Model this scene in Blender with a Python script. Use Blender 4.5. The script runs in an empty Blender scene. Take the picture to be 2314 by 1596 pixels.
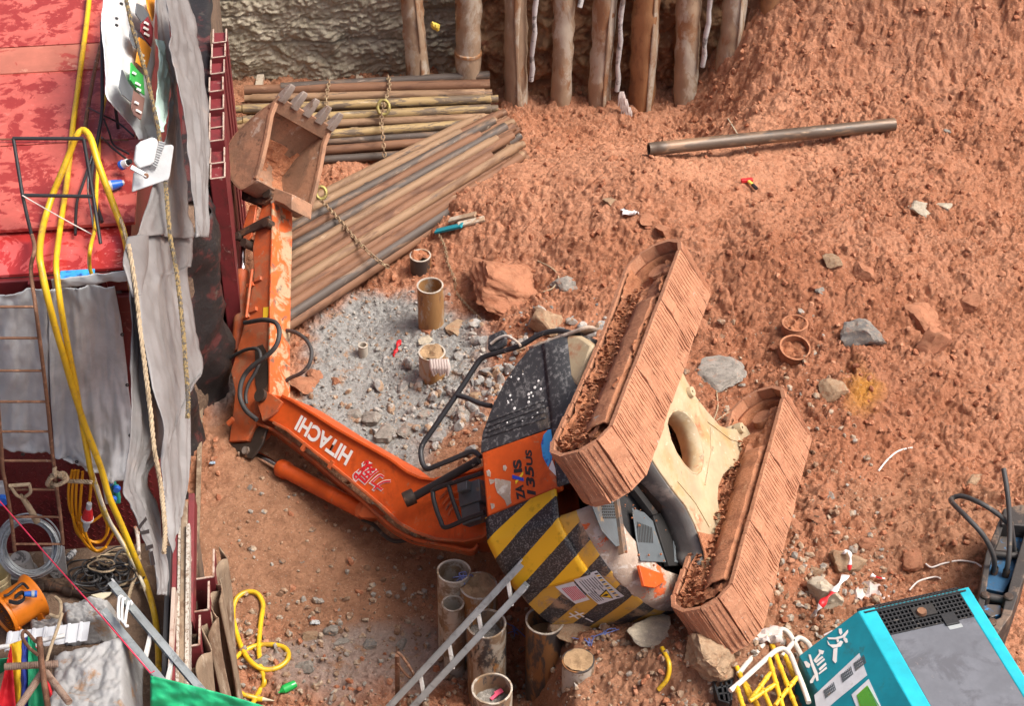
import bpy, bmesh, math, random
import numpy as np
from mathutils import Vector, Matrix, noise as mnoise
from mathutils.geometry import tessellate_polygon
random.seed(7); RNG = np.random.default_rng(7)
rad = math.radians
scene = bpy.context.scene
COL = scene.collection

# ---------------------------------------------------------------- camera
FPX, PW, PH = 4525.0, 2314.0, 1596.0
CAM = np.array([0.0, -17.6, 14.8]); PITCH = rad(40)
cam_d = bpy.data.cameras.new('camera'); cam = bpy.data.objects.new('camera', cam_d); COL.objects.link(cam)
cam.location = CAM; cam.rotation_euler = (rad(90) - PITCH, 0, 0)
cam_d.sensor_width = 36; cam_d.lens = 36 * FPX / PW; cam_d.clip_end = 400; cam_d.clip_start = 0.5
scene.camera = cam
# ---------------------------------------------------------------- sky, sun, exposure
SUN_EL, SUN_AZ = rad(58), rad(98)          # azimuth measured from +y towards +x
world = bpy.data.worlds.new('World'); scene.world = world; world.use_nodes = True
wn = world.node_tree; wn.nodes.clear()
sky = wn.nodes.new('ShaderNodeTexSky'); sky.sky_type = 'NISHITA'; sky.sun_disc = False
sky.sun_elevation = SUN_EL; sky.sun_rotation = SUN_AZ; sky.air_density = 0.35; sky.dust_density = 5.0; sky.ozone_density = 0.0
bg = wn.nodes.new('ShaderNodeBackground'); bg.inputs[1].default_value = 0.11
wo = wn.nodes.new('ShaderNodeOutputWorld')
wn.links.new(sky.outputs[0], bg.inputs[0]); wn.links.new(bg.outputs[0], wo.inputs[0])
sun_d = bpy.data.lights.new('sun', 'SUN'); sun_d.energy = 1.5; sun_d.angle = rad(24); sun_d.color = (1, 0.96, 0.9)
sun = bpy.data.objects.new('sun', sun_d); COL.objects.link(sun)
sd = Vector((math.sin(SUN_AZ) * math.cos(SUN_EL), math.cos(SUN_AZ) * math.cos(SUN_EL), math.sin(SUN_EL)))
sun.rotation_euler = (-sd).to_track_quat('-Z', 'Y').to_euler(); sun.location = (6, 6, 20)
scene.view_settings.view_transform = 'Standard'; scene.view_settings.look = 'None'
scene.view_settings.gamma = 1; scene.view_settings.use_curve_mapping = False
scene.view_settings.exposure = 1.25

# ---------------------------------------------------------------- measuring helpers
_fw = np.array([0, math.cos(PITCH), -math.sin(PITCH)]); _up = np.array([0, math.sin(PITCH), math.cos(PITCH)]); _rt = np.array([1.0, 0, 0])
def ray(u, v):
    d = _fw * FPX + _rt * (u - PW / 2) + _up * (PH / 2 - v); return d / np.linalg.norm(d)
def plane(u, v, p, n):                     # sight line through plan point (u, v) met with a plane in the place
    d = ray(u, v); n = np.asarray(n, float); return CAM + d * (((np.asarray(p, float) - CAM) @ n) / (d @ n))
def pz(u, v, z): return plane(u, v, (0, 0, z), (0, 0, 1))
def pyy(u, v, y): return plane(u, v, (0, y, 0), (0, 1, 0))
def T1(x, y): return (x * .33382, y * .33382)
def T2(x, y): return (x * .33382, 532.8 + y * .33382)
def T3(x, y): return (x * .33382, 1063.5 + y * .33382)
def C1(x, y): return ((700 + x / 1.596) * .66763, (900 + y / 1.596) * .66763)
def C2(x, y): return ((1350 + x / 1.3878) * .66763, (1000 + y / 1.3878) * .66763)
def C4(x, y): return ((1800 + x / 1.68) * .66763, (1250 + y / 1.68) * .66763)
def B4(x, y): return ((700 + x / 1.1374) * .66763, (200 + y / 1.1374) * .66763)
def B6(x, y): return ((1300 + x / 2.5711) * .66763, (1800 + y / 2.5711) * .66763)
def B7(x, y): return ((2300 + x / 1.9846) * .66763, (1700 + y / 1.9846) * .66763)
def B8(x, y): return ((2300 + x / 1.7736) * .66763, (700 + y / 1.7736) * .66763)
def V3(a): return Vector((float(a[0]), float(a[1]), float(a[2])))

# ---------------------------------------------------------------- noise
_perm = RNG.permutation(256).astype(np.int64); _ang = RNG.random(256) * 2 * np.pi
def gn(x, y, s=0):
    x = np.asarray(x, float) + s * 17.31; y = np.asarray(y, float) - s * 9.73
    xi = np.floor(x).astype(np.int64); yi = np.floor(y).astype(np.int64); xf = x - xi; yf = y - yi
    def g(ix, iy, dx, dy):
        a = _ang[_perm[(ix + _perm[iy & 255]) & 255]]; return np.cos(a) * dx + np.sin(a) * dy
    u = xf * xf * xf * (xf * (xf * 6 - 15) + 10); v = yf * yf * yf * (yf * (yf * 6 - 15) + 10)
    a = g(xi, yi, xf, yf); b = g(xi + 1, yi, xf - 1, yf); c = g(xi, yi + 1, xf, yf - 1); d = g(xi + 1, yi + 1, xf - 1, yf - 1)
    return (a * (1 - u) + b * u) * (1 - v) + (c * (1 - u) + d * u) * v
def fbm(x, y, o=4, s=0, g=.5):
    t = 0; a = 1
    for i in range(o): t = t + a * gn(x * 2 ** i, y * 2 ** i, s + i); a *= g
    return t
_rv = RNG.random((256, 3))
def worley(x, y, s=0):
    x = np.asarray(x, float) + s * 13.7; y = np.asarray(y, float) + s * 5.1
    xi = np.floor(x).astype(np.int64); yi = np.floor(y).astype(np.int64)
    f1 = np.full(x.shape, 9.0); f2 = np.full(x.shape, 9.0); cid = np.zeros(x.shape)
    for dx in (-1, 0, 1):
        for dy in (-1, 0, 1):
            h = _perm[(xi + dx + _perm[(yi + dy) & 255]) & 255]; r = _rv[h]
            d = np.hypot(xi + dx + r[..., 0] - x, yi + dy + r[..., 1] - y)
            m = d < f1; f2 = np.where(m, f1, np.minimum(f2, d)); cid = np.where(m, r[..., 2], cid); f1 = np.where(m, d, f1)
    return f1, f2, cid
def sstep(a, b, x):
    t = np.clip((x - a) / (b - a), 0, 1); return t * t * (3 - 2 * t)

# ---------------------------------------------------------------- mesh builder
def frame(p, q):                            # basis whose z runs from p to q
    z = (q - p).normalized(); a = Vector((0, 0, 1)) if abs(z.z) < .95 else Vector((1, 0, 0))
    x = a.cross(z).normalized(); return x, z.cross(x), z
class MB:
    def __init__(s): s.v = []; s.f = []; s.m = []
    def add(s, vs, fs, mi=0):
        o = len(s.v); s.v += [tuple(map(float, p)) for p in vs]; s.f += [tuple(i + o for i in f) for f in fs]; s.m += [mi] * len(fs); return s
    def box(s, c, d, X=(1, 0, 0), Y=(0, 1, 0), Z=(0, 0, 1), mi=0, taper=1):
        c = Vector(c); X = Vector(X) * d[0] / 2; Y = Vector(Y) * d[1] / 2; Z = Vector(Z) * d[2] / 2
        vs = [c + X * i * (taper if k > 0 else 1) + Y * j * (taper if k > 0 else 1) + Z * k for k in (-1, 1) for j in (-1, 1) for i in (-1, 1)]
        return s.add(vs, [(0, 2, 3, 1), (4, 5, 7, 6), (0, 1, 5, 4), (2, 6, 7, 3), (0, 4, 6, 2), (1, 3, 7, 5)], mi)
    def bar(s, p, q, w, h, mi=0, upv=None):
        p = Vector(p); q = Vector(q); x, y, z = frame(p, q)
        if upv is not None:
            y = Vector(upv); y = (y - z * y.dot(z)).normalized(); x = y.cross(z)
        return s.box((p + q) / 2, (w, h, (q - p).length), x, y, z, mi)
    def tube(s, pts, r, n=8, closed=False, caps=True, mi=0):
        P = [Vector(p) for p in pts]; k = len(P); R = r if hasattr(r, '__len__') else [r] * k
        rings = []; nx = None
        for i in range(k):
            a = P[(i - 1) % k] if (closed or i > 0) else P[i]; b = P[(i + 1) % k] if (closed or i < k - 1) else P[i]
            t = (b - a); t = t.normalized() if t.length > 1e-9 else Vector((0, 0, 1))
            if nx is None:
                h = Vector((0, 0, 1)) if abs(t.z) < .9 else Vector((1, 0, 0)); nx = h.cross(t).normalized()
            else:
                nx = nx - t * nx.dot(t); nx = nx.normalized() if nx.length > 1e-6 else frame(a, b)[0]
            ny = t.cross(nx)
            rings.append([P[i] + (nx * math.cos(2 * math.pi * j / n) + ny * math.sin(2 * math.pi * j / n)) * R[i] for j in range(n)])
        vs = [p for rg in rings for p in rg]; fs = []
        for i in range(k if closed else k - 1):
            for j in range(n):
                a = i * n + j; b = i * n + (j + 1) % n; i2 = (i + 1) % k
                fs.append((a, b, i2 * n + (j + 1) % n, i2 * n + j))
        if caps and not closed:
            fs.append(tuple(range(n))[::-1]); fs.append(tuple((k - 1) * n + j for j in range(n)))
        return s.add(vs, fs, mi)
    def lathe(s, prof, n=24, p=(0, 0, 0), q=(0, 0, 1), mi=0, wob=0):     # prof: (radius, distance along the axis)
        p = Vector(p); x, y, z = frame(p, Vector(q)); vs = []; fs = []; k = len(prof)
        for i, (r, d) in enumerate(prof):
            for j in range(n):
                a = 2 * math.pi * j / n; rr = r * (1 + wob * math.sin(3 * a + 1) + wob * .6 * math.sin(5 * a))
                vs.append(p + (x * math.cos(a) + y * math.sin(a)) * rr + z * d)
        for i in range(k - 1):
            for j in range(n): fs.append((i * n + j, i * n + (j + 1) % n, (i + 1) * n + (j + 1) % n, (i + 1) * n + j))
        return s.add(vs, fs, mi)
    def disc(s, p, q, r, n=20, mi=0):
        p = Vector(p); x, y, z = frame(p, Vector(q))
        return s.add([p + (x * math.cos(2 * math.pi * j / n) + y * math.sin(2 * math.pi * j / n)) * r for j in range(n)], [tuple(range(n))], mi)
    def prism(s, a, b, holes=(), mi=0):     # a, b: matching outlines (near and far side); holes: [(ha, hb), ...]
        la = [[Vector(p) for p in a]] + [[Vector(p) for p in h[0]] for h in holes]; lb = [[Vector(p) for p in b]] + [[Vector(p) for p in h[1]] for h in holes]
        tri = tessellate_polygon(la); va = [p for l in la for p in l]; vb = [p for l in lb for p in l]; n = len(va)
        nrm = (va[1] - va[0]).cross(va[2] - va[1])
        fs = [tuple(t) for t in tri] + [tuple(n + i for i in reversed(t)) for t in tri]; o = 0
        for l in la:
            for i in range(len(l)):
                j = (i + 1) % len(l); fs.append((o + i, o + j, n + o + j, n + o + i))
            o += len(l)
        return s.add(va + vb, fs, mi)
    def grid(s, fn, nu, nv, mi=0, closed=False):
        vs = [fn(i / (nu - 1), j / (nv - 1)) for j in range(nv) for i in range(nu)]
        return s.add(vs, [(j * nu + i, j * nu + i + 1, (j + 1) * nu + i + 1, (j + 1) * nu + i) for j in range(nv - 1) for i in range(nu - 1)], mi)
    def build(s, name, mat, parent=None, smooth=None, bevel=0, solid=0, fix=True, **tags):
        me = bpy.data.meshes.new(name); me.from_pydata(s.v, [], s.f)
        mats = mat if isinstance(mat, (list, tuple)) else [mat]
        for m in mats: me.materials.append(MAT(m))
        if len(mats) > 1: me.polygons.foreach_set('material_index', s.m)
        if fix:
            bm = bmesh.new(); bm.from_mesh(me); bmesh.ops.recalc_face_normals(bm, faces=bm.faces); bm.to_mesh(me); bm.free()
        me.update()
        return link(name, me, parent, smooth, bevel, solid, **tags)
def link(name, me, parent=None, smooth=None, bevel=0, solid=0, **tags):
    o = bpy.data.objects.new(name, me); COL.objects.link(o)
    if parent is not None: o.parent = parent
    if smooth is not None:
        me.polygons.foreach_set('use_smooth', [True] * len(me.polygons)); me.set_sharp_from_angle(angle=rad(smooth))
    if solid:
        md = o.modifiers.new('thick', 'SOLIDIFY'); md.thickness = solid; md.offset = 0
    if bevel:
        md = o.modifiers.new('edge', 'BEVEL'); md.width = bevel; md.segments = 2; md.limit_method = 'ANGLE'; md.angle_limit = rad(40)
    tag(o, **tags); return o
def tag(o, label=None, cat=None, group=None, kind=None):
    if label: o['label'] = label
    if cat: o['category'] = cat
    if group: o['group'] = group
    if kind: o['kind'] = kind
    return o
def empty(name, loc=(0, 0, 0), **tags):
    o = bpy.data.objects.new(name, None); COL.objects.link(o); o.location = V3(loc); o.empty_display_size = .2; return tag(o, **tags)
def smoothpath(P, n=8, closed=False):       # Catmull-Rom through points
    P = [np.asarray(p, float) for p in P]; k = len(P); out = []
    for i in range(k if closed else k - 1):
        g = (lambda j: P[j % k]) if closed else (lambda j: P[min(max(j, 0), k - 1)])
        p0, p1, p2, p3 = g(i - 1), g(i), g(i + 1), g(i + 2)
        for j in range(n):
            t = j / n; out.append(.5 * (2 * p1 + (p2 - p0) * t + (2 * p0 - 5 * p1 + 4 * p2 - p3) * t * t + (3 * p1 - p0 - 3 * p2 + p3) * t ** 3))
    if not closed: out.append(P[-1])
    return out
ORD = 'first second third fourth fifth sixth seventh eighth ninth tenth eleventh twelfth thirteenth fourteenth fifteenth sixteenth seventeenth eighteenth nineteenth twentieth'.split()

# ---------------------------------------------------------------- materials
_mats = {}
def MAT(n): return n if not isinstance(n, str) else _mats[n]
class NT:
    def __init__(s, name):
        s.mat = bpy.data.materials.new(name); s.mat.use_nodes = True; s.t = s.mat.node_tree; s.t.nodes.clear()
        s.out = s.n('ShaderNodeOutputMaterial'); s.bsdf = s.n('ShaderNodeBsdfPrincipled'); s.l(s.bsdf.outputs[0], s.out.inputs[0]); _mats[name] = s.mat
    def n(s, t, **k):
        x = s.t.nodes.new(t)
        for a, b in k.items(): setattr(x, a, b)
        return x
    def l(s, a, b): s.t.links.new(a, b)
    def setv(s, sock, v):
        if hasattr(v, 'is_linked') or hasattr(v, 'links'): s.l(v, sock)
        elif isinstance(v, (tuple, list)) and len(v) == 3 and sock.type == 'RGBA': sock.default_value = (*v, 1)
        else: sock.default_value = v
    def coord(s, world=False, scl=None):
        if world: c = s.n('ShaderNodeNewGeometry').outputs['Position']
        else:
            tc = s.n('ShaderNodeTexCoord').outputs['Object']; oi = s.n('ShaderNodeObjectInfo').outputs['Random']
            m = s.n('ShaderNodeMath', operation='MULTIPLY'); s.l(oi, m.inputs[0]); m.inputs[1].default_value = 37.0
            a = s.n('ShaderNodeVectorMath', operation='ADD'); s.l(tc, a.inputs[0]); s.l(m.outputs[0], a.inputs[1]); c = a.outputs[0]
        if scl is not None:
            mp_ = s.n('ShaderNodeMapping'); mp_.inputs['Scale'].default_value = scl; s.l(c, mp_.inputs['Vector']); c = mp_.outputs[0]
        return c
    def noise(s, c, scale, detail=5, rough=.6, dist=0):
        x = s.n('ShaderNodeTexNoise'); s.l(c, x.inputs['Vector']); x.inputs['Scale'].default_value = scale; x.inputs['Detail'].default_value = detail
        x.inputs['Roughness'].default_value = rough; x.inputs['Distortion'].default_value = dist; return x.outputs['Fac']
    def vor(s, c, scale, feature='F1'):
        x = s.n('ShaderNodeTexVoronoi', feature=feature); s.l(c, x.inputs['Vector']); x.inputs['Scale'].default_value = scale; return x.outputs['Distance']
    def rng(s, f, a, b, c=0, d=1, smooth=True):
        x = s.n('ShaderNodeMapRange'); x.interpolation_type = 'SMOOTHSTEP' if smooth else 'LINEAR'; s.l(f, x.inputs[0])
        for i, q in enumerate((a, b, c, d)): x.inputs[i + 1].default_value = q
        return x.outputs[0]
    def math(s, op, a, b=0):
        x = s.n('ShaderNodeMath', operation=op); s.setv(x.inputs[0], a); s.setv(x.inputs[1], b); return x.outputs[0]
    def mix(s, f, a, b, mode='MIX'):
        x = s.n('ShaderNodeMix', data_type='RGBA', blend_type=mode); s.setv(x.inputs[0], f); s.setv(x.inputs[6], a); s.setv(x.inputs[7], b); return x.outputs[2]
    def bump(s, h, strength, dist, prev=None):
        x = s.n('ShaderNodeBump'); x.inputs['Strength'].default_value = strength; x.inputs['Distance'].default_value = dist; s.l(h, x.inputs['Height'])
        if prev is not None: s.l(prev, x.inputs['Normal'])
        return x.outputs[0]
    def attr(s, name, out='Color'): return s.n('ShaderNodeAttribute', attribute_name=name).outputs[out]
    def sep(s, c):
        x = s.n('ShaderNodeSeparateXYZ'); s.l(c, x.inputs[0]); return x.outputs
    def fin(s, col, rough=.8, metal=0, normal=None, spec=None):
        b = s.bsdf; s.setv(b.inputs['Base Color'], col); s.setv(b.inputs['Roughness'], rough); s.setv(b.inputs['Metallic'], metal)
        if normal is not None: s.l(normal, b.inputs['Normal'])
        if spec is not None: b.inputs['Specular IOR Level'].default_value = spec
        return s.mat
CLAY = (.42, .178, .094); CLAYD = (.24, .085, .040); CLAYL = (.53, .265, .155)
def wear(name, base, layers=(), rough=.6, metal=0, bump=(30, .3, .01), world=False, scl=None, var=.15):
    """base colour with patches: layers are (colour, scale, lo, hi[, distortion])"""
    t = NT(name); c = t.coord(world, scl); col = base
    n0 = t.noise(c, 3.0, 6, .65); col = t.mix(1.0, base, t.mix(t.rng(n0, .3, .7), (1 - var, 1 - var, 1 - var), (1 + var, 1 + var, 1 + var)), 'MULTIPLY')
    r = rough
    for L in layers:
        f = t.rng(t.noise(c, L[1], 7, .68, L[4] if len(L) > 4 else .4), L[2], L[3]); col = t.mix(f, col, L[0])
        if len(L) > 5: r = t.math('ADD', t.math('MULTIPLY', f, L[5]), r)
    nb = t.bump(t.noise(c, bump[0], 6, .7), bump[1], bump[2]) if bump else None
    return t.fin(col, r, metal, nb)
def flat(name, c, rough=.6, metal=0, var=.08): return wear(name, c, (), rough, metal, (60, .08, .004), var=var)
# ================================================================ ground of the pit
def axis(lo, a, b, hi, fine):
    m = np.arange(a, b, fine); L = []; R = []; d = fine; q = a
    while q > lo: d *= 1.25; q -= d; L.append(q)
    d = fine; q = m[-1]
    while q < hi: d *= 1.25; q += d; R.append(q)
    return np.concatenate([L[::-1], m, R])
GX = axis(-60, -3.6, 7.7, 60, .0140); GY = axis(-60, -6.4, 8.2, 60, .0145)
XX, YY = np.meshgrid(GX, GY)
def bumps(x, y, L):
    z = 0
    for (u, v, zz, amp, sx, sy) in L:
        p = pz(u, v, zz); z = z + amp * np.exp(-(((x - p[0]) / sx) ** 2 + ((y - p[1]) / sy) ** 2) / 2)
    return z
MOUNDS = [(1300, 470, .6, .22, 1.1, .8), (1090, 470, .3, .18, .5, .5), (1850, 650, .9, .22, .9, .9), (2050, 560, .9, .12, .8, .6), (1690, 800, 1, -.12, .5, .6),
          (1180, 1415, .4, -.30, .28, .3), (1625, 1480, 1.3, .50, .48, .28), (1900, 900, 1, .10, .5, .5), (1860, 1100, 1, .20, .35, 1.0), (1600, 1330, 1, .28, .55, .45), (2150, 1250, 1, .16, 1.0, .6),
          (2100, 1560, 1, .35, .8, .5), (1700, 640, 1, .15, .5, .5), (1050, 560, .3, .16, .45, .35), (1480, 520, .6, .15, .5, .4), (760, 980, 0, .05, .8, .8), (1560, 1120, 1, .25, .4, .8)]
def macro(x, y):
    k = sstep(-4.3, -2.2, y); lo = .10 + (-1.9 - .10) * k; hi = .62 + (2.0 - .62) * k
    t = np.clip((x - lo) / (hi - lo), 0, 1); z = t * t * (3 - 2 * t) * (1.0 - .92 * sstep(2.2, 4.6, y) * sstep(3.6, 2.2, x))
    s = sstep(2.0, 4.2, x); q = (y - 4.25 + .25 * np.sin(x * 1.3)) / .22; z = z + s * 1.25 * .22 * np.logaddexp(0, q)
    z = z + .25 * sstep(6.2, 8.5, x) * 1.5
    z = z + bumps(x, y, MOUNDS); return z
def ell(x, y, u, v, z, sx, sy):
    p = pz(u, v, z); return np.hypot((x - p[0]) / sx, (y - p[1]) / sy)
wx = XX + .10 * gn(XX * 2.5, YY * 2.5, 3) + .035 * gn(XX * 9, YY * 9, 4) + .014 * gn(XX * 27, YY * 27, 14); wy = YY + .10 * gn(XX * 2.5, YY * 2.5, 5) + .035 * gn(XX * 9, YY * 9, 6) + .014 * gn(XX * 27, YY * 27, 16)
nz = fbm(XX * 1.1, YY * 1.1, 4, 11)
gravel = np.maximum(sstep(1.12, .78, ell(wx, wy, 880, 800, .4, 1.15, 1.55) + .35 * nz), .8 * sstep(1.1, .6, ell(wx, wy, 500, 830, 0, .35, .8) + .3 * nz))
gravel = np.maximum(gravel, .55 * sstep(1.1, .5, ell(wx, wy, 830, 1490, 0, 1.3, .55) + .5 * nz))
packed = sstep(1.15, .7, ell(wx, wy, 760, 1180, 0, 1.75, 2.2) + .3 * nz)
smoothm = np.maximum(packed, .8 * sstep(1.1, .6, ell(wx, wy, 1500, 400, .6, 2.6, 1.1) + .35 * nz))
smoothm = np.maximum(smoothm, .55 * sstep(1.1, .5, ell(wx, wy, 1700, 1500, 1, 1.5, .55)))
brown = np.maximum(.9 * packed, .7 * sstep(1.15, .6, ell(wx, wy, 1650, 1520, 1, 2.4, .7) + .4 * nz))
brown = np.maximum(brown, .55 * sstep(1.1, .6, ell(wx, wy, 2150, 1220, 1, 1.3, .9) + .4 * nz))
brown = np.maximum(brown, .5 * sstep(4.5, 6.0, YY + .5 * nz))
amp = (1 - .78 * smoothm) * (1 - .62 * gravel) * (.75 + .5 * sstep(-.3, .4, fbm(XX * .7, YY * .7, 3, 21)))
amp *= 1 + .45 * sstep(3.5, 5.5, YY) * sstep(2, 4, XX)
Z = macro(XX, YY) + .05 * fbm(XX * .9, YY * .9, 3, 1)
Z += amp * (.055 * fbm(wx * 2.1, wy * 2.1, 3, 2) + .028 * fbm(wx * 6, wy * 6, 3, 8))
for sc, am, th in ((2.2, .070, .6), (4.6, .040, .55), (10.0, .034, .40), (20.0, .024, .28), (36.0, .012, .2)):
    f1, f2, cid = worley(wx * sc, wy * sc * (1.0 if sc < 4 else 1.55), sc); Z += amp * am * np.where(cid > th, (.4 + .8 * cid), .15) * np.clip(1 - (f1 / .75) ** 2, 0, 1) - amp * am * .25
Z += (.012 + .014 * (1 - smoothm)) * (fbm(XX * 11, YY * 17, 4, 30, .7))
# torn slabs and crevices between them
crk = (1 - .75 * gravel) * (1 - .8 * packed) * (1 - .45 * smoothm) * sstep(-.45, .25, fbm(XX * .8, YY * .8, 2, 91))
for sc, dp, sd_ in ((1.7, .050, 92), (3.6, .045, 93), (8.0, .040, 94), (17.0, .024, 95)):
    f1, f2, cid = worley(wx * sc + .5 * gn(XX * 3, YY * 3, sd_), wy * sc * 1.7 + .5 * gn(XX * 3, YY * 3, sd_ + 3), sd_)
    Z -= crk * dp * np.exp(-(f2 - f1) / .10) * (.35 + .9 * cid); Z += crk * dp * .55 * (cid - .5) * sstep(.02, .25, f2 - f1)
f1, f2, cid = worley(wx * 13, wy * 13, 40); Z += gravel * .016 * np.where(cid > .4, cid, 0) * np.clip(1 - (f1 / .6) ** 2, 0, 1)
# drag marks of bucket teeth on the far slope
gm = sstep(3.2, 4.0, XX) * sstep(6.8, 6.0, XX) * sstep(4.7, 5.2, YY) * sstep(-.1, .25, fbm(XX * .8, YY * .8, 2, 50))
Z -= gm * .07 * np.clip(np.sin((XX + .15 * YY) * 2 * np.pi / .26) + .25 * nz, 0, 1) ** .5
# cracks in the packed clay
cr = smoothm * (1 - gravel); Z -= cr * .012 * sstep(.035, .0, np.abs(gn(wx * 3.3, wy * 3.3, 61)) ) * sstep(-.1, .2, gn(XX * 1.3, YY * 1.3, 62))
def Hs(x, y):
    i = int(np.clip(np.searchsorted(GX, x) - 1, 0, len(GX) - 2)); j = int(np.clip(np.searchsorted(GY, y) - 1, 0, len(GY) - 2))
    a = (x - GX[i]) / (GX[i + 1] - GX[i]); b = (y - GY[j]) / (GY[j + 1] - GY[j])
    return float((Z[j, i] * (1 - a) + Z[j, i + 1] * a) * (1 - b) + (Z[j + 1, i] * (1 - a) + Z[j + 1, i + 1] * a) * b)
def on(u, v, lift=0):
    d = ray(u, v); lo, hi = 12.0, 40.0; t = lo; prev = lo
    while t < hi:
        p = CAM + d * t
        if p[2] - lift < Hs(p[0], p[1]): break
        prev = t; t += .08
    for _ in range(18):
        m = (prev + t) / 2; p = CAM + d * m
        if p[2] - lift < Hs(p[0], p[1]): t = m
        else: prev = m
    return CAM + d * t
def big_mesh(name, co, faces):
    me = bpy.data.meshes.new(name); me.vertices.add(len(co)); me.vertices.foreach_set('co', np.asarray(co, np.float32).ravel())
    nf = len(faces); k = faces.shape[1]; me.loops.add(nf * k); me.loops.foreach_set('vertex_index', faces.astype(np.int32).ravel())
    me.polygons.add(nf); me.polygons.foreach_set('loop_start', np.arange(0, nf * k, k, dtype=np.int32)); me.update(calc_edges=True)
    me.polygons.foreach_set('use_smooth', np.ones(nf, bool)); return me
def quads(nx, ny):
    i, j = np.meshgrid(np.arange(nx - 1), np.arange(ny - 1)); a = (j * nx + i).ravel(); return np.stack([a, a + 1, a + nx + 1, a + nx], 1)
me = big_mesh('pit_ground', np.stack([XX.ravel(), YY.ravel(), Z.ravel()], 1), quads(len(GX), len(GY)))
yel = sstep(1.0, .2, ell(wx, wy, 1950, 890, 1, .32, .55) + .4 * nz)
dry = np.clip(sstep(1.25, .5, ell(wx, wy, 1480, 400, .5, 3.0, 1.5) + .5 * nz), 0, 1); wet = sstep(1.2, .5, ell(wx, wy, 1820, 820, 1, 1.7, 2.2) + .6 * nz) * (1 - dry)
a2 = me.color_attributes.new('soil_b', 'FLOAT_COLOR', 'POINT'); a2.data.foreach_set('color', np.stack([dry.ravel(), wet.ravel(), wet.ravel() * 0, np.ones(Z.size)], 1).astype(np.float32).ravel())
at = me.color_attributes.new('soil', 'FLOAT_COLOR', 'POINT')
at.data.foreach_set('color', np.stack([gravel.ravel(), brown.ravel(), yel.ravel(), np.ones(Z.size)], 1).astype(np.float32).ravel())

t = NT('soil'); c = t.coord(True); sp = t.sep(t.attr('soil'))
big = t.noise(c, .9, 5, .6); mid = t.noise(c, 5, 6, .65); fine = t.noise(c, 45, 5, .7)
col = t.mix(t.rng(big, .35, .65), CLAY, (.50, .235, .135)); col = t.mix(t.rng(mid, .45, .72), col, (.335, .125, .060)); col = t.mix(t.rng(fine, .5, .75), col, CLAYL)
sb_ = t.sep(t.attr('soil_b')); col = t.mix(t.math('MULTIPLY', sb_[0], .65), col, t.mix(t.rng(mid, .4, .7), (.58, .285, .165), (.46, .205, .115))); col = t.mix(t.math('MULTIPLY', sb_[1], .6), col, t.mix(t.rng(mid, .4, .65), (.36, .140, .070), (.29, .105, .050)))
col = t.mix(t.math('MULTIPLY', sp[1], .8), col, t.mix(t.rng(mid, .35, .7), (.34, .185, .105), (.23, .125, .072)))
gr = t.mix(t.rng(t.noise(c, 16, 5, .7), .35, .7), (.27, .265, .25), (.38, .375, .355)); gr = t.mix(t.rng(mid, .56, .70), gr, (.38, .24, .15))
col = t.mix(sp[0], col, gr); col = t.mix(t.math('MULTIPLY', sp[2], .75), col, (.5, .23, .03))
col = t.mix(t.math('MULTIPLY', t.rng(t.noise(c, 34, 7, .78), .54, .66), .7), col, t.mix(1.0, col, (.5, .42, .38), 'MULTIPLY')); spk = t.vor(c, 30); col = t.mix(t.rng(spk, .16, .10), col, (.5, .36, .26))
nb = t.bump(t.noise(c, 70, 6, .8), .9, .018); nb = t.bump(t.vor(c, 36), .35, -.02, nb); nb = t.bump(t.noise(c, 20, 5, .75), .7, .03, nb)
t.fin(col, t.rng(mid, .3, .8, .75, .95), 0, nb, .25)
me.materials.append(MAT('soil')); ground = link('pit_ground', me, kind='structure')

# ================================================================ back of the pit
t = NT('shotcrete'); c = t.coord(True)
a = t.noise(c, 3.2, 7, .7); b = t.noise(c, 22, 5, .7)
col = t.mix(t.rng(a, .35, .65), (.33, .29, .21), (.46, .41, .31)); col = t.mix(t.rng(b, .5, .75), col, (.52, .47, .38)); col = t.mix(t.rng(t.noise(c, 1.1, 4, .6), .6, .72), col, (.33, .19, .10))
z = t.sep(c)[2]; col = t.mix(t.rng(z, 1.30, 1.36), col, (.46, .46, .45))
t.fin(col, .9, 0, t.bump(b, .7, .02), .2)
def wall_sheet(name, mat, x0, x1, z0, z1, step, yfn, disp, **tags):
    xs = np.arange(x0, x1 + step, step); zs = np.arange(z0, z1 + step, step); A, Bz = np.meshgrid(xs, zs)
    Yv = yfn(A, Bz) - disp(A, Bz); co = np.stack([A.ravel(), Yv.ravel(), Bz.ravel()], 1)
    me = big_mesh(name, co, quads(len(xs), len(zs))); me.materials.append(MAT(mat)); return link(name, me, **tags)
def d_conc(x, z):
    w = x + .12 * gn(x * 2, z * 2, 71); q = z + .12 * gn(x * 2, z * 2, 72)
    r = .10 * fbm(w * 1.5, q * 2, 3, 73) + .06 * (np.abs(fbm(w * 4 + q * 3.0, q * 9 - w * 3, 3, 74))) + .03 * fbm(w * 14, q * 22, 3, 75)
    for zz in (1.22, .55, .98):
        r = r - .05 * sstep(.022, .006, np.abs(z - zz + .02 * gn(x * 3, x * 0, 5))) * sstep(-.25, .15, gn(x * .9, x * 0 + zz * 7, 77))
    return r * sstep(1.42, 1.32, z)
wall_sheet('concrete_wall', 'shotcrete', -6.5, -.35, -.4, 3.2, .014, lambda x, z: 5.95 + .06 * (x + 3) + 0 * z, d_conc,
           label='rough grey sprayed concrete wall at the back of the pit', cat='wall')
t = NT('earthface'); c = t.coord(True); a = t.noise(c, 1.6, 6, .65); b = t.noise(c, 14, 6, .7)
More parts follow.
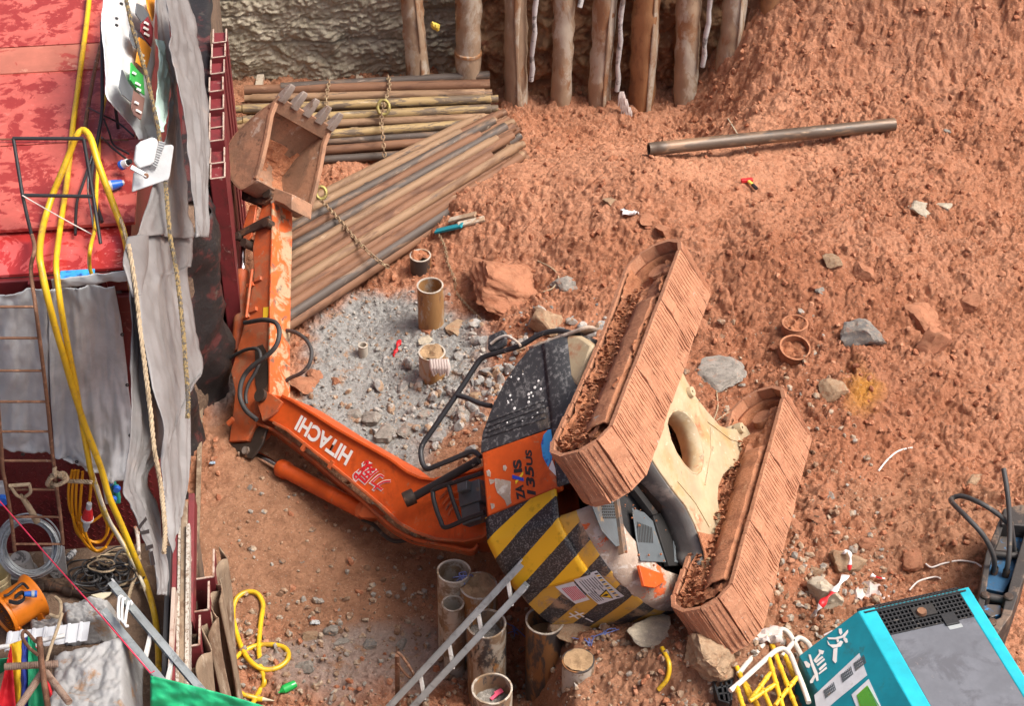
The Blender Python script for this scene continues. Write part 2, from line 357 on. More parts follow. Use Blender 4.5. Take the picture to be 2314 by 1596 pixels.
col = t.mix(t.rng(a, .4, .62), (.27, .125, .062), (.34, .21, .115)); col = t.mix(t.rng(b, .5, .72), col, (.43, .25, .14)); col = t.mix(t.rng(t.noise(c, 4, 5, .6), .55, .7), col, (.22, .085, .045))
t.fin(col, .9, 0, t.bump(t.noise(c, 40, 6, .75), .9, .015), .2)
def d_earth(x, z):
    w = x + .12 * gn(x * 3, z * 3, 81); q = z + .12 * gn(x * 3, z * 3, 82); r = .22 * fbm(w * 1.3, q * 1.3, 3, 83) + .12 * np.abs(fbm(w * 3, q * 4, 3, 85))
    for sc, am in ((3, .12), (7, .07), (15, .03)):
        f1, f2, cid = worley(w * sc, q * sc, sc + 50); r = r + am * (.3 + cid) * np.clip(1 - (f1 / .75) ** 2, 0, 1)
    return r + .02 * fbm(x * 22, z * 22, 2, 86)
wall_sheet('earth_face', 'earthface', -.75, 5.2, -.4, 3.4, .018, lambda x, z: 5.62 + .10 * z, d_earth, kind='structure')

wear('pilemud', (.36, .25, .16), [((.47, .40, .31), 2.2, .50, .58), ((.30, .155, .075), 3.0, .52, .62), ((.20, .10, .05), 6, .62, .75)], .85, 0, (25, .5, .015), scl=(1, 1, .45))
wear('pilerust', (.32, .155, .065), [((.20, .09, .04), 2.5, .48, .6), ((.42, .34, .25), 3, .58, .66)], .8, 0, (25, .5, .012), scl=(1, 1, .4))
PILES = [((930, 0), (947, 200), .155, 'pilemud', 'split mud-caked timber pile beside the concrete wall end'), ((1060, 0), (1057, 200), .165, 'pilemud', 'jointed steel pile with a collar, second from the concrete wall'),
         ((1165, 0), (1168, 246), .155, 'pilemud', 'pale grey pile third from the concrete wall, behind the pipe ends'), ((1275, 0), (1268, 236), .14, 'pilemud', 'cream scraped pile fourth from the concrete wall'),
         ((1368, 0), (1352, 240), .15, 'pilemud', 'pale pile beside a white grout tube, fifth from the concrete wall'), ((1462, 0), (1448, 256), .18, 'pilerust', 'wide rusty orange pile right of the white rag'),
         ((1557, 0), (1550, 192), .165, 'pilemud', 'brown pile with a white stain, third from the soil slope'), ((1662, 0), (1642, 165), .16, 'pilemud', 'leaning muddy pile next to the last short pile'),
         ((1744, 0), (1730, 120), .14, 'pilerust', 'short orange pile last in the row against the soil slope')]
def pile(i, top, bot, r, mat, label):
    p = pyy(bot[0], bot[1], 5.25); q = pyy(top[0], top[1], 5.30); d = (q - p) / (q[2] - p[2]); a = p - d * 1.2; b = p + d * (3.0 - p[2])
    m = MB(); prof = []; L = np.linalg.norm(b - a)
    for k in range(41): prof.append((r * (1 + .03 * math.sin(k * 1.9 + i)), L * k / 40))
    m.lathe(prof, 20, a, b)
    for j in range(len(m.v)):                       # chipped, mud-thickened skin
        v = Vector(m.v[j]); n = mnoise.fractal(v * 5, 1, 2, 4) * .025; m.v[j] = tuple(v + Vector((n, -abs(n), n * .2)))
    root = empty('retaining_pile', a, label=label, cat='pile', group='piles along the back of the pit')
    def loc(mb): mb.v = [tuple(np.array(v) - a) for v in mb.v]; return mb
    loc(m).build('shaft', mat, root, smooth=50)
    if i == 1:
        mm = MB(); s = a + (b - a) * ((pyy(1060, 122, 5.28)[2] - a[2]) / (b[2] - a[2])); u = (b - a) / L
        mm.lathe([(r * .98, 0), (r * 1.12, .012), (r * 1.12, .05), (r * .98, .07)], 20, s, s + u); loc(mm).build('collar', 'pilerust', root, smooth=40)
    if i in (0, 2, 4, 5, 7):                         # torn sheath standing off the shaft
        mm = MB(); u = (b - a) / L; x0 = r * (.55 if i != 2 else .2)
        def fn(s_, t_):
            w = .07 + .03 * math.sin(9 * t_ + i); xx = x0 + w * (s_ - .5) + .02 * math.sin(7 * t_ + i); yy = -math.sqrt(max(r * r - xx * xx, .001)) - .02 - .012 * math.sin(20 * t_)
            return a + u * (L * (.25 + .75 * t_)) + np.array([xx, yy, 0])
        mm.grid(fn, 4, 30); loc(mm).build('torn_sheath', 'pilemud', root, smooth=60, solid=.012)
    return root
for i, P in enumerate(PILES): pile(i, *P)
wear('grouttube', (.50, .48, .46), [((.18, .17, .16), 5, .5, .6), ((.3, .17, .1), 4, .55, .7)], .7, 0, (20, .3, .01))
for (tp, bt, lb) in [((1211, 0), (1200, 182), 'thin grey grout tube between the third and fourth piles'), ((1406, 0), (1394, 205), 'long white grout tube left of the wide rusty pile'),
                     ((1312, 0), (1310, 16), 'stub of grey tube hanging at the top between piles'), ((1606, 0), (1587, 150), 'thin dark blue-grey tube right of the white-stained pile')]:
    p = pyy(*bt, 5.12); q = pyy(*tp, 5.16); d = (q - p) / (q[2] - p[2]); b = p + d * (3.0 - p[2]); m = MB()
    m.tube([tuple(p + (b - p) * k / 14 + np.array([.012 * math.sin(k * 2), 0, 0]) - p) for k in range(15)], [.034 + .004 * math.sin(k * 2.3) for k in range(15)], 10)
    o = m.build('grout_tube', 'grouttube', None, smooth=50, label=lb, cat='tube', group='grout tubes on the back face'); o.location = V3(p)
# ================================================================ the overturned excavator
def _c2w(a): return _rt * a[0] + _up * a[1] - _fw * a[2]
eU = np.array([-.81, -.307, -.5]); eU /= np.linalg.norm(eU)
eF = np.array([-.091, .907, -.412]); eF -= eU * (eF @ eU); eF /= np.linalg.norm(eF)
eF = _c2w(eF); eU = _c2w(eU); eL = np.cross(eU, eF)
EO = np.array([1.95, -4.047, 2.53]); SW = rad(36)
def tolocal(p): q = p - EO; return Vector((q @ eF, q @ eL, q @ eU))
def mp(uv, r): return tolocal(plane(uv[0], uv[1], EO - eL * r, eL))          # on the plane r metres right of the machine's middle
def mu(uv, h): return tolocal(plane(uv[0], uv[1], EO + eU * h, eU))          # on the plane h metres above the machine's sole
cS, sS = math.cos(SW), math.sin(SW)
def uc(t_, l, h): return Vector((t_ * cS - l * sS, t_ * sS + l * cS, h))     # undercarriage coordinates
EX = empty('excavator', label='overturned orange crawler excavator lying on its side across the pit', cat='excavator')
EX.matrix_world = Matrix(((eF[0], eL[0], eU[0], EO[0]), (eF[1], eL[1], eU[1], EO[1]), (eF[2], eL[2], eU[2], EO[2]), (0, 0, 0, 1)))

MUDC = (.36, .14, .068)
wear('orange', (.62, .090, .012), [((.44, .065, .012), 3, .52, .70), ((.52, .20, .09), 5, .60, .72, .3), ((.42, .17, .085), 16, .62, .70, .2), ((.06, .03, .02), 7, .69, .74), ((.55, .42, .33), 30, .72, .76, 0)], .48, 0, (25, .18, .006))
wear('orangeworn', (.62, .11, .02), [((.42, .30, .18), 3.5, .47, .55, 1.0), ((.16, .09, .06), 6, .56, .66), (MUDC, 2.2, .55, .68)], .6, 0, (20, .4, .01))
wear('orangearm', (.52, .105, .028), [((.36, .10, .045), 3, .46, .62), (MUDC, 4, .52, .64), ((.07, .04, .03), 5, .60, .70), ((.40, .28, .19), 12, .62, .70)], .58, 0, (22, .35, .01))
wear('blackpanel', (.040, .041, .044), [((.19, .185, .18), 22, .50, .64, .2), ((.42, .36, .28), 9, .66, .70), ((.30, .24, .17), 1.6, .58, .75)], .55, 0, (80, .5, .004))
wear('mudsteel', (.40, .17, .085), [((.27, .105, .05), 4, .48, .62), ((.47, .25, .14), 11, .55, .7), ((.30, .27, .24), 7, .69, .73)], .88, 0, (22, .9, .02))
wear('mudthick', (.41, .165, .078), [((.25, .09, .042), 5, .5, .66), ((.50, .26, .15), 18, .55, .7)], .95, 0, (30, 1, .03))
wear('shoesteel', (.41, .185, .10), [((.33, .14, .075), 9, .52, .66, .1), ((.52, .46, .42), 14, .68, .72, .1), ((.47, .25, .145), 30, .52, .68, 0)], .88, 0, (30, .9, .012))
wear('cream', (.44, .345, .215), [((.42, .26, .11), 2.2, .50, .68, .1), (MUDC, 1.7, .57, .66, .1), ((.24, .17, .10), 9, .64, .70, .1), ((.58, .50, .36), 14, .6, .7, 0)], .6, 0, (18, .25, .008))
wear('bucketsteel', (.24, .135, .082), [((.36, .19, .11), 2.6, .45, .60), ((.42, .33, .26), 3.5, .60, .68, .4), ((.12, .07, .045), 5, .58, .68), ((.09, .06, .05), 9, .70, .75)], .8, 0, (20, .5, .015))
wear('toothsteel', (.33, .28, .24), [((.20, .13, .09), 8, .5, .65)], .6, .4, (30, .4, .01))
wear('greasesteel', (.06, .042, .032), [((.22, .11, .06), 6, .52, .66), ((.45, .10, .02), 9, .70, .75)], .5, .3, (20, .5, .01))
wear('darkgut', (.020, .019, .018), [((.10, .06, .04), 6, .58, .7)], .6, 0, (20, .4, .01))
wear('greyplate', (.115, .135, .145), [((.33, .22, .12), 5, .58, .66), ((.10, .1, .1), 9, .6, .7)], .5, .2, (30, .2, .005))
flat('chrome', (.85, .85, .87), .12, 1); wear('hose', (.045, .043, .042), [((.20, .15, .10), 12, .6, .7)], .6, 0, (120, .5, .004))
wear('blackbar', (.03, .03, .032), [((.35, .30, .25), 12, .62, .68)], .5, 0, (30, .2, .005))
flat('whitepaint', (.80, .78, .74), .5); flat('redpaint', (.72, .02, .03), .5); flat('blueprint', (.02, .06, .45), .5); flat('yellowprint', (.8, .52, .03), .5); flat('blackprint', (.02, .02, .022), .5)
wear('crescentblue', (.05, .36, .75), [((.02, .05, .35), 4, .5, .6)], .4)
wear('scraped', (.40, .31, .24), [((.55, .5, .44), 6, .5, .6), ((.62, .12, .03), 4, .60, .64), ((.12, .11, .11), 5, .62, .7)], .8, 0, (20, .6, .015))
# hazard paint: stripes run across (arc, height) stored in the 'st' attribute
def hazard(name, yc, kc, dirt):
    t = NT(name); c = t.coord(); a = t.sep(t.attr('st')); w = t.math('ADD', a[0], t.math('MULTIPLY', a[1], .48))
    w = t.math('ADD', w, t.math('MULTIPLY', t.math('SUBTRACT', t.noise(c, 30, 3), .5), .008))
    fr = t.math('FRACT', t.math('DIVIDE', t.math('ADD', w, 10 * .37 + .112 - 5), .37)); m = t.math('GREATER_THAN', fr, .47)
    y = t.mix(t.rng(t.noise(c, 8, 6, .7), .55, .72), yc, tuple(q * .6 for q in yc)); k = t.mix(t.rng(t.noise(c, 60, 4, .7), .5, .64), kc, (.17, .165, .16))
    col = t.mix(m, y, k); col = t.mix(t.rng(t.noise(c, 4, 7, .7, .5), *dirt), col, (.34, .22, .14)); t.fin(col, .45, 0, t.bump(t.noise(c, 50, 4), .15, .004))
hazard('hazard', (.78, .43, .015), (.022, .022, .024), (.66, .72)); hazard('hazardworn', (.58, .33, .05), (.03, .03, .032), (.52, .66))

def side(pts, r, loc=None): return [p if isinstance(p, Vector) else mp(p, r) for p in pts]
def sh(pts, r): return [Vector((p.x, -r, p.z)) for p in pts]
def slab(name, mat, pts, r0, r1, parent=EX, smooth=35, bevel=.012, holes=(), **k):
    a = side(pts, r0); return MB().prism(a, sh(a, r1), [(side(h, r0), sh(side(h, r0), r1)) for h in holes]).build(name, mat, parent, smooth=smooth, bevel=bevel, **k)
def strip(m, pts, r0, r1, th, mi=0):        # plate running along a side-view line
    n = len(pts); nr = []
    for i in range(n):
        a = pts[max(i - 1, 0)]; b = pts[min(i + 1, n - 1)]; d = Vector((b.x - a.x, 0, b.z - a.z)).normalized(); nr.append(Vector((-d.z, 0, d.x)) * th / 2)
    vs = []
    for p, q in zip(pts, nr):
        for r in (r0, r1):
            vs += [Vector((p.x, -r, p.z)) + q, Vector((p.x, -r, p.z)) - q]
    fs = []
    for i in range(n - 1):
        o = 4 * i; p = o + 4; fs += [(o, p, p + 2, o + 2), (o + 1, o + 3, p + 3, p + 1), (o, o + 1, p + 1, p), (o + 2, p + 2, p + 3, o + 3)]
    fs += [(0, 2, 3, 1), (4 * n - 4, 4 * n - 3, 4 * n - 1, 4 * n - 2)]; return m.add(vs, fs, mi)
def hosep(name, mat, uv, r, rad_, parent=EX, n=8, seg=8):
    rr = r if hasattr(r, '__len__') else [r] * len(uv)
    pts = smoothpath([np.array(mp(p, q)) for p, q in zip(uv, rr)], n); return MB().tube(pts, rad_, seg).build(name, mat, parent, smooth=60)
def text_mesh(body, bold=.0):
    cu = bpy.data.curves.new('lettering', 'FONT'); cu.body = body; cu.offset = bold; cu.resolution_u = 4
    ob = bpy.data.objects.new('tmp', cu); COL.objects.link(ob); dg = bpy.context.evaluated_depsgraph_get(); dg.update()
    me = bpy.data.meshes.new_from_object(ob.evaluated_get(dg)); bpy.data.objects.remove(ob); return me
def lettering(body, mat, o, x, y, lift, parent, bold=.02, name='lettering', warp=None):
    """text laid into the parallelogram with corner o, baseline end x and cap-height corner y"""
    me = text_mesh(body, bold); n = len(me.vertices); co = np.zeros(n * 3); me.vertices.foreach_get('co', co); co = co.reshape(-1, 3)
    lo = co.min(0); hi = co.max(0); s = (co[:, 0] - lo[0]) / (hi[0] - lo[0]); t_ = (co[:, 1] - lo[1]) / (hi[1] - lo[1])
    o = np.array(o); x = np.array(x); y = np.array(y); nrm = np.cross(x - o, y - o); nrm /= np.linalg.norm(nrm)
    out = o + np.outer(s, x - o) + np.outer(t_, y - o) + nrm * lift
    me.vertices.foreach_set('co', out.ravel()); me.materials.clear(); me.materials.append(MAT(mat)); me.update(); return link(name, me, parent)

# ---- boom
bu = [(412, 705), (470, 735), (560, 790), (700, 880), (850, 965), (1000, 1050), (1090, 1118), (1160, 1150), (1230, 1160), (1320, 1140), (1480, 1105)]
bl = [(1495, 1470), (1400, 1490), (1250, 1480), (1130, 1440), (1040, 1390), (960, 1310), (860, 1225), (700, 1095), (560, 985), (440, 890), (365, 850)]
LB = [Vector((.45, 0, 1.75)), Vector((.25, 0, 1.45)), Vector((-.05, 0, 1.5)), Vector((-.05, 0, 1.9))]
up_ = [mp(C1(*p), .20) for p in bu]; lo_ = [mp(C1(*p), .20) for p in bl]; end_ = [mp(C1(*p), .20) for p in [(325, 835), (268, 735), (262, 700), (290, 678), (330, 690)]]
boom = slab('boom', 'orange', up_ + sh(LB, .20) + lo_ + end_, .20, -.20)
m = MB(); strip(m, up_ + sh(LB[:1], .2), .232, -.232, .03); m.build('boom_flange', 'orange', boom, smooth=35, bevel=.005)
m = MB(); strip(m, sh(LB[3:], .2) + lo_, .232, -.232, .03); m.build('boom_flange', 'orangearm', boom, smooth=35, bevel=.005)
lettering('HITACHI', 'whitepaint', mp(C1(793, 1003), .2), mp(C1(512, 806), .2), mp(C1(752, 1083), .2), .004, boom, .035)
for body, o, x, y in [('力', (1000, 1165), (935, 1120), (935, 1232)), ('威', (935, 1105), (868, 1045), (850, 1200))]:
    lettering(body, 'whitepaint', mp(C1(o[0] + 4, o[1] - 3), .2), mp(C1(x[0] - 4, x[1] - 6), .2), mp(C1(y[0] - 2, y[1] + 8), .2), .004, boom, .05, 'brush_outline')
    lettering(body, 'redpaint', mp(C1(*o), .2), mp(C1(*x), .2), mp(C1(*y), .2), .008, boom, .012, 'brush_character')
m = MB()
for a, b in [((690, 1060), (668, 1098)), ((545, 965), (520, 1000)), ((150, 830), (120, 860))]:
    p = mp(C1(*a), .2); q = mp(C1(*b), .2); MB().bar(p + Vector((0, -.02, 0)), q + Vector((0, -.02, 0)), .03, .05).build('hose_bracket', 'orangearm', boom, smooth=35)
# boom-side hinge bracket and knuckle on the elbow
slab('elbow_knuckle', 'orangearm', [C1(*p) for p in [(265, 690), (300, 672), (345, 690), (408, 735), (372, 790), (345, 815), (300, 840), (290, 800), (268, 740)]], .235, .205)
m = MB(); m.lathe([(0, 0), (.07, 0), (.075, .01), (.075, .05), (0, .05)], 18, mp(C1(300, 705), .235), mp(C1(300, 705), .235) + Vector((0, -1, 0))); m.build('elbow_pin', 'greasesteel', EX, smooth=40)
# ---- arm
arm_l = [(118, 952), (135, 840), (152, 680), (128, 572), (150, 500), (178, 400), (205, 300), (222, 220), (240, 130), (255, 40)]
arm_pts = [C1(*p) for p in arm_l] + [(570, 560), (582, 500), (592, 462), (606, 448), (618, 452)] + [(617, 520), (613, 650), (611, 880)] + [C1(*p) for p in [(330, 715), (300, 770), (262, 862), (212, 946)]]
arm = slab('arm', 'orangearm', arm_pts, .145, -.145)
ap = [mp(p, .145) for p in [(618, 452), (617, 520), (613, 650), (611, 780), (611, 895)]]
m = MB(); strip(m, ap, .165, -.165, .024); m.build('arm_underplate', 'orangeworn', arm, smooth=35, bevel=.004)
slab('tail_bracket', 'greasesteel', [C1(*p) for p in [(122, 960), (235, 955), (262, 880), (300, 850), (325, 880), (300, 960), (262, 1015), (238, 1046), (188, 1030)]], .12, .085)
slab('tail_bracket', 'orangearm', [C1(*p) for p in [(150, 985), (235, 955), (262, 880), (300, 850), (322, 880), (300, 960), (262, 1015), (238, 1046), (188, 1030)]], -.085, -.12)
m = MB(); m.lathe([(0, 0), (.045, 0), (.045, .03), (0, .03)], 16, mp(C1(215, 1000), .12), mp(C1(215, 1000), .12) + Vector((0, -1, 0))); m.build('pin', 'toothsteel', EX, smooth=40)
slab('arm_stain_plate', 'greasesteel', [C1(*p) for p in [(260, 440), (300, 425), (320, 460), (332, 560), (330, 690), (275, 690), (262, 640)]], .152, .147, arm, bevel=0)
slab('warning_label', 'yellowprint', [C1(*p) for p in [(305, 225), (333, 222), (330, 268), (318, 288), (303, 280)]], .150, .146, arm, bevel=0)
m = MB()
for x, y in [(240, 105), (215, 275), (280, 75), (255, 240)]:
    p = mp(C1(x, y), .15); MB().box(p, (.05, .06, .10)).build('pipe_clamp', 'orangearm', arm, smooth=35, bevel=.006)
m = MB(); m.tube([mp(C1(245, 20), .19), mp(C1(232, 120), .19), mp(C1(212, 280), .19)], .016, 8); m.build('hydraulic_pipe', 'orangearm', arm, smooth=50)
# ---- cylinders
def cyl(name, a, b, c, d, rr, rb, mat, r=0):
    A, B, C_, D = [mp(p, r) for p in (a, b, c, d)]; L = (D - C_).length
    o = MB().lathe([(0, 0), (rb * 1.02, 0), (rb * 1.18, .02), (rb * 1.18, .12), (rb, .14), (rb, L * .6), (rb * 1.03, L * .605), (rb * 1.03, L * .64), (rb, L * .645), (rb, L), (0, L)], 22, C_, D).build(name, mat, EX, smooth=40)
    MB().tube([A, B], rr, 18).build('rod', 'chrome', o, smooth=40); return o
cyl('bucket_cylinder', (550, 545), (549, 625), (549, 612), (536, 795), .030, .066, 'orangearm', .02)
ac = cyl('arm_cylinder', C1(262, 1015), C1(420, 1105), C1(395, 1090), C1(850, 1330), .045, .085, 'orange', 0)
m = MB(); m.lathe([(.0, 0), (.085, 0), (.085, .2), (0, .2)], 20, mp(C1(835, 1318), .1), mp(C1(835, 1318), .1) + Vector((0, 1, 0))); m.build('end_eye', 'orangearm', ac, smooth=40)
slab('cylinder_bracket', 'orangearm', [C1(*p) for p in [(810, 1350), (835, 1365), (905, 1362), (960, 1345), (900, 1290), (850, 1290)]], .13, .09)
cyb = MB().tube([mp(C1(1110, 1255), .36), mp(C1(1470, 1050), .36)], .042, 16).build('boom_cylinder', 'blackbar', EX, smooth=40)
MB().lathe([(.03, .0), (.075, .0), (.08, .02), (.08, .11), (.04, .11)], 18, mp(C1(1066, 1268), .40), mp(C1(1125, 1242), .34)).build('rod_eye', 'greasesteel', cyb, smooth=40)
# ---- bucket
bk = [(266, 158), (200, 205), (150, 250), (105, 296), (82, 340), (75, 375), (80, 420), (95, 460), (128, 497), (165, 482), (192, 462)]
bp = [mp(B4(*p), .47) for p in bk]; bpd = [Vector(p) for p in smoothpath([np.array(p) for p in bp], 4)]
m = MB(); strip(m, bpd, .47, -.47, .03); bucket = m.build('bucket', 'bucketsteel', EX, smooth=40, bevel=.004)
for rr in (.47, -.44):
    a = sh(bpd, rr) + [mp(B4(*p), .47) * 1 for p in [(205, 400), (228, 300), (243, 210)]]; a = sh(a, rr)
    MB().prism(a, sh(a, rr - .03)).build('side_plate', 'bucketsteel', bucket, smooth=35, bevel=.006)
    w = [mp(B4(*p), .47) for p in [(262, 165), (243, 215), (228, 300), (205, 400), (186, 460)]]
    m = MB(); strip(m, sh(w, rr), rr + .012, rr - .042, .05); m.build('side_cutter', 'bucketsteel', bucket, smooth=35, bevel=.006)
lip = bp[0]; td = (mp(B4(306, 112), .47) - mp(B4(272, 152), .47)).normalized()
m = MB(); lp = [lip - td * .12, lip + td * .06]; strip(m, lp, .48, -.48, .04); m.build('cutting_edge', 'bucketsteel', bucket, smooth=35, bevel=.006)
for i in range(5):
    r = .42 - .21 * i; base = Vector((lip.x, -r, lip.z)) + td * .02; n = Vector((-td.z, 0, td.x)); X = Vector((0, 1, 0))
    vs = []
    for d, w, h in ((0, .105, .085), (.10, .10, .075), (.20, .085, .045), (.235, .075, .018)):
        for a, b in ((-1, -1), (1, -1), (1, 1), (-1, 1)): vs.append(base + td * d + X * a * w / 2 + n * b * h / 2)
    fs = [(0, 3, 2, 1), (12, 13, 14, 15)] + [(k * 4 + j, k * 4 + (j + 1) % 4, k * 4 + 4 + (j + 1) % 4, k * 4 + 4 + j) for k in range(3) for j in range(4)]
    MB().add(vs, fs).build('tooth', 'toothsteel', bucket, smooth=30, bevel=.006)
m = MB()
def fnm(s_, t_):
    a = bpd[int(8 + t_ * (len(bpd) - 12))]; c_ = Vector((lip.x * .35 + bp[-1].x * .65, 0, lip.z * .35 + bp[-1].z * .65)); k = .10 + .10 * mnoise.fractal(Vector((s_ * 3, t_ * 4, 2)), 1, 2, 4) + .08 * math.sin(s_ * 5 + 1)
    p = a.lerp(c_, max(.02, k)); return Vector((p.x, -(.435 - .87 * s_), p.z))
m.grid(fnm, 40, 40); m.build('clinging_mud', 'mudthick', bucket, smooth=60)
# ---- bucket linkage
def link_plate(pts, r0, r1, mat='greasesteel', nm='link_plate'): return slab(nm, mat, [B4(*p) for p in pts], r0, r1, bevel=.01)
for r0 in (.20, -.16):
    link_plate([(135, 505), (175, 455), (205, 470), (245, 500), (248, 535), (215, 560), (160, 550), (132, 540)], r0, r0 - .05)
    link_plate([(100, 672), (130, 655), (215, 610), (240, 600), (245, 625), (220, 645), (160, 670), (112, 695)], r0, r0 - .04)
    link_plate([(140, 640), (165, 560), (190, 560), (185, 600), (172, 680), (140, 720)], r0 - .01, r0 - .04, 'orangearm')
m = MB()
for x, y, rr, ln in [(150, 525, .05, .46), (228, 515, .06, .10), (225, 628, .055, .10), (112, 680, .045, .3), (140, 705, .05, .3)]:
    p = mp(B4(x, y), .24); MB().lathe([(0, 0), (rr, 0), (rr, ln), (0, ln)], 16, p, p + Vector((0, 1, 0))).build('linkage_pin', 'greasesteel', EX, smooth=40)
link_plate([(235, 485), (330, 520), (325, 580), (300, 560), (262, 545), (245, 560)], .17, -.17, 'bucketsteel', 'arm_nose')
# ---- hoses at the elbow and along the boom
hosep('hydraulic_hose', 'hose', [C1(*p) for p in [(205, 308), (250, 300), (310, 292), (372, 308), (392, 360), (375, 430), (320, 490), (250, 540), (205, 590), (182, 650), (182, 720), (215, 785), (270, 832)]], [.2, .24, .28, .30, .32, .32, .32, .32, .30, .3, .28, .26, .24], .027)
hosep('hydraulic_hose', 'hose', [C1(*p) for p in [(120, 505), (165, 475), (225, 450), (275, 452), (290, 500), (265, 570), (225, 640), (210, 700), (215, 745)]], [.12, .16, .2, .22, .22, .22, .22, .2, .18], .02)
hosep('hydraulic_hose', 'hose', [C1(*p) for p in [(400, 352), (440, 350), (490, 365), (540, 405), (566, 465), (552, 535), (510, 580), (455, 605), (405, 635)]], [-.1] * 9, .022)
hosep('hydraulic_hose', 'hose', [C1(*p) for p in [(840, 1370), (900, 1400), (960, 1460), (1020, 1490), (1100, 1480)]], -.1, .022)
for k, (dr, dv) in enumerate(((.14, 8), (.02, 18), (-.08, 28))):
    hosep('hydraulic_pipe', 'orangearm', [C1(x, y + dv) for x, y in [(275, 845), (360, 880), (440, 935), (560, 1030), (700, 1150), (820, 1245), (920, 1335), (1010, 1410), (1110, 1465), (1220, 1490), (1330, 1510), (1430, 1530), (1465, 1500)]], dr, .019)
# orange valve pipes by the boom foot
for k in range(7):
    x = 1250 + 28 * k; hosep('valve_pipe', 'orangearm', [C1(x, 1310 + 12 * (k % 3)), C1(x - 5, 1370), C1(x + 18, 1430), C1(x + 70, 1480 - 6 * k), C1(1470, 1500 - 14 * k)], .1 + .04 * (k % 3), .017)
for k in range(4):
    hosep('valve_pipe', 'orangearm', [C1(1260 + 15 * k, 1260 + 30 * k), C1(1330, 1190 + 40 * k), C1(1400, 1180 + 45 * k), C1(1480, 1185 + 50 * k)], .25, .014)
m = MB(); p = mp(C1(1450, 1240), .3); m.box(p, (.22, .2, .26)); m.box(p + Vector((.06, -.12, .03)), (.10, .1, .12)); m.box(p + Vector((-.2, -.02, .02)), (.18, .12, .22)); m.build('control_valve', 'greyplate', EX, smooth=35, bevel=.01)
m = MB(); m.box(Vector((-.05, 0, 1.95)), (1.2, 1.3, .3)); m.build('boom_foot_housing', 'orangearm', EX, smooth=35, bevel=.02)
# ---- guard frame and handrails
gp = [C1(*p) for p in [(1490, 1120), (1400, 1150), (1240, 1205), (1222, 1235), (1235, 1300), (1260, 1370), (1290, 1415), (1400, 1370), (1500, 1335)]]
hosep('guard_frame', 'blackbar', gp, .62, .024, n=4); hosep('guard_frame', 'blackbar', [C1(1305, 1185), C1(1330, 1270), C1(1370, 1380)], .62, .022)
hr = [C2(*p) for p in [(860, 195), (790, 172), (730, 168), (660, 185), (575, 235), (480, 265), (400, 290), (365, 325), (300, 425), (235, 520), (160, 630), (118, 690), (103, 735), (112, 790), (135, 815), (180, 800), (260, 768), (345, 735), (385, 760)]]
rail = hosep('handrail', 'blackbar', hr, 1.12, .026, n=5)
hosep('rail_stay', 'blackbar', [C2(270, 470), C2(320, 482), C2(380, 508), C2(435, 520)], 1.12, .024, rail)
mir = slab('mirror', 'blackpanel', [C2(*p) for p in [(418, 190), (485, 160), (497, 172), (495, 225), (480, 242), (428, 264), (416, 255)]], 1.15, 1.10, bevel=.012)
hosep('mirror_stem', 'scraped', [C2(432, 228), C2(470, 200), C2(510, 192), (C2(555, 220)), C2(572, 238)], 1.17, .014, mir)
# ---- body
slab('front_side_panel', 'blackpanel', [C2(*p) for p in [(384, 742), (386, 690), (392, 650), (440, 520), (500, 400), (560, 312), (610, 255), (672, 222)]] + [mp(C2(680, 245), 1.22), mp(C2(714, 622), 1.22)], 1.22, 1.10, bevel=.02)
slab('rear_side_panel', 'orange', [Vector((.005, -1.22, 1.885)), Vector((.005, -1.22, 1.105)), Vector((-.565, -1.22, 1.105)), Vector((-.625, -1.22, 1.885))], 1.22, 1.10, bevel=.02)
for k in range(4):
    a = mp(C2(405 + 4 * k, 668 - 24 * k), 1.22); b = mp(C2(690 - 3 * k, 575 - 27 * k), 1.22); MB().bar(a, b, .02, .022).build('anti_slip_rib', 'blackpanel', bpy.data.objects['front_side_panel'], smooth=35, bevel=.006)
for k in range(22):
    p = mp(C2(random.uniform(500, 690), random.uniform(350, 640)), 1.224); s = random.uniform(.008, .016)
    MB().lathe([(0, .004), (s * .8, .003), (s, 0)], 8, p, p + Vector((0, -1, 0))).build('paint_spot', 'whitepaint', bpy.data.objects['front_side_panel'])
def loft(name, mat, rows, parent=EX, **k):
    n = len(rows[0]); m = MB(); m.add([p for r in rows for p in r], [(i * n + j, i * n + j + 1, (i + 1) * n + j + 1, (i + 1) * n + j) for i in range(len(rows) - 1) for j in range(n - 1)]); return m.build(name, mat, parent, **k)
sec = [(1.215, 1.095), (1.22, 1.06), (1.22, .98), (1.205, .88), (1.16, .80), (1.08, .74), (.95, .71), (.6, .70)]
loft('lower_side_panel', 'blackpanel', [[Vector((f, -r, h)) for r, h in sec] for f in np.linspace(-.56, .83, 18)], smooth=50, solid=.03)
loft('front_cowl', 'scraped', [[Vector((.84 + .05 * math.sin(a), -(1.22 - .12 * a), 1.25 - .62 * s)) for a in (0, .6, 1.2, 1.8)] for s in np.linspace(0, 1, 10)], smooth=50, solid=.03)
a = [mp(C2(*p), 1.228) for p in [(668, 700), (680, 655), (700, 632), (716, 630), (722, 700), (718, 770), (700, 806), (676, 760)]]; MB().prism(a, sh(a, 1.222)).build('crescent_decal', 'crescentblue', bpy.data.objects['lower_side_panel'])
a = [mp(C2(*p), 1.228) for p in [(718, 775), (722, 780), (745, 845), (752, 862), (705, 815)]]; MB().prism(a, sh(a, 1.222)).build('white_decal', 'whitepaint', bpy.data.objects['lower_side_panel'])
slab('front_corner_cover', 'cream', [C2(*p) for p in [(785, 182), (850, 186), (912, 232), (875, 330), (835, 430), (800, 390), (770, 260)]], 1.20, 1.02, bevel=.03)
rs = bpy.data.objects['rear_side_panel']
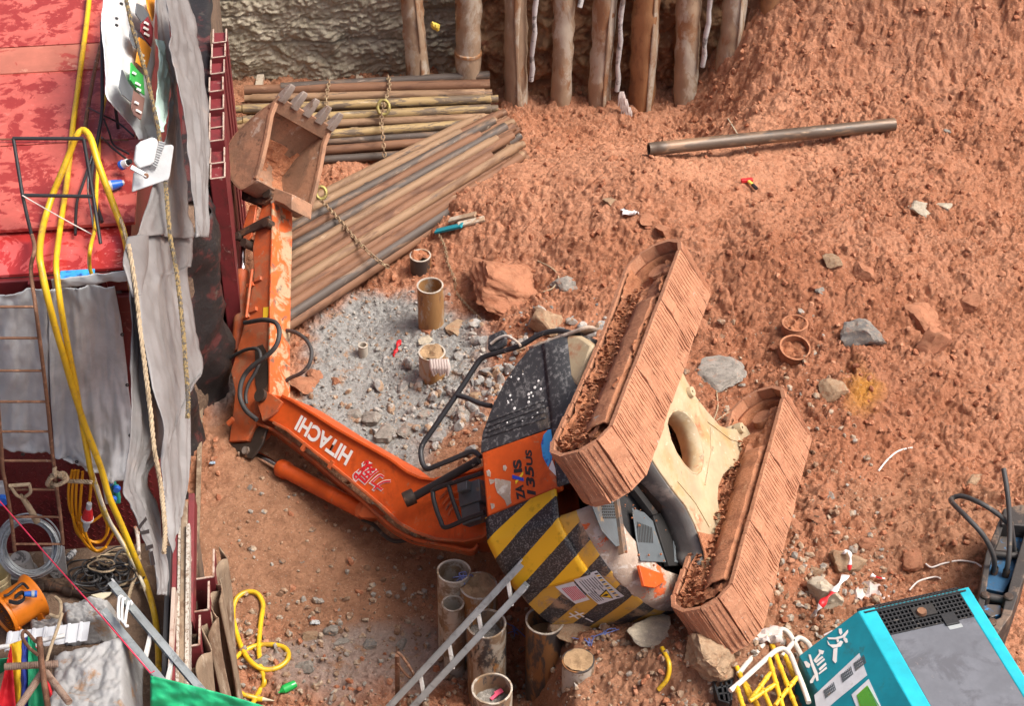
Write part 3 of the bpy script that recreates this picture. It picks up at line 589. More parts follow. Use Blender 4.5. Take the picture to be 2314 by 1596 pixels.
S3 = lambda x, y: ((1600 + x / 3.0267) * .66763, (1450 + y / 3.0267) * .66763)
lettering('ZA', 'blackprint', mp(S3(545, 728), 1.22), mp(S3(520, 578), 1.22), mp(S3(458, 738), 1.22), .004, rs, .05)
lettering('IS', 'blackprint', mp(S3(512, 450), 1.22), mp(S3(500, 318), 1.22), mp(S3(424, 462), 1.22), .004, rs, .05)
for mt_, q in (('blueprint', [(405, 478), (405, 515), (520, 545), (518, 510)]), ('yellowprint', [(435, 545), (515, 445), (515, 475), (440, 575)])):
    a = [mp(S3(*p), 1.224 if mt_ == 'yellowprint' else 1.226) for p in q]; MB().prism(a, sh(a, 1.221)).build('letter_x_stroke', mt_, rs)
lettering('135', 'blackprint', mp(S3(652, 690), 1.22), mp(S3(625, 400), 1.22), mp(S3(560, 672), 1.22), .004, rs, .04)
lettering('US', 'blackprint', mp(S3(620, 385), 1.22), mp(S3(607, 225), 1.22), mp(S3(552, 380), 1.22), .004, rs, .04)
sc_ = [[(225, 515), (255, 520), (300, 525), (390, 545), (385, 700), (395, 770), (350, 800), (330, 740), (290, 700), (250, 660), (230, 600)], [(140, 440), (165, 425), (182, 450), (180, 500), (150, 490)], [(310, 385), (335, 378), (350, 405), (335, 440), (312, 430)], [(165, 520), (225, 530), (215, 560), (180, 580)], [(180, 770), (220, 775), (225, 810), (195, 835)]]
for q in sc_:
    a = [mp(S3(*p), 1.2235) for p in q]; MB().prism(a, sh(a, 1.2205)).build('paint_scrape', 'scraped', rs)
# counterweight: turned wall of radius 1.49 round the swing axis
def st_attr(o, f):
    at = o.data.color_attributes.new('st', 'FLOAT_COLOR', 'POINT')
    for i, v in enumerate(o.data.vertices): s_, h = f(v.co); at.data[i].color = (s_ + 5, h, 0, 1)
A0 = math.atan2(1.22, .855)
def arc(v):
    a = math.atan2(-v.y, -v.x); return (-.855 - (A0 - a) * 1.49) if a < A0 and v.x < -.2 else v.x
prof = [(1.30, 1.905), (1.44, 1.90), (1.478, 1.885), (1.49, 1.85), (1.49, 1.5), (1.49, 1.1), (1.485, .98), (1.475, .94)]
prof = [tuple(p) for p in smoothpath([np.array((p[0], p[1])) for p in prof], 3)]
def cw_pt(a, r, h):
    x = -r * math.cos(a); y = -r * math.sin(a)
    if abs(y) > 1.22 - (1.49 - r): y = math.copysign(1.22 - (1.49 - r), y)
    return Vector((x, y, h))
o = loft('counterweight', 'hazardworn', [[cw_pt(a, r, h) for r, h in prof] for a in np.linspace(A0 + .02, -A0, 60)], smooth=50, solid=.006); st_attr(o, lambda v: (arc(v), v.z)); cw = o
m = MB(); rows = []
for a in np.linspace(A0, .565, 26): rows.append([Vector((-(1.505) * math.cos(a), max(-1.232, -1.505 * math.sin(a)), h)) for h in np.linspace(1.885, 1.115, 14)])
rows = [[Vector((-.625 - (.855 - .625) * k / 4 - (0 if k else 0), -1.232, h if not (k == 0) else h)) for h in np.linspace(1.885, 1.115, 14)] for k in range(4)] + rows
rows[0] = [Vector((-.635 + .055 * (j / 13), -1.232, p.z)) for j, p in enumerate(rows[0])]
o = loft('engine_door', 'hazard', rows, smooth=50, solid=.03); st_attr(o, lambda v: (arc(v), v.z))
lipp = [tuple(p) for p in smoothpath([np.array(q_) for q_ in [(1.476, .955), (1.465, .90), (1.44, .84), (1.39, .785), (1.31, .75), (1.2, .74)]], 3)]
loft('counterweight_lip', 'scraped', [[cw_pt(a, r + .012 * mnoise.fractal(Vector((a * 6, h * 6, 0)), 1, 2, 3), h) for r, h in lipp] for a in np.linspace(A0 + .02, -A0, 60)], cw, smooth=50, solid=.006)
def cwq(deg, h, r=1.497): a = rad(deg); return Vector((-r * math.cos(a), -r * math.sin(a), h))
def cwsheet(name, mat, corners, r, parent=cw, n=6):
    (a0, h0), (a1, h1), (a2, h2), (a3, h3) = corners; m = MB()
    m.grid(lambda s_, t_: cwq((a0 * (1 - s_) + a1 * s_) * (1 - t_) + (a3 * (1 - s_) + a2 * s_) * t_, (h0 * (1 - s_) + h1 * s_) * (1 - t_) + (h3 * (1 - s_) + h2 * s_) * t_, r), n, n); return m.build(name, mat, parent, smooth=60)
wear('paper', (.62, .64, .66), [((.45, .40, .34), 5, .62, .7)], .7)
st1 = cwsheet('warning_sticker', 'paper', [(32.2, 1.306), (32.7, 1.047), (17.2, 1.012), (16.7, 1.295)], 1.500)
st2 = cwsheet('notice_sticker', 'paper', [(31.2, 1.52), (31.0, 1.325), (20.6, 1.322), (20.6, 1.48)], 1.498)
for k in range(13):
    a = 31.9 - k * 1.12; cwsheet('hazard_bar', 'yellowprint' if k % 2 else 'blackprint', [(a, 1.085), (a - .1, 1.05), (a - .75, 1.048), (a - .65, 1.083)], 1.502, st1, 2)
q = lambda a, h: cwq(a, h, 1.503)
m = MB(); m.add([q(23.5, 1.10), q(17.8, 1.12), q(21.0, 1.22)], [(0, 1, 2)]); m.build('warning_triangle', 'blackprint', st1)
m = MB(); q2 = lambda a, h: cwq(a, h, 1.505); m.add([q2(22.8, 1.107), q2(18.5, 1.123), q2(20.95, 1.205)], [(0, 1, 2)]); m.build('warning_triangle', 'yellowprint', st1)
m = MB(); m.add([cwq(a, h, 1.507) for a, h in [(21.5, 1.13), (20.6, 1.12), (20.2, 1.15), (20.9, 1.185), (21.3, 1.16)]], [(0, 1, 2, 3, 4)]); m.build('warning_symbol', 'blackprint', st1)
m = MB()
for k in range(7):
    a0 = 30.5; a1 = 25 - (k % 3); h = 1.27 - .026 * k; m.add([q(a0, h), q(a1, h - .004), q(a1, h - .012), q(a0, h - .008)], [(0, 1, 2, 3)])
for k in range(4):
    h = 1.285 - .022 * k; m.add([q(24, h), q(18.5, h - .004), q(18.5, h - .011), q(24, h - .007)], [(0, 1, 2, 3)])
m.build('printed_lines', 'blackprint', st1)
m = MB()
for k in range(8):
    h = 1.47 - .018 * k; a0 = 29.8 - .1 * k; m.add([q(a0, h), q(22.5, h - .006), q(22.5, h - .014), q(a0, h - .008)], [(0, 1, 2, 3)])
m.build('printed_lines', 'redpaint', st2)
m = MB()
for a0, a1, h0, h1 in [(17, 12, 1.62, 1.60), (17, 12, 1.56, 1.54), (15, 14.2, 1.66, 1.50), (11, 7, 1.55, 1.53)]: m.add([q(a0, h0), q(a1, h0 - .01), q(a1, h1 - .01), q(a0, h1)], [(0, 1, 2, 3)])
m.build('tape_strip', 'whitepaint', cw)
# crushed cab showing under the hood edge
cb = MB(); cb.box(Vector((.35, .72, 2.2)), (1.75, .95, 1.15)); cb.build('cab', 'darkgut', EX, bevel=.12)
loft('window_seal', 'blackbar', [[Vector((-.62 - .12 * math.sin(a), -.25 + .35 * math.cos(a) - w * .2, 1.95 + .30 * math.sin(a) + w)) for w in (0, .05)] for a in np.linspace(0, 2 * math.pi, 26)], smooth=50, solid=.05)
# underside of the house
m = MB(); m.add([cwq(a, .80, 1.30) for a in range(-60, 61, 6)] + [Vector((.8, 1.15, .8)), Vector((.8, -1.10, .8))], [tuple(range(23))]); m.build('belly_plate', 'darkgut', EX, smooth=30, solid=.03)
wear('wornsteel2', (.10, .085, .075), [((.25, .15, .09), 5, .5, .62)], .7, .1)
def belly(name, mat, pts, h, parent=EX, th=.012, **k):
    a = [mu(C4(*p), h) for p in pts]; return MB().prism(a, [p + Vector((0, 0, th)) for p in a]).build(name, mat, parent, smooth=35, bevel=.004, **k)
vp = belly('vent_cover', 'greyplate', [(572, 790), (640, 815), (690, 865), (705, 920), (765, 1100), (622, 1092), (596, 960)], .72)
for k in range(10): belly('vent_slot', 'darkgut', [(600 + 9 * k, 868 + 3.5 * k), (604 + 9 * k, 870 + 3.5 * k), (610 + 9 * k, 985 + .6 * k), (606 + 9 * k, 984 + .6 * k)], .714, vp, .004)
vp = belly('perforated_cover', 'greyplate', [(330, 740), (480, 680), (500, 850), (520, 1000), (480, 1010), (400, 920)], .735)
for i in range(8):
    for j in range(6): belly('vent_hole', 'darkgut', [(395 + 11 * i + 2 * j, 760 + 16 * j), (402 + 11 * i + 2 * j, 758 + 16 * j), (403 + 11 * i + 2 * j, 769 + 16 * j), (396 + 11 * i + 2 * j, 771 + 16 * j)], .729, vp, .004)
belly('frame_rib', 'wornsteel2', [(478, 690), (492, 690), (545, 1040), (525, 1050)], .70, th=.06); belly('frame_rib', 'darkgut', [(540, 630), (560, 610), (720, 820), (690, 830)], .68, th=.06)
belly('cooler_core', 'darkgut', [(690, 830), (800, 800), (870, 1010), (850, 1120), (780, 1120)], .71, th=.05)
for k in range(8): belly('cooler_fin', 'greyplate', [(800 + 7 * k, 880 + 8 * k), (803 + 7 * k, 880 + 8 * k), (818 + 6 * k, 1100 + k), (815 + 6 * k, 1100 + k)], .70, bpy.data.objects['cooler_core'], .01)
belly('side_skirt', 'orange', [(610, 1115), (745, 1165), (755, 1210), (700, 1245), (640, 1235)], .72, th=.03)
m = MB()
for k in range(30):
    p = mu(C4(random.uniform(500, 800), random.uniform(590, 1120)), .69); s = random.uniform(.006, .018); m.box(p, (s, s * .8, s), Vector((1, .3, 0)).normalized(), Vector((-.3, 1, 0)).normalized())
m.build('stuck_dirt', 'mudthick', EX, kind='stuff')
# ---- undercarriage
xo = [(855, 5), (880, 60), (930, 150), (1000, 240), (1070, 320), (1140, 345), (1168, 342), (1176, 318), (1200, 312), (1222, 328), (1245, 372), (1290, 405), (1272, 480), (1252, 548), (1200, 548), (1130, 560), (1092, 600), (1062, 670), (1058, 740), (1075, 840), (1100, 900), (1125, 955), (1182, 935), (1192, 990), (1172, 1095), (1130, 1152), (1040, 1150), (992, 1110), (985, 1040), (960, 960), (930, 880), (880, 780), (800, 680), (730, 580), (665, 478), (560, 300), (700, 60)]
hole = [(770, 310), (778, 275), (800, 243), (832, 232), (868, 245), (905, 280), (935, 330), (958, 395), (972, 460), (974, 530), (962, 578), (940, 596), (912, 590), (870, 545), (825, 480), (790, 400)]
xa = [mu(C4(*p), .42) for p in xo]; ha = [mu(C4(*p), .42) for p in hole]; up3 = lambda L, d: [p + Vector((0, 0, d)) for p in L]
xf = MB().prism(xa, up3(xa, .035), [(ha, up3(ha, .035))]).build('x_frame', 'cream', EX, smooth=35, bevel=.012)
m = MB(); n = len(xa)
for i in range(n):
    j = (i + 1) % n
    continue
    m.add([xa[i] + Vector((0, 0, .02)), xa[j] + Vector((0, 0, .02)), xa[j] * .97 + Vector((0, 0, .36)), xa[i] * .97 + Vector((0, 0, .36))], [(0, 1, 2, 3)])
wear('wornsteel', (.15, .14, .13), [((.34, .30, .26), 3, .52, .64), (MUDC, 2.5, .58, .7)], .6, .2, (20, .4, .01))
e_ = smoothpath([np.array(xa[i_]) for i_ in range(26, 35)], 6); loft('frame_side_wall', 'wornsteel', [[Vector(p_) + Vector((0, 0, .02)), Vector(p_) * .985 + Vector((0, 0, .13)), Vector(p_) * .95 + Vector((0, 0, .24)), Vector(p_) * .90 + Vector((0, 0, .33))] for p_ in e_], xf, smooth=70, solid=.03)
e_ = smoothpath([np.array(xa[i_]) for i_ in range(0, 11)], 5); loft('frame_side_wall', 'cream', [[Vector(p_) + Vector((0, 0, .02)), Vector(p_) * .97 + Vector((0, 0, .20))] for p_ in e_], xf, smooth=70, solid=.03)
e_ = smoothpath([np.array(xa[i_]) for i_ in range(13, 22)], 5); loft('frame_side_wall', 'cream', [[Vector(p_) + Vector((0, 0, .02)), Vector(p_) + Vector((0, 0, .20))] for p_ in e_], xf, smooth=70, solid=.03)
m = MB(); m.add([p for p in ha] + [p + Vector((0, 0, .22)) for p in ha], [(i, (i + 1) % 16, 16 + (i + 1) % 16, 16 + i) for i in range(16)]); m.build('hole_rim', 'cream', xf, smooth=50, solid=.02)
hc = sum(ha, Vector()) / 16; m = MB(); m.grid(lambda s_, t_: Vector((hc.x + (s_ - .5) * 1.1, hc.y + (t_ - .5) * .9, hc.z + .26 + .10 * mnoise.fractal(Vector((s_ * 4, t_ * 4, 0)), 1, 2, 4) + .1 * s_)), 24, 24); m.build('packed_mud', 'mudthick', xf, smooth=60)
hosep('hose', 'scraped', [C4(820, 495), C4(850, 475), C4(900, 468), C4(950, 480)], -.55, .02, EX)
MB().lathe([(.62, .62), (.66, .64), (.66, .86), (.0, .88)], 36, Vector((0, 0, 0)), Vector((0, 0, 1))).build('swing_bearing', 'greasesteel', EX, smooth=40)
TT0, HALF, TR = -.22, 1.34, .305; NSH = 42
per = 4 * HALF + 2 * math.pi * TR
def loop(d, off=0):                          # point, tangent and outward normal at distance d round the track
    d %= per; r = TR + off
    if d < 2 * HALF: return TT0 + HALF - d, TR - r, (-1, 0), (0, -1)
    d -= 2 * HALF
    if d < math.pi * TR: a = d / TR; return TT0 - HALF - r * math.sin(a), TR - r * math.cos(a), (-math.cos(a), math.sin(a)), (-math.sin(a), -math.cos(a))
    d -= math.pi * TR
    if d < 2 * HALF: return TT0 - HALF + d, TR + r - .05 * math.sin(math.pi * d / (2 * HALF)), (1, 0), (0, 1)
    d -= 2 * HALF; a = d / TR; return TT0 + HALF + r * math.sin(a), TR + r * math.cos(a), (math.cos(a), -math.sin(a)), (math.sin(a), math.cos(a))
W_ = .56
def shoe_mesh(seed):
    m = MB(); pt = per / NSH * .97; m.box((0, 0, -.012), (pt, W_, .024))
    for x in (-.056, 0, .056): m.box((x, 0, .010), (.016, W_ * .995, .024), taper=.9)
    me = bpy.data.meshes.new('track_shoe'); me.from_pydata(m.v, [], m.f); me.materials.append(MAT('shoesteel'))
    bm = bmesh.new(); bm.from_mesh(me); bmesh.ops.subdivide_edges(bm, edges=[e for e in bm.edges if e.calc_length() > .3], cuts=9); bm.normal_update()
    for v in bm.verts:
        k = mnoise.fractal(Vector((seed * 3.1, v.co.y * 6, seed)), 1, 2, 3)
        v.co.z += (.017 + .022 * k if v.co.z < .005 and v.co.z > -.02 else .008 * k)
    bm.to_mesh(me); bm.free(); me.update(); return me
SHM = [shoe_mesh(s) for s in range(6)]
def track(lc, lab, dt=0):
    global TT0; TT0 = -.22 + dt
    m = MB(); N = 90
    ring = [loop(per * i / N, -.055) for i in range(N)]; vs = []
    for (x, h, tg, nr) in ring:
        for l in (-.17, .17): vs.append(uc(x, lc + l, h))
    m.add(vs, [(2 * i, 2 * ((i + 1) % N), 2 * ((i + 1) % N) + 1, 2 * i + 1) for i in range(N)])
    tr = m.build('crawler_track', 'mudthick', EX, smooth=60, solid=.06); tr['label'] = lab
    for k in range(NSH):
        x, h, tg, nr = loop(per * (k + .5) / NSH, 0); T_ = uc(tg[0], 0, tg[1]).normalized(); N_ = uc(nr[0], 0, nr[1]).normalized(); L_ = N_.cross(T_)
        o = bpy.data.objects.new('track_shoe', SHM[k % 6]); COL.objects.link(o); o.parent = tr; p = uc(x, lc, h)
        j = random.uniform(-.02, .02); T2_ = (T_ + N_ * j).normalized(); N2 = (N_ - T_ * j).normalized()
        o.matrix_local = Matrix(((T2_.x, L_.x, N2.x, p.x), (T2_.y, L_.y, N2.y, p.y), (T2_.z, L_.z, N2.z, p.z), (0, 0, 0, 1)))
    sgn = 1 if lc > 0 else -1
    # side frame with sloped mud-shedding top
    def P(t_, l, h): return uc(TT0 + t_, lc + sgn * l, h)
    rows = []
    for t_ in np.linspace(-1.15, 1.05, 40):
        nn = lambda q: .03 * mnoise.fractal(Vector((t_ * 5, q * 3, lc)), 1, 2, 3)
        rows.append([P(t_, -.20, .46 + nn(1)), P(t_, -.10, .48 + nn(2)), P(t_, .10, .34 + nn(3)), P(t_, .19, .26 + nn(4)), P(t_, .20, .16 + nn(5)), P(t_, -.2, .14)])
    fr = loft('track_frame', 'mudsteel', rows, smooth=45, solid=.03)
    for t_ in (-1.0, -.45, .1, .62): MB().lathe([(0, -.2), (.085, -.2), (.085, -.06), (.06, -.05), (.06, .05), (.085, .06), (.085, .2), (0, .2)], 16, uc(TT0 + t_, lc, .10), uc(TT0 + t_, lc + 1, .10)).build('roller', 'mudsteel', fr, smooth=40)
    for t_, rr in ((HALF, .235), (-HALF, .225)): MB().lathe([(0, -.15), (.10, -.16), (.12, -.09), (rr, -.07), (rr, .07), (.12, .09), (.10, .16), (0, .15)], 28, uc(TT0 + t_, lc, TR), uc(TT0 + t_, lc + 1, TR)).build('idler_wheel' if t_ > 0 else 'drive_sprocket', 'mudsteel', fr, smooth=40)
    m = MB(); vs_ = -1                        # clay filling the loop on the side one sees
    def fi(s_, t_):
        tt = TT0 - HALF - .1 + (2 * HALF + .12) * s_; k = mnoise.fractal(Vector((s_ * 10, t_ * 3, lc + 2)), 1, 2, 5); k2 = mnoise.fractal(Vector((s_ * 60, t_ * 14, lc)), 1, 2, 3)
        return uc(tt, lc + vs_ * (.215 - .05 * t_ + .045 * k + .02 * k2 - .16 * float(sstep(.86, .98, s_)) * (t_ > .3)), .045 + (2 * TR - .09) * t_)
    m.grid(fi, 220, 34); m.build('loop_mud', 'mudthick', fr, smooth=60)
    rows = []
    for t_ in np.linspace(-1.30, .85, 60):
        e = 1 - float(sstep(.6, .85, t_)); w_ = .02 * mnoise.fractal(Vector((t_ * 6, 1, lc)), 1, 2, 3); rows.append([uc(TT0 + t_, lc + vs_ * (.19 + .03 * e), .09), uc(TT0 + t_, lc + vs_ * (.262 * e + .1 * (1 - e)), .12 + w_), uc(TT0 + t_, lc + vs_ * (.258 * e + .1 * (1 - e)), .24 + w_), uc(TT0 + t_, lc + vs_ * (.20 + .02 * e), .33 + w_), uc(TT0 + t_, lc + vs_ * .12, .38)])
    loft('frame_ledge', 'mudsteel', rows, fr, smooth=45, solid=.02)
    for t_ in (-.95, -.35, .2): MB().lathe([(0, .0), (.03, .0), (.035, -.01)], 14, uc(TT0 + t_, lc + vs_ * .268, .19), uc(TT0 + t_, lc + vs_ * 2, .19)).build('frame_hole', 'darkgut', fr)
    m = MB()                                  # mud packed on the outer ledge between the runs
    def fm(s_, t_):
        tt = TT0 - 1.45 + 2.55 * s_; k = mnoise.fractal(Vector((s_ * 9, t_ * 3, lc)), 1, 2, 5)
        return uc(tt, lc + sgn * (.27 - .30 * t_ + .04 * k), .07 + .25 * t_ + .12 * max(0, 1 - s_ * 2.2) * (1 - t_) + .07 * k + .03 * mnoise.fractal(Vector((s_ * 40, t_ * 9, lc)), 1, 2, 3))
    m.grid(fm, 200, 26); m.build('packed_mud', 'mudthick', fr, smooth=60)
    m = MB()
    for i in range(240):
        s_ = random.random() ** 1.3; tt = TT0 - 1.45 + 2.4 * s_; p = uc(tt, lc + vs_ * random.uniform(.20, .27), .30 + random.uniform(0, .26)); r = random.uniform(.010, .036)
        m.box(p, (r, r * 1.2, r), Vector((random.random(), random.random(), .3)).normalized(), Vector((0, 1, 0)), Vector((0, 0, 1)))
    m.build('mud_clods', 'mudthick', fr, kind='stuff')
    # mud lying on the inside of the upper run
    m = MB()
    def fu(s_, t_):
        d = 2 * HALF + math.pi * TR + 2 * HALF * s_; x, h, tg, nr = loop(d, 0); k = mnoise.fractal(Vector((s_ * 12, t_ * 3, lc + 5)), 1, 2, 5); return uc(x, lc + (t_ - .5) * .54, h - .05 - .04 * max(0, k + .3) - .02 * abs(mnoise.fractal(Vector((s_ * 50, t_ * 10, lc)), 1, 2, 3)))
    m.grid(fu, 160, 26); m.build('clinging_mud', 'mudthick', fr, smooth=60)
q_ = [(945, 925), (1010, 940), (1080, 930), (1125, 955), (1185, 940), (1192, 990), (1172, 1095), (1130, 1154), (1040, 1152), (990, 1112), (983, 1040)]; a_ = [mu(C4(*p_), .405) for p_ in q_]
MB().prism(a_, up3(a_, .012)).build('smeared_mud', 'mudthick', xf, smooth=40)
for i_, (x_, y_) in enumerate([(1188, 335), (1010, 1105), (905, 130)]):
    c_ = mu(C4(x_, y_), .40); MB().lathe([(.012, -.02), (.05, -.022), (.055, .0), (.055, .05)], 16, c_, c_ + Vector((0, 0, 1))).build('boss', 'cream', xf, smooth=40)
for q_ in ([(1015, 330), (1020, 470), (985, 660)], [(1000, 300), (1130, 400), (1250, 430)], [(830, 640), (930, 760), (1010, 900)]):
    MB().tube([mu(C4(*p_), .417) for p_ in q_], .006, 6).build('weld_bead', 'cream', xf, smooth=60)
track(-1.05, 'clay-caked upper crawler track leaning over the body'); track(.93, 'clay-caked lower crawler track pressed into the soil', .20)
# ================================================================ drill pipes
wear('rustpipe', (.20, .098, .052), [((.12, .055, .030), 4, .5, .62), ((.33, .205, .125), 6, .60, .70), ((.10, .075, .06), 5, .66, .74)], .72, .15, (30, .4, .008), scl=(1.6, 1.6, .35))
wear('tanpipe', (.27, .165, .092), [((.16, .088, .048), 4, .5, .62), ((.09, .068, .055), 6, .6, .68), ((.42, .30, .19), 8, .62, .72)], .7, .1, (30, .4, .008), scl=(1.6, 1.6, .35))
wear('darkpipe', (.080, .060, .048), [((.20, .125, .078), 4, .5, .62), ((.36, .29, .22), 7, .62, .7)], .62, 0, (30, .4, .008), scl=(1.6, 1.6, .35))
wear('yellowpipe', (.34, .235, .105), [((.14, .10, .065), 6, .48, .56), ((.55, .47, .33), 5, .58, .68), ((.09, .07, .06), 8, .62, .68)], .6, .1, (30, .4, .008), scl=(1.6, 1.6, .35))
def pipe(name, a, b, r, mat, pin_a=True, pin_b=True, wall=.18, **tags):
    a = V3(a); b = V3(b); L = (b - a).length; pr = r * .80; ir = r * (1 - wall) * .78
    prof = [(ir, .10)] if not pin_a else [(ir, .15)]
    prof += ([(ir, 0), (pr, 0), (pr, .09), (r, .105)] if pin_a else [(r * .84, .10), (r * .84, 0), (r, 0), (r, .02)])
    prof += [(r, L * k / 6) for k in range(1, 6)]
    prof += ([(r, L - .105), (pr, L - .09), (pr, L), (ir, L), (ir, L - .15)] if pin_b else [(r, L - .02), (r, L), (r * .84, L), (r * .84, L - .1)])
    m = MB(); m.lathe(prof, 16, (0, 0, 0), (0, 0, 1)); m.disc((0, 0, .14), (0, 0, 1), ir, 16); m.disc((0, 0, L - .14), (0, 0, -5), ir, 16)
    o = m.build(name, mat, None, smooth=40, **tags); x, y, z = frame(a, b)
    o.matrix_world = Matrix(((x.x, y.x, z.x, a.x), (x.y, y.y, z.y, a.y), (x.z, y.z, z.z, a.z), (0, 0, 0, 1))); return o
# back stack, lying along the concrete wall
G1 = 'pipes of the straight stack by the concrete wall'
BK = [((285, 108), (1088, 62), .062, 'darkpipe', .50, 'dark grey drill pipe topmost at the concrete wall'), ((145, 120), (1090, 97), .072, 'rustpipe', .47, 'thick brown pipe second from the concrete wall in the straight stack'),
      ((145, 152), (1098, 130), .062, 'tanpipe', .42, 'tan pipe with a black end, third from the concrete wall'), ((108, 193), (1122, 152), .066, 'yellowpipe', .40, 'mottled yellowish pipe fourth from the concrete wall in the stack'),
      ((110, 238), (1122, 190), .066, 'yellowpipe', .37, 'mottled grey-yellow pipe fifth from the concrete wall in the stack'), ((107, 264), (1100, 222), .055, 'tanpipe', .33, 'half hidden tan pipe below the two mottled pipes'),
      ((380, 296), (1112, 242), .062, 'yellowpipe', .30, 'yellow pipe with a blue paint streak under the chain ring'), ((380, 322), (1090, 280), .05, 'darkpipe', .22, 'thin dark pipe just below the yellow pipe'),
      ((380, 358), (1080, 300), .062, 'rustpipe', .16, 'dirty brown pipe second lowest in the straight stack'), ((380, 392), (1000, 352), .055, 'darkpipe', .07, 'red-stained lowest pipe of the straight stack'),
      ((130, 178), (1100, 142), .06, 'rustpipe', .33, 'brown pipe wedged between third and fourth pipes of the stack')]
for i, (a, b, r, mt_, z, lb) in enumerate(BK):
    A = pz(*B4(*a), z); B = pz(*B4(*b), z); pipe('drill_pipe', A, B, r, mt_, i not in (0, 1), i not in (0, 1), label=lb, cat='pipe', group=G1)
for k in range(4):
    A = pz(*B4(150, 130 + 50 * k), .20); B = pz(*B4(1060, 92 + 50 * k), .20); pipe('drill_pipe', A - np.array([0, 0, .10]), B - np.array([0, 0, .10]), .06, 'rustpipe', label='brown pipe in the hidden lower layer of the straight stack', cat='pipe', group=G1)
for x in (-2.3, -1.2, -.4):
    A = pz(*B4(200 + 350 * (x + 2.3), 120), .02); m = MB(); m.bar(A + np.array([0, .3, .03]), A + np.array([0, -1.4, .03]), .1, .09)
    m.build('timber_bearer', 'pilemud', None, bevel=.01, label='muddy timber bearer under the %s of the straight pipe stack' % ('left end' if x < -2 else 'middle' if x < -1 else 'right end'), cat='timber')
# slanted fan of pipes
G2 = 'pipes of the slanted chained bundle'; NT2 = 13
def fan(t_, layer, jit):
    vl = 482 + 262 * t_; zl = .17 + .30 * math.sin(math.pi * min(t_ * .9 + .08, 1)) - .125 * layer
    e0 = np.array((1086, 262)); e1 = np.array((1165, 300)); e2 = np.array((1158, 398)); e = e0 * (1 - t_) ** 2 + 2 * e1 * t_ * (1 - t_) + e2 * t_ ** 2
    zr = .28 + .42 * math.sin(math.pi * min(t_ * .85 + .12, 1)) - .125 * layer
    zj = random.uniform(-.03, .03); A = pz(640, vl, zl + zj); B = pz(e[0], e[1], zr + random.uniform(-.03, .03) + .05 * (random.random() < .5)); d = (B - A) / np.linalg.norm(B - A)
    return A - d * random.uniform(.05, .22), B + d * jit
for i in range(NT2):
    t_ = i / (NT2 - 1); A, B = fan(t_, 0, [-.05, -.42, .05, -.25, .1, -.1, .12, -.3, .16, -.05, .14, -.35, .08, .12, -.15, .05, .1][i])
    mt_ = ['tanpipe', 'tanpipe', 'darkpipe', 'rustpipe', 'darkpipe', 'tanpipe', 'rustpipe', 'rustpipe', 'tanpipe', 'rustpipe', 'rustpipe', 'darkpipe', 'rustpipe', 'tanpipe', 'rustpipe', 'tanpipe', 'tanpipe'][i]
    pipe('drill_pipe', A, B, random.choice([.058, .062, .065, .060]), mt_, True, i % 3 != 1, label='%s drill pipe %s from the upper edge of the slanted chained bundle' % ({'t': 'tan', 'd': 'dark', 'r': 'rusty'}[mt_[0]], ORD[i]), cat='pipe', group=G2)
for layer, n in ((1, 14), (2, 12), (3, 8)):
    for i in range(n):
        t_ = (i + .5) / n; A, B = fan(t_, layer, random.uniform(-.1, .3))
        pipe('drill_pipe', A, B, random.choice([.055, .060, .062]), random.choice(['rustpipe', 'tanpipe', 'rustpipe', 'darkpipe']), True, random.random() < .7, label='rusty pipe in the lower layers of the slanted bundle', cat='pipe', group=G2)
for (a, b, j) in [((1090, 300), (1130, 290), 0), ((1120, 330), (1178, 312), 1)]: pass
# the lone pipe
A = on(1466, 337, .10); B = on(2020, 288, .085); B[2] += .05; m = MB(); L = np.linalg.norm(B - A); r = .080
m.lathe([(r * .8, .12), (r * .8, 0), (r, 0), (r, .1), (r * 1.03, .105), (r * 1.03, .22), (r, .225), (r, L * .63), (r * 1.02, L * .632), (r * 1.02, L * .70), (r, L * .702), (r, L), (r * .8, L), (r * .8, L - .15)], 22, (0, 0, 0), (0, 0, 1)); m.disc((0, 0, .1), (0, 0, 1), r * .8, 22); m.disc((0, 0, L - .12), (0, 0, -5), r * .8, 22)
wear('blackcasing', (.11, .078, .055), [((.24, .15, .09), 3, .48, .58), ((.36, .25, .16), 7, .58, .68), ((.06, .055, .05), 5, .56, .62)], .45, .2, (25, .3, .008), scl=(1.4, 1.4, .4))
o = m.build('casing_pipe', ['blackcasing'], None, smooth=40, label='long dark grey steel pipe lying alone on the open clay', cat='pipe'); x, y, z = frame(V3(A), V3(B))
o.matrix_world = Matrix(((x.x, y.x, z.x, A[0]), (x.y, y.y, z.y, A[1]), (x.z, y.z, z.z, A[2]), (0, 0, 0, 1)))
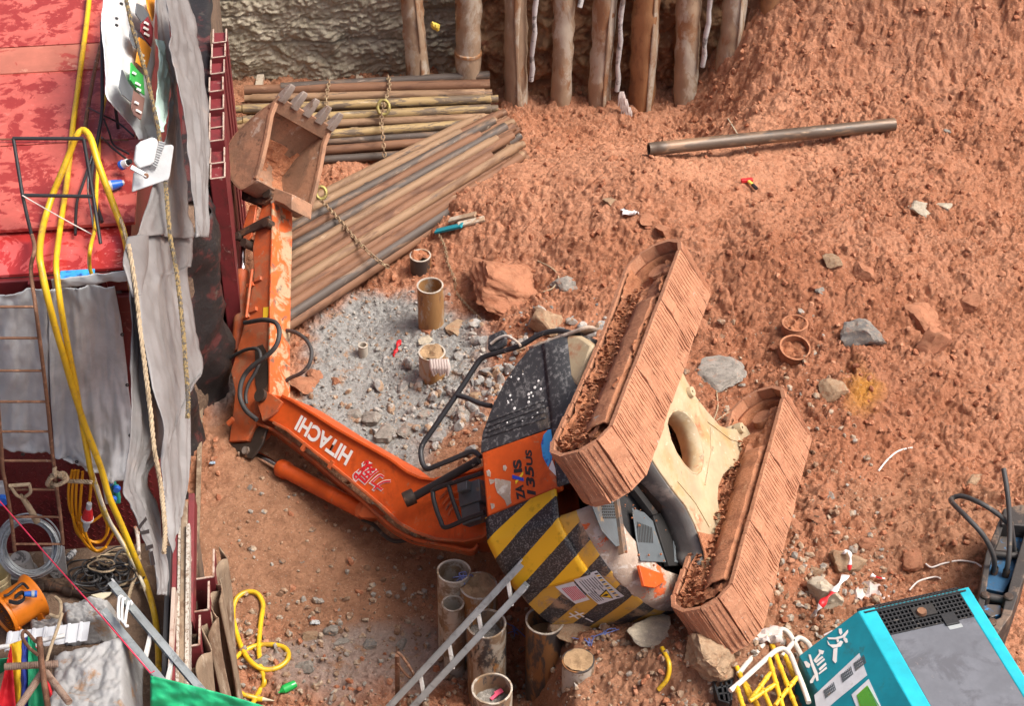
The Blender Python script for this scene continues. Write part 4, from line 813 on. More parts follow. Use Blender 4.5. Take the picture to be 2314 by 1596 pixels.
# chains
wear('chainsteel', (.30, .20, .12), [((.42, .33, .2), 20, .5, .6)], .6, .4, (60, .4, .005)); wear('brass', (.38, .32, .10), [((.2, .14, .07), 20, .5, .6)], .5, .4)
def chain(pts, label, lk=.075, ring=None):
    P = smoothpath(pts, 10); P = [np.array(p) for p in P]; cum = [0]
    for a, b in zip(P, P[1:]): cum.append(cum[-1] + np.linalg.norm(b - a))
    m = MB(); n = int(cum[-1] / (lk * .72)); o0 = P[0]
    for i in range(n):
        d = (i + .5) * cum[-1] / n; j = max(0, np.searchsorted(cum, d) - 1); j = min(j, len(P) - 2); f = (d - cum[j]) / max(cum[j + 1] - cum[j], 1e-6); p = P[j] + (P[j + 1] - P[j]) * f - o0
        x, y, z = frame(V3(P[j]), V3(P[j + 1])); s = x if i % 2 else y
        m.tube([V3(p) + z * lk / 2 * math.cos(a) + s * lk * .30 * math.sin(a) for a in np.linspace(0, 2 * math.pi, 9)[:-1]], lk * .11, 5, closed=True)
    root = empty('chain', o0, label=label, cat='chain'); m.build('links', 'chainsteel', root, smooth=50, kind='stuff')
    if ring is not None:
        mm = MB(); c = V3(ring[0] - o0); X = Vector((1, 0, 0)); Y = Vector((0, .64, .77)); mm.tube([c + X * ring[1] * math.cos(a) + Y * ring[1] * 1.25 * math.sin(a) for a in np.linspace(0, 2 * math.pi, 21)[:-1]], .022, 8, closed=True); mm.build('ring', 'brass', root, smooth=60)
ch = lambda L, z: [pz(*B4(x, y), zz) for (x, y), zz in zip(L, z)]
chain(ch([(473, 82), (462, 130), (460, 175), (458, 230)], [.60, .56, .50, .42]), 'short chain over the pipe stack left of the ringed chain')
chain(ch([(697, 62), (703, 105), (690, 150), (678, 190), (672, 240), (678, 300), (684, 375)], [.58, .56, .52, .50, .46, .38, .2]), 'rusty chain with a brass ring round the straight pipe stack', ring=(pz(*B4(680, 185), .55), .075))
chain(ch([(432, 535), (470, 575), (520, 630), (570, 690), (620, 740), (665, 780), (700, 802)], [.55, .58, .60, .60, .56, .46, .36]), 'rusty chain with a brass link tied over the slanted bundle', ring=(pz(*B4(440, 515), .62), .06))
chain(ch([(425, 375), (430, 400), (433, 440)], [.3, .2, .1]), 'short chain end hanging behind the bucket')
chain([on(*B4(885, 660), .02), on(*B4(915, 720), .02), on(*B4(930, 790), .02), on(*B4(955, 850), .02), on(*B4(965, 905), .02), on(1085, 720, .02)], 'thin chain trailing over the clay beside the big boulder', .05)
# ================================================================ steel casings set in the ground
wear('casingmix', (.25, .16, .095), [((.44, .38, .30), 2.5, .50, .57, .8), ((.07, .06, .055), 3, .52, .6), ((.38, .18, .06), 4, .58, .66)], .65, .15, (25, .4, .01), scl=(1.5, 1.5, .6))
wear('casingpale', (.45, .40, .33), [((.22, .15, .09), 3, .5, .6), ((.34, .22, .12), 5, .55, .66)], .8, 0, (25, .5, .012))
wear('casingblack', (.065, .055, .05), [((.28, .13, .05), 3, .50, .58), ((.40, .33, .25), 4, .62, .68)], .45, .2, (25, .3, .01), scl=(1.5, 1.5, .5))
wear('casingrust', (.36, .19, .07), [((.42, .36, .29), 3, .5, .58), ((.20, .10, .05), 5, .56, .66)], .7, .1, (25, .4, .01), scl=(1.5, 1.5, .5))
wear('sandfill', (.40, .26, .14), [((.30, .19, .1), 9, .5, .65)], .95, 0, (60, 1, .02)); wear('gravelfill', (.26, .24, .21), [((.40, .37, .33), 16, .5, .62)], .9, 0, (40, 1, .03))
def casing(top, r, zb, mat, fill, fmat, label, tilt=(0, 0), n=36, rim='casingpale', wall=.014, lumpy=0):
    h = top[2] - zb; root = empty('steel_casing', (top[0] - tilt[0] * h, top[1] - tilt[1] * h, zb), label=label, cat='casing', group='steel casings standing in the ground')
    ax = Vector((tilt[0], tilt[1], 1)).normalized(); L = h / ax.z; m = MB(); k = 10
    m.lathe([(r, L * i / k) for i in range(k + 1)] + [(r - wall, L), (r - wall, max(L - fill - .05, 0))], n, (0, 0, 0), ax, wob=.008); m.build('shell', mat, root, smooth=50)
    m = MB(); m.lathe([(r + .001, L - .012), (r + .003, L + .001), (r - wall, L + .003), (r - wall - .002, L - .012)], n, (0, 0, 0), ax, wob=.008); m.build('rim', rim, root, smooth=50)
    if fill is not None:
        m = MB(); x, y, z = frame(Vector((0, 0, 0)), ax); c = z * (L - fill); R_ = 9
        vs = [c + z * lumpy * .5]; fs = []
        for a in range(1, R_):
            for j in range(24):
                q = (r - wall + .002) * a / (R_ - 1); p = c + (x * math.cos(j * math.pi / 12) + y * math.sin(j * math.pi / 12)) * q; p += z * (.012 + lumpy) * mnoise.fractal(p * 14 + Vector((top[0], 0, 0)), 1, 2, 3); vs.append(p)
        for j in range(24): fs.append((0, 1 + j, 1 + (j + 1) % 24))
        for a in range(1, R_ - 1):
            for j in range(24): fs.append((1 + (a - 1) * 24 + j, 1 + a * 24 + j, 1 + a * 24 + (j + 1) % 24, 1 + (a - 1) * 24 + (j + 1) % 24))
        m.add(vs, fs); m.build('fill', fmat, root, smooth=50)
    return root
casing(pz(*B6(607, 345), 1.08), .158, -.2, 'casingpale', .42, 'sandfill', 'tall pale grey casing, rearmost of the foreground cluster', (.01, .02))
casing(pz(*B6(822, 470), 1.02), .176, -.2, 'casingrust', .0, 'sandfill', 'rusty casing filled to its brim with sand, blue frayed cord beside it', lumpy=.02)
casing(pz(*B6(600, 625), .92), .105, -.2, 'casingpale', .2, 'gravelfill', 'slim casing tucked between the pale and the sand-filled casings')
casing(pz(*B6(890, 802), 1.05), .182, -.3, 'casingmix', .17, 'gravelfill', 'casing with loose gravel inside, crossed by the ladder', lumpy=.03)
casing(pz(*B6(1402, 770), 1.10), .180, -.3, 'casingblack', .22, 'sandfill', 'tall blackened casing with brown sand inside, in front of the striped counterweight')
cs = casing(pz(*B6(940, 1368), 1.15), .180, -.3, 'casingmix', .20, 'gravelfill', 'casing with a pink rag on its gravel, cut by the photo bottom', lumpy=.03)
p = on(*B6(1690, 1260)); casing(np.array([p[0], p[1] + .08, p[2] + .12]), .145, p[2] - .3, 'casingpale', -.01, 'sandfill', 'short casing stub filled flush with sand', rim='casingblack', lumpy=.01)
def stand(uvb, uvt, r, *a, **k):
    p = on(*uvb); t_ = pyy(uvt[0], uvt[1], p[1] + r * .5); return casing(t_, r, p[2] - .25, *a, **k)
stand((974, 738), (972, 645), .150, 'casingrust', .5, 'darkgut', 'open rusty casing standing at the gravel edge')  # near-black fill disc paints the shade inside the open casing
c10 = stand((975, 860), (976, 796), .148, 'casingrust', .0, 'sandfill', 'low casing topped with sand and a torn rag in the gravel', lumpy=.03)
stand((948, 615), (950, 577), .125, 'casingblack', .0, 'mudthick', 'dark rusty casing half covered by the slanted pipes', lumpy=.05)
stand((1795, 822), (1797, 785), .165, 'mudsteel', .10, 'mudthick', 'clay-coated casing ring sunk in the red soil', (.10, -.25), lumpy=.04, rim='mudsteel')
stand((822, 806), (820, 780), .055, 'casingpale', .08, 'gravelfill', 'small white pipe stub standing in the gravel')
stand((1800, 760), (1797, 730), .14, 'mudsteel', .02, 'mudthick', 'clay-buried casing behind the sunken ring', lumpy=.06, rim='mudsteel')
# ================================================================ rocks
def rockcol(name, a, b, clay): return wear(name, a, [(b, 4, .45, .62), ((min(1, a[0] * 1.35), min(1, a[1] * 1.35), min(1, a[2] * 1.35)), 14, .56, .7), (CLAY, 2.2, clay, clay + .14)], .9, 0, (22, .8, .02))
rockcol('rockgrey', (.31, .28, .24), (.20, .18, .155), .56); rockcol('rocktan', (.38, .26, .16), (.30, .18, .10), .56); rockcol('rockpale', (.50, .43, .32), (.38, .33, .26), .66); rockcol('rockclay', (.38, .17, .09), (.28, .105, .05), .46); rockcol('rockdark', (.19, .18, .165), (.30, .25, .2), .56)
def rock_mesh(seed, sub=3, cuts=13):
    rg = random.Random(seed); bm = bmesh.new(); bmesh.ops.create_icosphere(bm, subdivisions=sub, radius=1)
    pl = [(Vector((rg.gauss(0, 1), rg.gauss(0, 1), rg.gauss(0, 1))).normalized(), rg.uniform(.38, .78)) for _ in range(cuts)]; of = Vector((rg.random() * 50, rg.random() * 50, 0))
    for v in bm.verts:
        p = v.co.copy()
        for n, d in pl:
            k = p.dot(n) - d
            if k > 0: p -= n * k * .96
        p *= 1 + .12 * mnoise.fractal(p * 1.8 + of, 1, 2, 4) + .07 * mnoise.fractal(p * 6 + of, 1, 2, 4); v.co = p
    me = bpy.data.meshes.new('rock'); bm.to_mesh(me); bm.free(); me.polygons.foreach_set('use_smooth', [True] * len(me.polygons)); me.set_sharp_from_angle(angle=rad(28)); return me
ROCKS = [((1150, 668), 185, .34, 'rockclay', 'large flat clay-coated boulder slab at the gravel edge', 4), ((1278, 650), 66, .6, 'rockgrey', 'grey rock beside the large boulder slab, wire over it', 3), ((1232, 742), 74, .85, 'rocktan', 'round grey-tan boulder above the cab handrail', 3),
         ((1030, 752), 74, .35, 'rocktan', 'long flat brown stone right of the open rusty casing', 3), ((966, 752), 38, .5, 'rockclay', 'small pinkish stone below the open rusty casing', 2), ((964, 776), 40, .45, 'rockpale', 'pale flat stone lying above the sand-topped casing', 2),
         ((684, 880), 58, .75, 'rockclay', 'smooth reddish rock right of the excavator arm', 3), ((707, 852), 40, .7, 'rockclay', 'crumbly red clod behind the smooth reddish rock', 3), ((758, 864), 24, .7, 'rockclay', 'small red stone alone in the grey gravel', 2),
         ((838, 962), 46, .8, 'rockgrey', 'grey rock just above the boom, left of two others', 3), ((872, 990), 58, .75, 'rockgrey', 'biggest grey rock lying just above the boom', 3), ((915, 985), 40, .7, 'rockgrey', 'grey rock right of the biggest one above the boom', 3), ((800, 945), 34, .7, 'rockgrey', 'light grey stone nearest the boom lettering', 2),
         ((1050, 945), 44, .7, 'rockgrey', 'grey block inside the handrail loop', 3), ((1020, 930), 32, .7, 'rockgrey', 'smaller grey block left of the handrail post', 2), ((1075, 905), 32, .6, 'rocktan', 'tan stone near the handrail stay', 2), ((960, 945), 30, .6, 'rockgrey', 'grey stone in the rubble below the sand-topped casing', 2),
         ((1380, 460), 30, .5, 'rocktan', 'small stone beside the white rag on open clay', 2), ((1455, 500), 44, .55, 'rockclay', 'brown stone just below the white scrap', 2), ((1500, 525), 46, .5, 'rockclay', 'low brown clod right of the brown stone below the scrap', 2),
         ((2084, 740), 84, .75, 'rockclay', 'pitted clay boulder on top of the pair at the right', 3), ((2102, 800), 84, .8, 'rockclay', 'lower boulder of the stacked pair at the right', 3), ((1948, 778), 84, .8, 'rockdark', 'pointed dark grey rock capped with tan earth', 3), ((1880, 602), 42, .8, 'rocktan', 'upright tan stone on the clay right of the upper track', 2),
         ((1955, 625), 60, .7, 'rockclay', 'clay lump right of the upright tan stone', 3), ((1622, 862), 108, .28, 'rockgrey', 'long flat grey slab between the two tracks', 3), ((1880, 898), 56, .8, 'rocktan', 'brown-grey rock above the lower track end', 3), ((2086, 482), 46, .6, 'rockpale', 'pale stone, left of the pale pair on the far clay', 3), ((2132, 474), 42, .6, 'rockpale', 'pale stone, right of the pale pair on the far clay', 3),
         ((2146, 302), 24, .7, 'rockgrey', 'small grey-white stone right of the lone pipe', 2), ((1855, 660), 32, .5, 'rockgrey', 'small grey stone low on the clay slope', 2), ((2190, 690), 60, .5, 'rockclay', 'flat clay block at the far right of the slope', 2),
         ((1472, 1452), 112, .42, 'rockpale', 'pale flat slab in the foreground rubble', 3), ((1608, 1490), 140, .62, 'rocktan', 'big tan boulder in the foreground', 4), ((1600, 1420), 90, .5, 'rockclay', 'reddish slab behind the big tan boulder', 3), ((1296, 1435), 82, .75, 'rocktan', 'crumbling brown block right of the blackened casing', 3),
         ((1928, 1290), 84, .85, 'rocktan', 'tan boulder wrapped with warning tape', 3), ((1868, 1368), 92, .7, 'rockpale', 'pale boulder in front of the taped boulder', 3), ((1846, 1300), 30, .8, 'rocktan', 'small tan stone left of the taped boulder', 2), ((1425, 1335), 44, .7, 'rockclay', 'red clod against the counterweight corner', 2), ((1695, 1385), 34, .8, 'rockclay', 'small red stone below the lower track', 2),
         ((1960, 1240), 44, .5, 'rockclay', 'red-brown stone behind the taped boulder', 2), ((1790, 1190), 50, .7, 'rockclay', 'clay block right beside the lower track', 3), ((1850, 1180), 44, .7, 'rockclay', 'second clay block right of the lower track', 2), ((2060, 1270), 60, .5, 'rockclay', 'flat red rock near the white cord', 3), ((2200, 1092), 40, .5, 'rocktan', 'tan stone far right above the breaker hoses', 2), ((1875, 1128), 32, .5, 'rockgrey', 'grey-white stone in the clay right of lower track', 2),
         ((560, 1590), 0, 0, '', '', 0), ((745, 1432), 34, .6, 'rockgrey', 'dark grey stone pair, upper one, right of the yellow hose', 2), ((772, 1455), 30, .6, 'rockgrey', 'dark grey stone pair, lower one, right of the yellow hose', 2), ((835, 1460), 34, .5, 'rockdark', 'dark angular stone left of the bent rebar', 2), ((705, 1445), 34, .6, 'rocktan', 'tan stone inside the loop of yellow hose', 2), ((905, 1462), 30, .6, 'rockgrey', 'grey stone nearest the bent rebar', 2), ((590, 1505), 40, .5, 'rockgrey', 'grey stone under the yellow hose coil', 2), ((690, 1515), 44, .5, 'rockgrey', 'flat grey stone above the green bottle', 2)]
RM = {}
for i, (uv, w, asp, mt_, lb, sub) in enumerate(ROCKS):
    if not w: continue
    p = on(*uv); s = w / (FPX / np.linalg.norm(p - CAM)) / 2 / .72; me = rock_mesh(100 + i, max(sub + 1, 4)); me.materials.append(MAT(mt_))
    o = link('rock', me, label=lb, cat='rock', group='loose rocks on the pit floor'); o.scale = (s, s * random.uniform(.75, .95), s * asp); o.location = V3(p + np.array([0, s * .25, s * asp * .06])); o.rotation_euler = (random.uniform(-.2, .2), random.uniform(-.2, .2), random.uniform(-.4, .4))
# ================================================================ loose stones and clods (nobody could count them)
def Hv(x, y):
    i = np.clip(np.searchsorted(GX, x) - 1, 0, len(GX) - 2); j = np.clip(np.searchsorted(GY, y) - 1, 0, len(GY) - 2)
    a = (x - GX[i]) / (GX[i + 1] - GX[i]); b = (y - GY[j]) / (GY[j + 1] - GY[j]); return (Z[j, i] * (1 - a) + Z[j, i + 1] * a) * (1 - b) + (Z[j + 1, i] * (1 - a) + Z[j + 1, i + 1] * a) * b
def lookup(A, x, y): return A[np.clip(np.searchsorted(GY, y) - 1, 0, len(GY) - 1), np.clip(np.searchsorted(GX, x) - 1, 0, len(GX) - 1)]
def ico_variants(n, sub, rough):
    out = []
    for k in range(n):
        bm = bmesh.new(); bmesh.ops.create_icosphere(bm, subdivisions=sub, radius=1); v = np.array([q.co[:] for q in bm.verts]); f = np.array([[q.index for q in t_.verts] for t_ in bm.faces]); bm.free()
        v *= (1 + rough * RNG.normal(size=(len(v), 1)))
        for _ in range(4):
            nn = RNG.normal(size=3); nn /= np.linalg.norm(nn); d = v @ nn - RNG.uniform(.4, .8); v -= np.clip(d, 0, None)[:, None] * nn
        out.append((v, f))
    return out
def scatter(name, mat, n, area, weight, smin, smax, sub, rough, power=3.0, sink=.25, **tags):
    x = RNG.uniform(area[0], area[1], n * 4); y = RNG.uniform(area[2], area[3], n * 4); k = RNG.random(n * 4) < weight(x, y); x = x[k][:n]; y = y[k][:n]; n = len(x)
    s = smin + (smax - smin) * RNG.random(n) ** power; z = Hv(x, y) + s * (.5 - sink); var = ico_variants(10, sub, rough); V = []; Fc = []; o = 0
    for k in range(n):
        v, f = var[k % 10]; q = RNG.normal(size=4); q /= np.linalg.norm(q); w_, a, b, c = q
        Rm = np.array([[1 - 2 * (b * b + c * c), 2 * (a * b - c * w_), 2 * (a * c + b * w_)], [2 * (a * b + c * w_), 1 - 2 * (a * a + c * c), 2 * (b * c - a * w_)], [2 * (a * c - b * w_), 2 * (b * c + a * w_), 1 - 2 * (a * a + b * b)]])
        V.append((v * (s[k] * np.array([1, .8, .65]))) @ Rm.T + (x[k], y[k], z[k])); Fc.append(f + o); o += len(v)
    me = big_mesh(name, np.concatenate(V), np.concatenate(Fc)); me.polygons.foreach_set('use_smooth', np.zeros(len(me.polygons), bool)); me.materials.append(MAT(mat)); return link(name, me, kind='stuff', **tags)
def scol(name, stops):
    t = NT(name); c = t.coord(True); r = t.n('ShaderNodeTexVoronoi', feature='F1'); t.l(c, r.inputs['Vector']); r.inputs['Scale'].default_value = 14; h = t.sep(r.outputs['Color'])[0]
    col = stops[0]
    for i, s_ in enumerate(stops[1:]): col = t.mix(t.rng(h, (i + 1) / len(stops) - .03, (i + 1) / len(stops) + .03), col, s_)
    t.fin(t.mix(t.rng(t.noise(c, 30, 5), .4, .7), col, t.mix(1.0, col, (.7, .66, .62), 'MULTIPLY')), .9, 0, t.bump(t.noise(c, 60, 4), .6, .01))
scol('stonechips', [(.28, .275, .26), (.36, .35, .33), (.34, .23, .15), (.40, .37, .33), (.23, .225, .215)]); scol('clodmat', [(.40, .165, .082), (.34, .13, .064), (.46, .22, .125), (.30, .11, .054)]); scol('brownchips', [(.30, .18, .11), (.38, .27, .18), (.24, .14, .085), (.33, .30, .26), (.42, .33, .24)])
AR = (-3.3, 7.6, -6.4, 8)
rub = lambda x, y: np.exp(-(((x + 0.15) / 1.0) ** 2 + ((y + .9) / .8) ** 2))       # broken stone beside the handrail
scatter('gravel_stones', 'stonechips', 8000, (-3, 1.6, -3, 3.4), lambda x, y: .75 * lookup(gravel, x, y) + .5 * rub(x, y), .004, .034, 1, .08, 7, label='loose grey gravel and stone chips in the middle', cat='gravel')
scatter('stone_rubble', 'stonechips', 240, (-1.6, 1.0, -2.4, .2), lambda x, y: rub(x, y), .03, .11, 2, .05, 2.2, label='broken grey stones below the gravel patch', cat='rubble')
scatter('brown_gravel', 'brownchips', 8000, (-3, 3.6, -6.3, -.6), lambda x, y: .25 + .75 * sstep(-3.2, -4.6, y), .006, .06, 1, .08, 5, label='brown pebbles and stone chips over the foreground earth', cat='gravel')
scatter('clay_clods', 'clodmat', 21000, AR, lambda x, y: np.clip(lookup(amp, x, y), 0, 1.3) / 1.4 * (1 - lookup(gravel, x, y)) , .006, .060, 1, .12, 6, .35, label='crumbly red clay clods over the disturbed soil', cat='soil')
# ================================================================ raised yard on the left: platform, sheet piles, hut
HX = np.array([.9945, .105, 0]); HY = np.array([-.105, .9945, 0]); HC = np.array([-3.10, -5.42, 0.]); ZP = 2.4
hxV, hyV, zV = V3(HX), V3(HY), Vector((0, 0, 1))
def wl(y, off=0):
    k = float(sstep(-.5, -1.2, y)) * float(sstep(-5.25, -4.9, y)); x = -3.12 - .105 * y; return np.array([x * (1 - k) + -3.36 * k + off, y, 0.])
def onF(uv, off=0): return plane(uv[0], uv[1], HC - HY * off, HY)            # hut front, off metres before it
SN = HX * .94 + np.array([0, 0, .34]); SO = HC + HX * .17 + np.array([0, 0, 5.4])
def onS(uv, off=0): return plane(uv[0], uv[1], SO + SN * off, SN)            # slanting flank of the hut, off metres beyond it
wear('yardearth', (.20, .13, .085), [((.12, .08, .055), 5, .5, .65), ((.33, .27, .2), 12, .6, .7)], .95, 0, (25, 1, .03), world=True)
m = MB(); ys = np.concatenate([np.linspace(-60, -7, 20), np.linspace(-6.8, 2, 80), np.linspace(2.2, 40, 20)])
m.add([wl(y, -.16) + np.array([0, 0, ZP]) for y in ys] + [np.array([-60, y, ZP]) for y in ys] + [wl(y, -.16) + np.array([0, 0, -1]) for y in ys], [(i, i + 1, 121 + i, 120 + i) for i in range(119)] + [(i, i + 1, 241 + i, 240 + i) for i in range(119)])
m.build('yard_ground', 'yardearth', None, kind='structure')
wear('sheetred', (.17, .022, .026), [((.10, .02, .02), 4, .5, .64), ((.34, .22, .19), 9, .64, .68, 1), ((.22, .10, .06), 3, .6, .7)], .55, .05, (25, .3, .008)); wear('sheetedge', (.42, .33, .27), [((.25, .14, .1), 9, .5, .62)], .8); wear('sheetrust', (.26, .19, .125), [((.16, .10, .06), 3, .48, .6), ((.38, .31, .23), 7, .58, .68)], .85, 0, (25, .7, .012), scl=(2, 2, .5))
def upile(p, zt, label, w=.15, ln=.30, mat='sheetred', zb=-.6):
    root = empty('sheet_pile', (p[0], p[1], zb), label=label, cat='sheet pile', group='red sheet piles holding back the yard'); h = zt - zb; th = .016
    pl = [(-w / 2, ln / 2), (-w / 2, -ln / 2), (w / 2, -ln / 2 + .02), (w / 2, ln / 2)]; m = MB(); me_ = MB()
    for (a, b), (c, d) in zip(pl, pl[1:]):
        P = hxV * a + hyV * b; Q = hxV * c + hyV * d; n = (Q - P).cross(zV).normalized() * th / 2
        for mb, z0, z1 in ((m, 0, h - .008), (me_, h - .008, h)): mb.add([P + n + zV * z0, Q + n + zV * z0, Q - n + zV * z0, P - n + zV * z0, P + n + zV * z1, Q + n + zV * z1, Q - n + zV * z1, P - n + zV * z1], [(0, 1, 2, 3), (4, 7, 6, 5), (0, 4, 5, 1), (1, 5, 6, 2), (2, 6, 7, 3), (3, 7, 4, 0)])
    m.build('profile', mat, root)
    if w < .2: mb = MB(); mb.box(Vector((0, 0, h / 2 - .02)), (w - .01, ln - .02, h - .05), hxV, hyV, zV); mb.build('infill', mat, root)
    me_.build('cut_edge', 'sheetedge', root, kind='stuff'); return root
tops = [83, 117, 152, 194, 225, 267, 305, 347, 379]
for i, v in enumerate(tops):
    u = 481 + 8 * (1 - min(i, 3) / 3) + .8 * max(0, i - 5); p = pz(u + 8, v, 2.62); lb = 'dark red sheet pile, nearest and longest of the upper row beside the bucket' if i == 8 else 'dark red sheet pile, %s of the upper row counted from the concrete wall' % ORD[i]
    upile(p, 2.62 + random.uniform(-.04, .04), lb)
for i, (u, v) in enumerate([(463, 1276), (451, 1350), (430, 1428)]):
    p = pz(u - 8, v, 2.66); upile(p, 2.66, 'dark red sheet pile in the lower row, %s from the top of the photo' % ORD[i], .205, .34)
    m = MB(); q0 = np.array([p[0], p[1], 0]) + HX * .135
    def fr_(s_, t_, q0=q0, i=i): return q0 + HY * (.30 - .62 * s_) + HX * (.05 * math.sin(s_ * 9 + i) + .02 * math.sin(t_ * 8 + s_ * 5)) + np.array([0, 0, 2.55 - .05 * math.sin(s_ * 13) - 2.9 * t_])
    m.grid(fr_, 24, 24); m.build('corrugated_liner', 'sheetrust', None, smooth=60, solid=.01, label='rusty bent steel liner against the %s lower sheet pile' % ORD[i], cat='steel sheet')
# long strips stacked on edge behind the lower piles
wear('dotwhite', (.46, .42, .36), [((.20, .15, .11), 40, .5, .56), ((.3, .2, .13), 4, .56, .66)], .8, 0, (60, .6, .01)); wear('bluetarp', (.05, .16, .34), [((.25, .3, .36), 5, .55, .65)], .5)
for i, (a, b, w_, mt_, lb) in enumerate([((404, 1115), (392, 1590), .05, 'sheetred', 'dark red steel strip nearest the hut in the stacked strips'), ((412, 1140), (404, 1600), .035, 'dotwhite', 'pale dotted strip beside the strip nearest the hut'), ((420, 1150), (414, 1600), .05, 'sheetrust', 'rusty strip in the middle of the stacked strips'), ((428, 1200), (424, 1600), .03, 'dotwhite', 'pale dotted strip right of the rusty strip'), ((436, 1130), (432, 1420), .05, 'sheetred', 'dark red strip leaning next to the lower sheet piles'), ((385, 1250), (372, 1600), .04, 'blackprint', 'black strip beside the yellow hose'), ((396, 1340), (384, 1600), .03, 'sheetedge', 'grey steel angle at the foot of the strips')]):
    A = pz(a[0], a[1], 2.95); B = pz(b[0], b[1], 2.62); m = MB(); m.bar(V3(A - A), V3(B - A), w_, .22); o = m.build('steel_strip', mt_, None, bevel=.003, label=lb, cat='strip', group='strips stacked on edge beside the hut'); o.location = V3(A)
# ---- hut
wear('roofred', (.50, .105, .080), [((.29, .032, .026), 4.5, .485, .53, .4), ((.56, .15, .115), 16, .58, .66), ((.38, .25, .17), 1.4, .66, .74), ((.17, .12, .10), 1.1, .70, .76)], .35, 0, (30, .12, .004)); wear('roofwet', (.60, .10, .09), [((.42, .035, .032), 3.4, .46, .50, 1), ((.68, .25, .22), 14, .62, .66)], .2, 0, (30, .15, .004))
wear('roofbrown', (.42, .135, .09), [((.33, .05, .035), 2, .56, .60, .9), ((.5, .22, .15), 7, .6, .66)], .5, 0, (30, .15, .004)); wear('hutred', (.15, .018, .02), [((.24, .06, .05), 6, .58, .66), ((.08, .012, .014), 3, .5, .62)], .4, 0, (40, .3, .006))
wear('chequer', (.14, .016, .018), [((.26, .10, .09), 10, .62, .68), ((.08, .012, .014), 3, .5, .62)], .38, 0, (40, .3, .006))
hut = empty('site_hut', HC + np.array([0, 0, ZP]), label='red steel site hut with a wet weathered roof in the yard', cat='hut')
hl = lambda p: Vector((float(p[0] - HC[0]), float(p[1] - HC[1]), float(p[2] - ZP)))
seams = [(-140, 90, 'roofred', 0), (92, 149, 'roofbrown', .012), (151, 312, 'roofred', 0), (314, 501, 'roofred', .012), (504, 604, 'roofwet', -.05)]
for j, (v0, v1, mt_, dz) in enumerate(seams):
    ur = 305 if j < 4 else 277; zr = 5.45 + dz; b = pz(ur, v1, zr); a = pz(ur, v0, zr); e0 = (a - HC) @ HY; e1 = (b - HC) @ HY; r0 = (b - HC) @ HX
    Q = lambda s_, t_, z: HC + HX * s_ + HY * t_ + np.array([0, 0, z]); m = MB()
    m.prism([hl(Q(r0, e0, zr)), hl(Q(r0, e1, zr)), hl(Q(-7, e1, zr)), hl(Q(-7, e0, zr))], [hl(Q(r0, e0, zr - .03)), hl(Q(r0, e1, zr - .03)), hl(Q(-7, e1, zr - .03)), hl(Q(-7, e0, zr - .03))]); m.build('roof_panel', mt_, hut, bevel=.004)
Q = lambda s_, t_, z: hl(HC + HX * s_ + HY * t_ + np.array([0, 0, z]))
def hbox(name, mat, s0, s1, t0, t1, z0, z1, **k): m = MB(); m.box((Q(s0, t0, z0) + Q(s1, t1, z1)) / 2, (s1 - s0, t1 - t0, z1 - z0), hxV, hyV, zV); return m.build(name, mat, hut, **k)
hbox('front_wall', 'chequer', -6.5, .12, .04, .10, ZP - .2, 5.10); hbox('side_wall', 'hutred', .06, .12, .11, 9, ZP - .2, 5.2); hbox('eaves_beam', 'hutred', -6.5, .13, -.02, .036, 5.0, 5.16, bevel=.01); hbox('eaves_beam', 'hutred', -6.5, .13, .0, .05, 5.2, 5.36, bevel=.01)
for k in range(9): hbox('eaves_bracket', 'hutred', -.05 - .28 * k, -.02 - .28 * k, -.06, .0, 5.14, 5.37)
for i in range(34):                                                        # raised lozenges of the chequer plate
    for j in range(30): pass
m = MB()
for i in range(26):
    for j in range(26):
        s_ = .06 - .055 * i; z = 2.45 + .042 * j; d = 1 if (i + j) % 2 else -1; c = Q(s_, .037, z); m.box(c, (.036, .006, .008), (hxV + zV * d).normalized(), hyV, (zV - hxV * d).normalized())
m.build('tread_pattern', 'chequer', hut, kind='stuff')
hbox('blue_patch', 'crescentblue', -.36, -.10, -.16, .02, 5.405, 5.418); 
# ---- tarpaulins
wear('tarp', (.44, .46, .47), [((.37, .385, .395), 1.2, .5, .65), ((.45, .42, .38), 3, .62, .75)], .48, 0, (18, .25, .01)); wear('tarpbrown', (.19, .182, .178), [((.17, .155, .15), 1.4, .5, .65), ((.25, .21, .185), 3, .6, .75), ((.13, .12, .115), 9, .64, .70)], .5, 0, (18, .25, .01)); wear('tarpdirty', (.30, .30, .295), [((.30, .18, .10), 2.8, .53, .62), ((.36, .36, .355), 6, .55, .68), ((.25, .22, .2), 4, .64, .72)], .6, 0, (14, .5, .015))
def pl2(L, t_):
    L = [np.array(p, float) for p in L]; n = len(L) - 1; x = min(t_ * n, n - 1e-6); i = int(x); f = x - i; return L[i] * (1 - f) + L[i + 1] * f
def smooth2(L, n=6): return [tuple(p) for p in smoothpath([np.array(p, float) for p in L], n)]
def drape(name, mat, Lp, Rp, surf, fold, nu=40, nv=60, label=None, cat='tarpaulin', parent=None, origin=None, base=None, **k):
    Lp = smooth2(Lp); Rp = smooth2(Rp); m = MB()
    def fn(s_, t_):
        uv = pl2(Lp, t_) * (1 - s_) + pl2(Rp, t_) * s_; f0 = fold(.5, .5) if base is None else base; return np.array(surf(uv, f0)) + (SN if surf is onS else -HY) * (fold(s_, t_) - f0)
    m.grid(fn, nu, nv); o0 = np.array(m.v[0]) if origin is None else origin; m.v = [tuple(np.array(v) - o0) for v in m.v]
    o = m.build(name, mat, parent, smooth=80, solid=.006, **({'label': label, 'cat': cat} if label else {}), **k)
    if parent is None: o.location = V3(o0)
    return o, o0
def nz3(a, b, c): return mnoise.fractal(Vector((a, b, c)), 1, 2, 4)
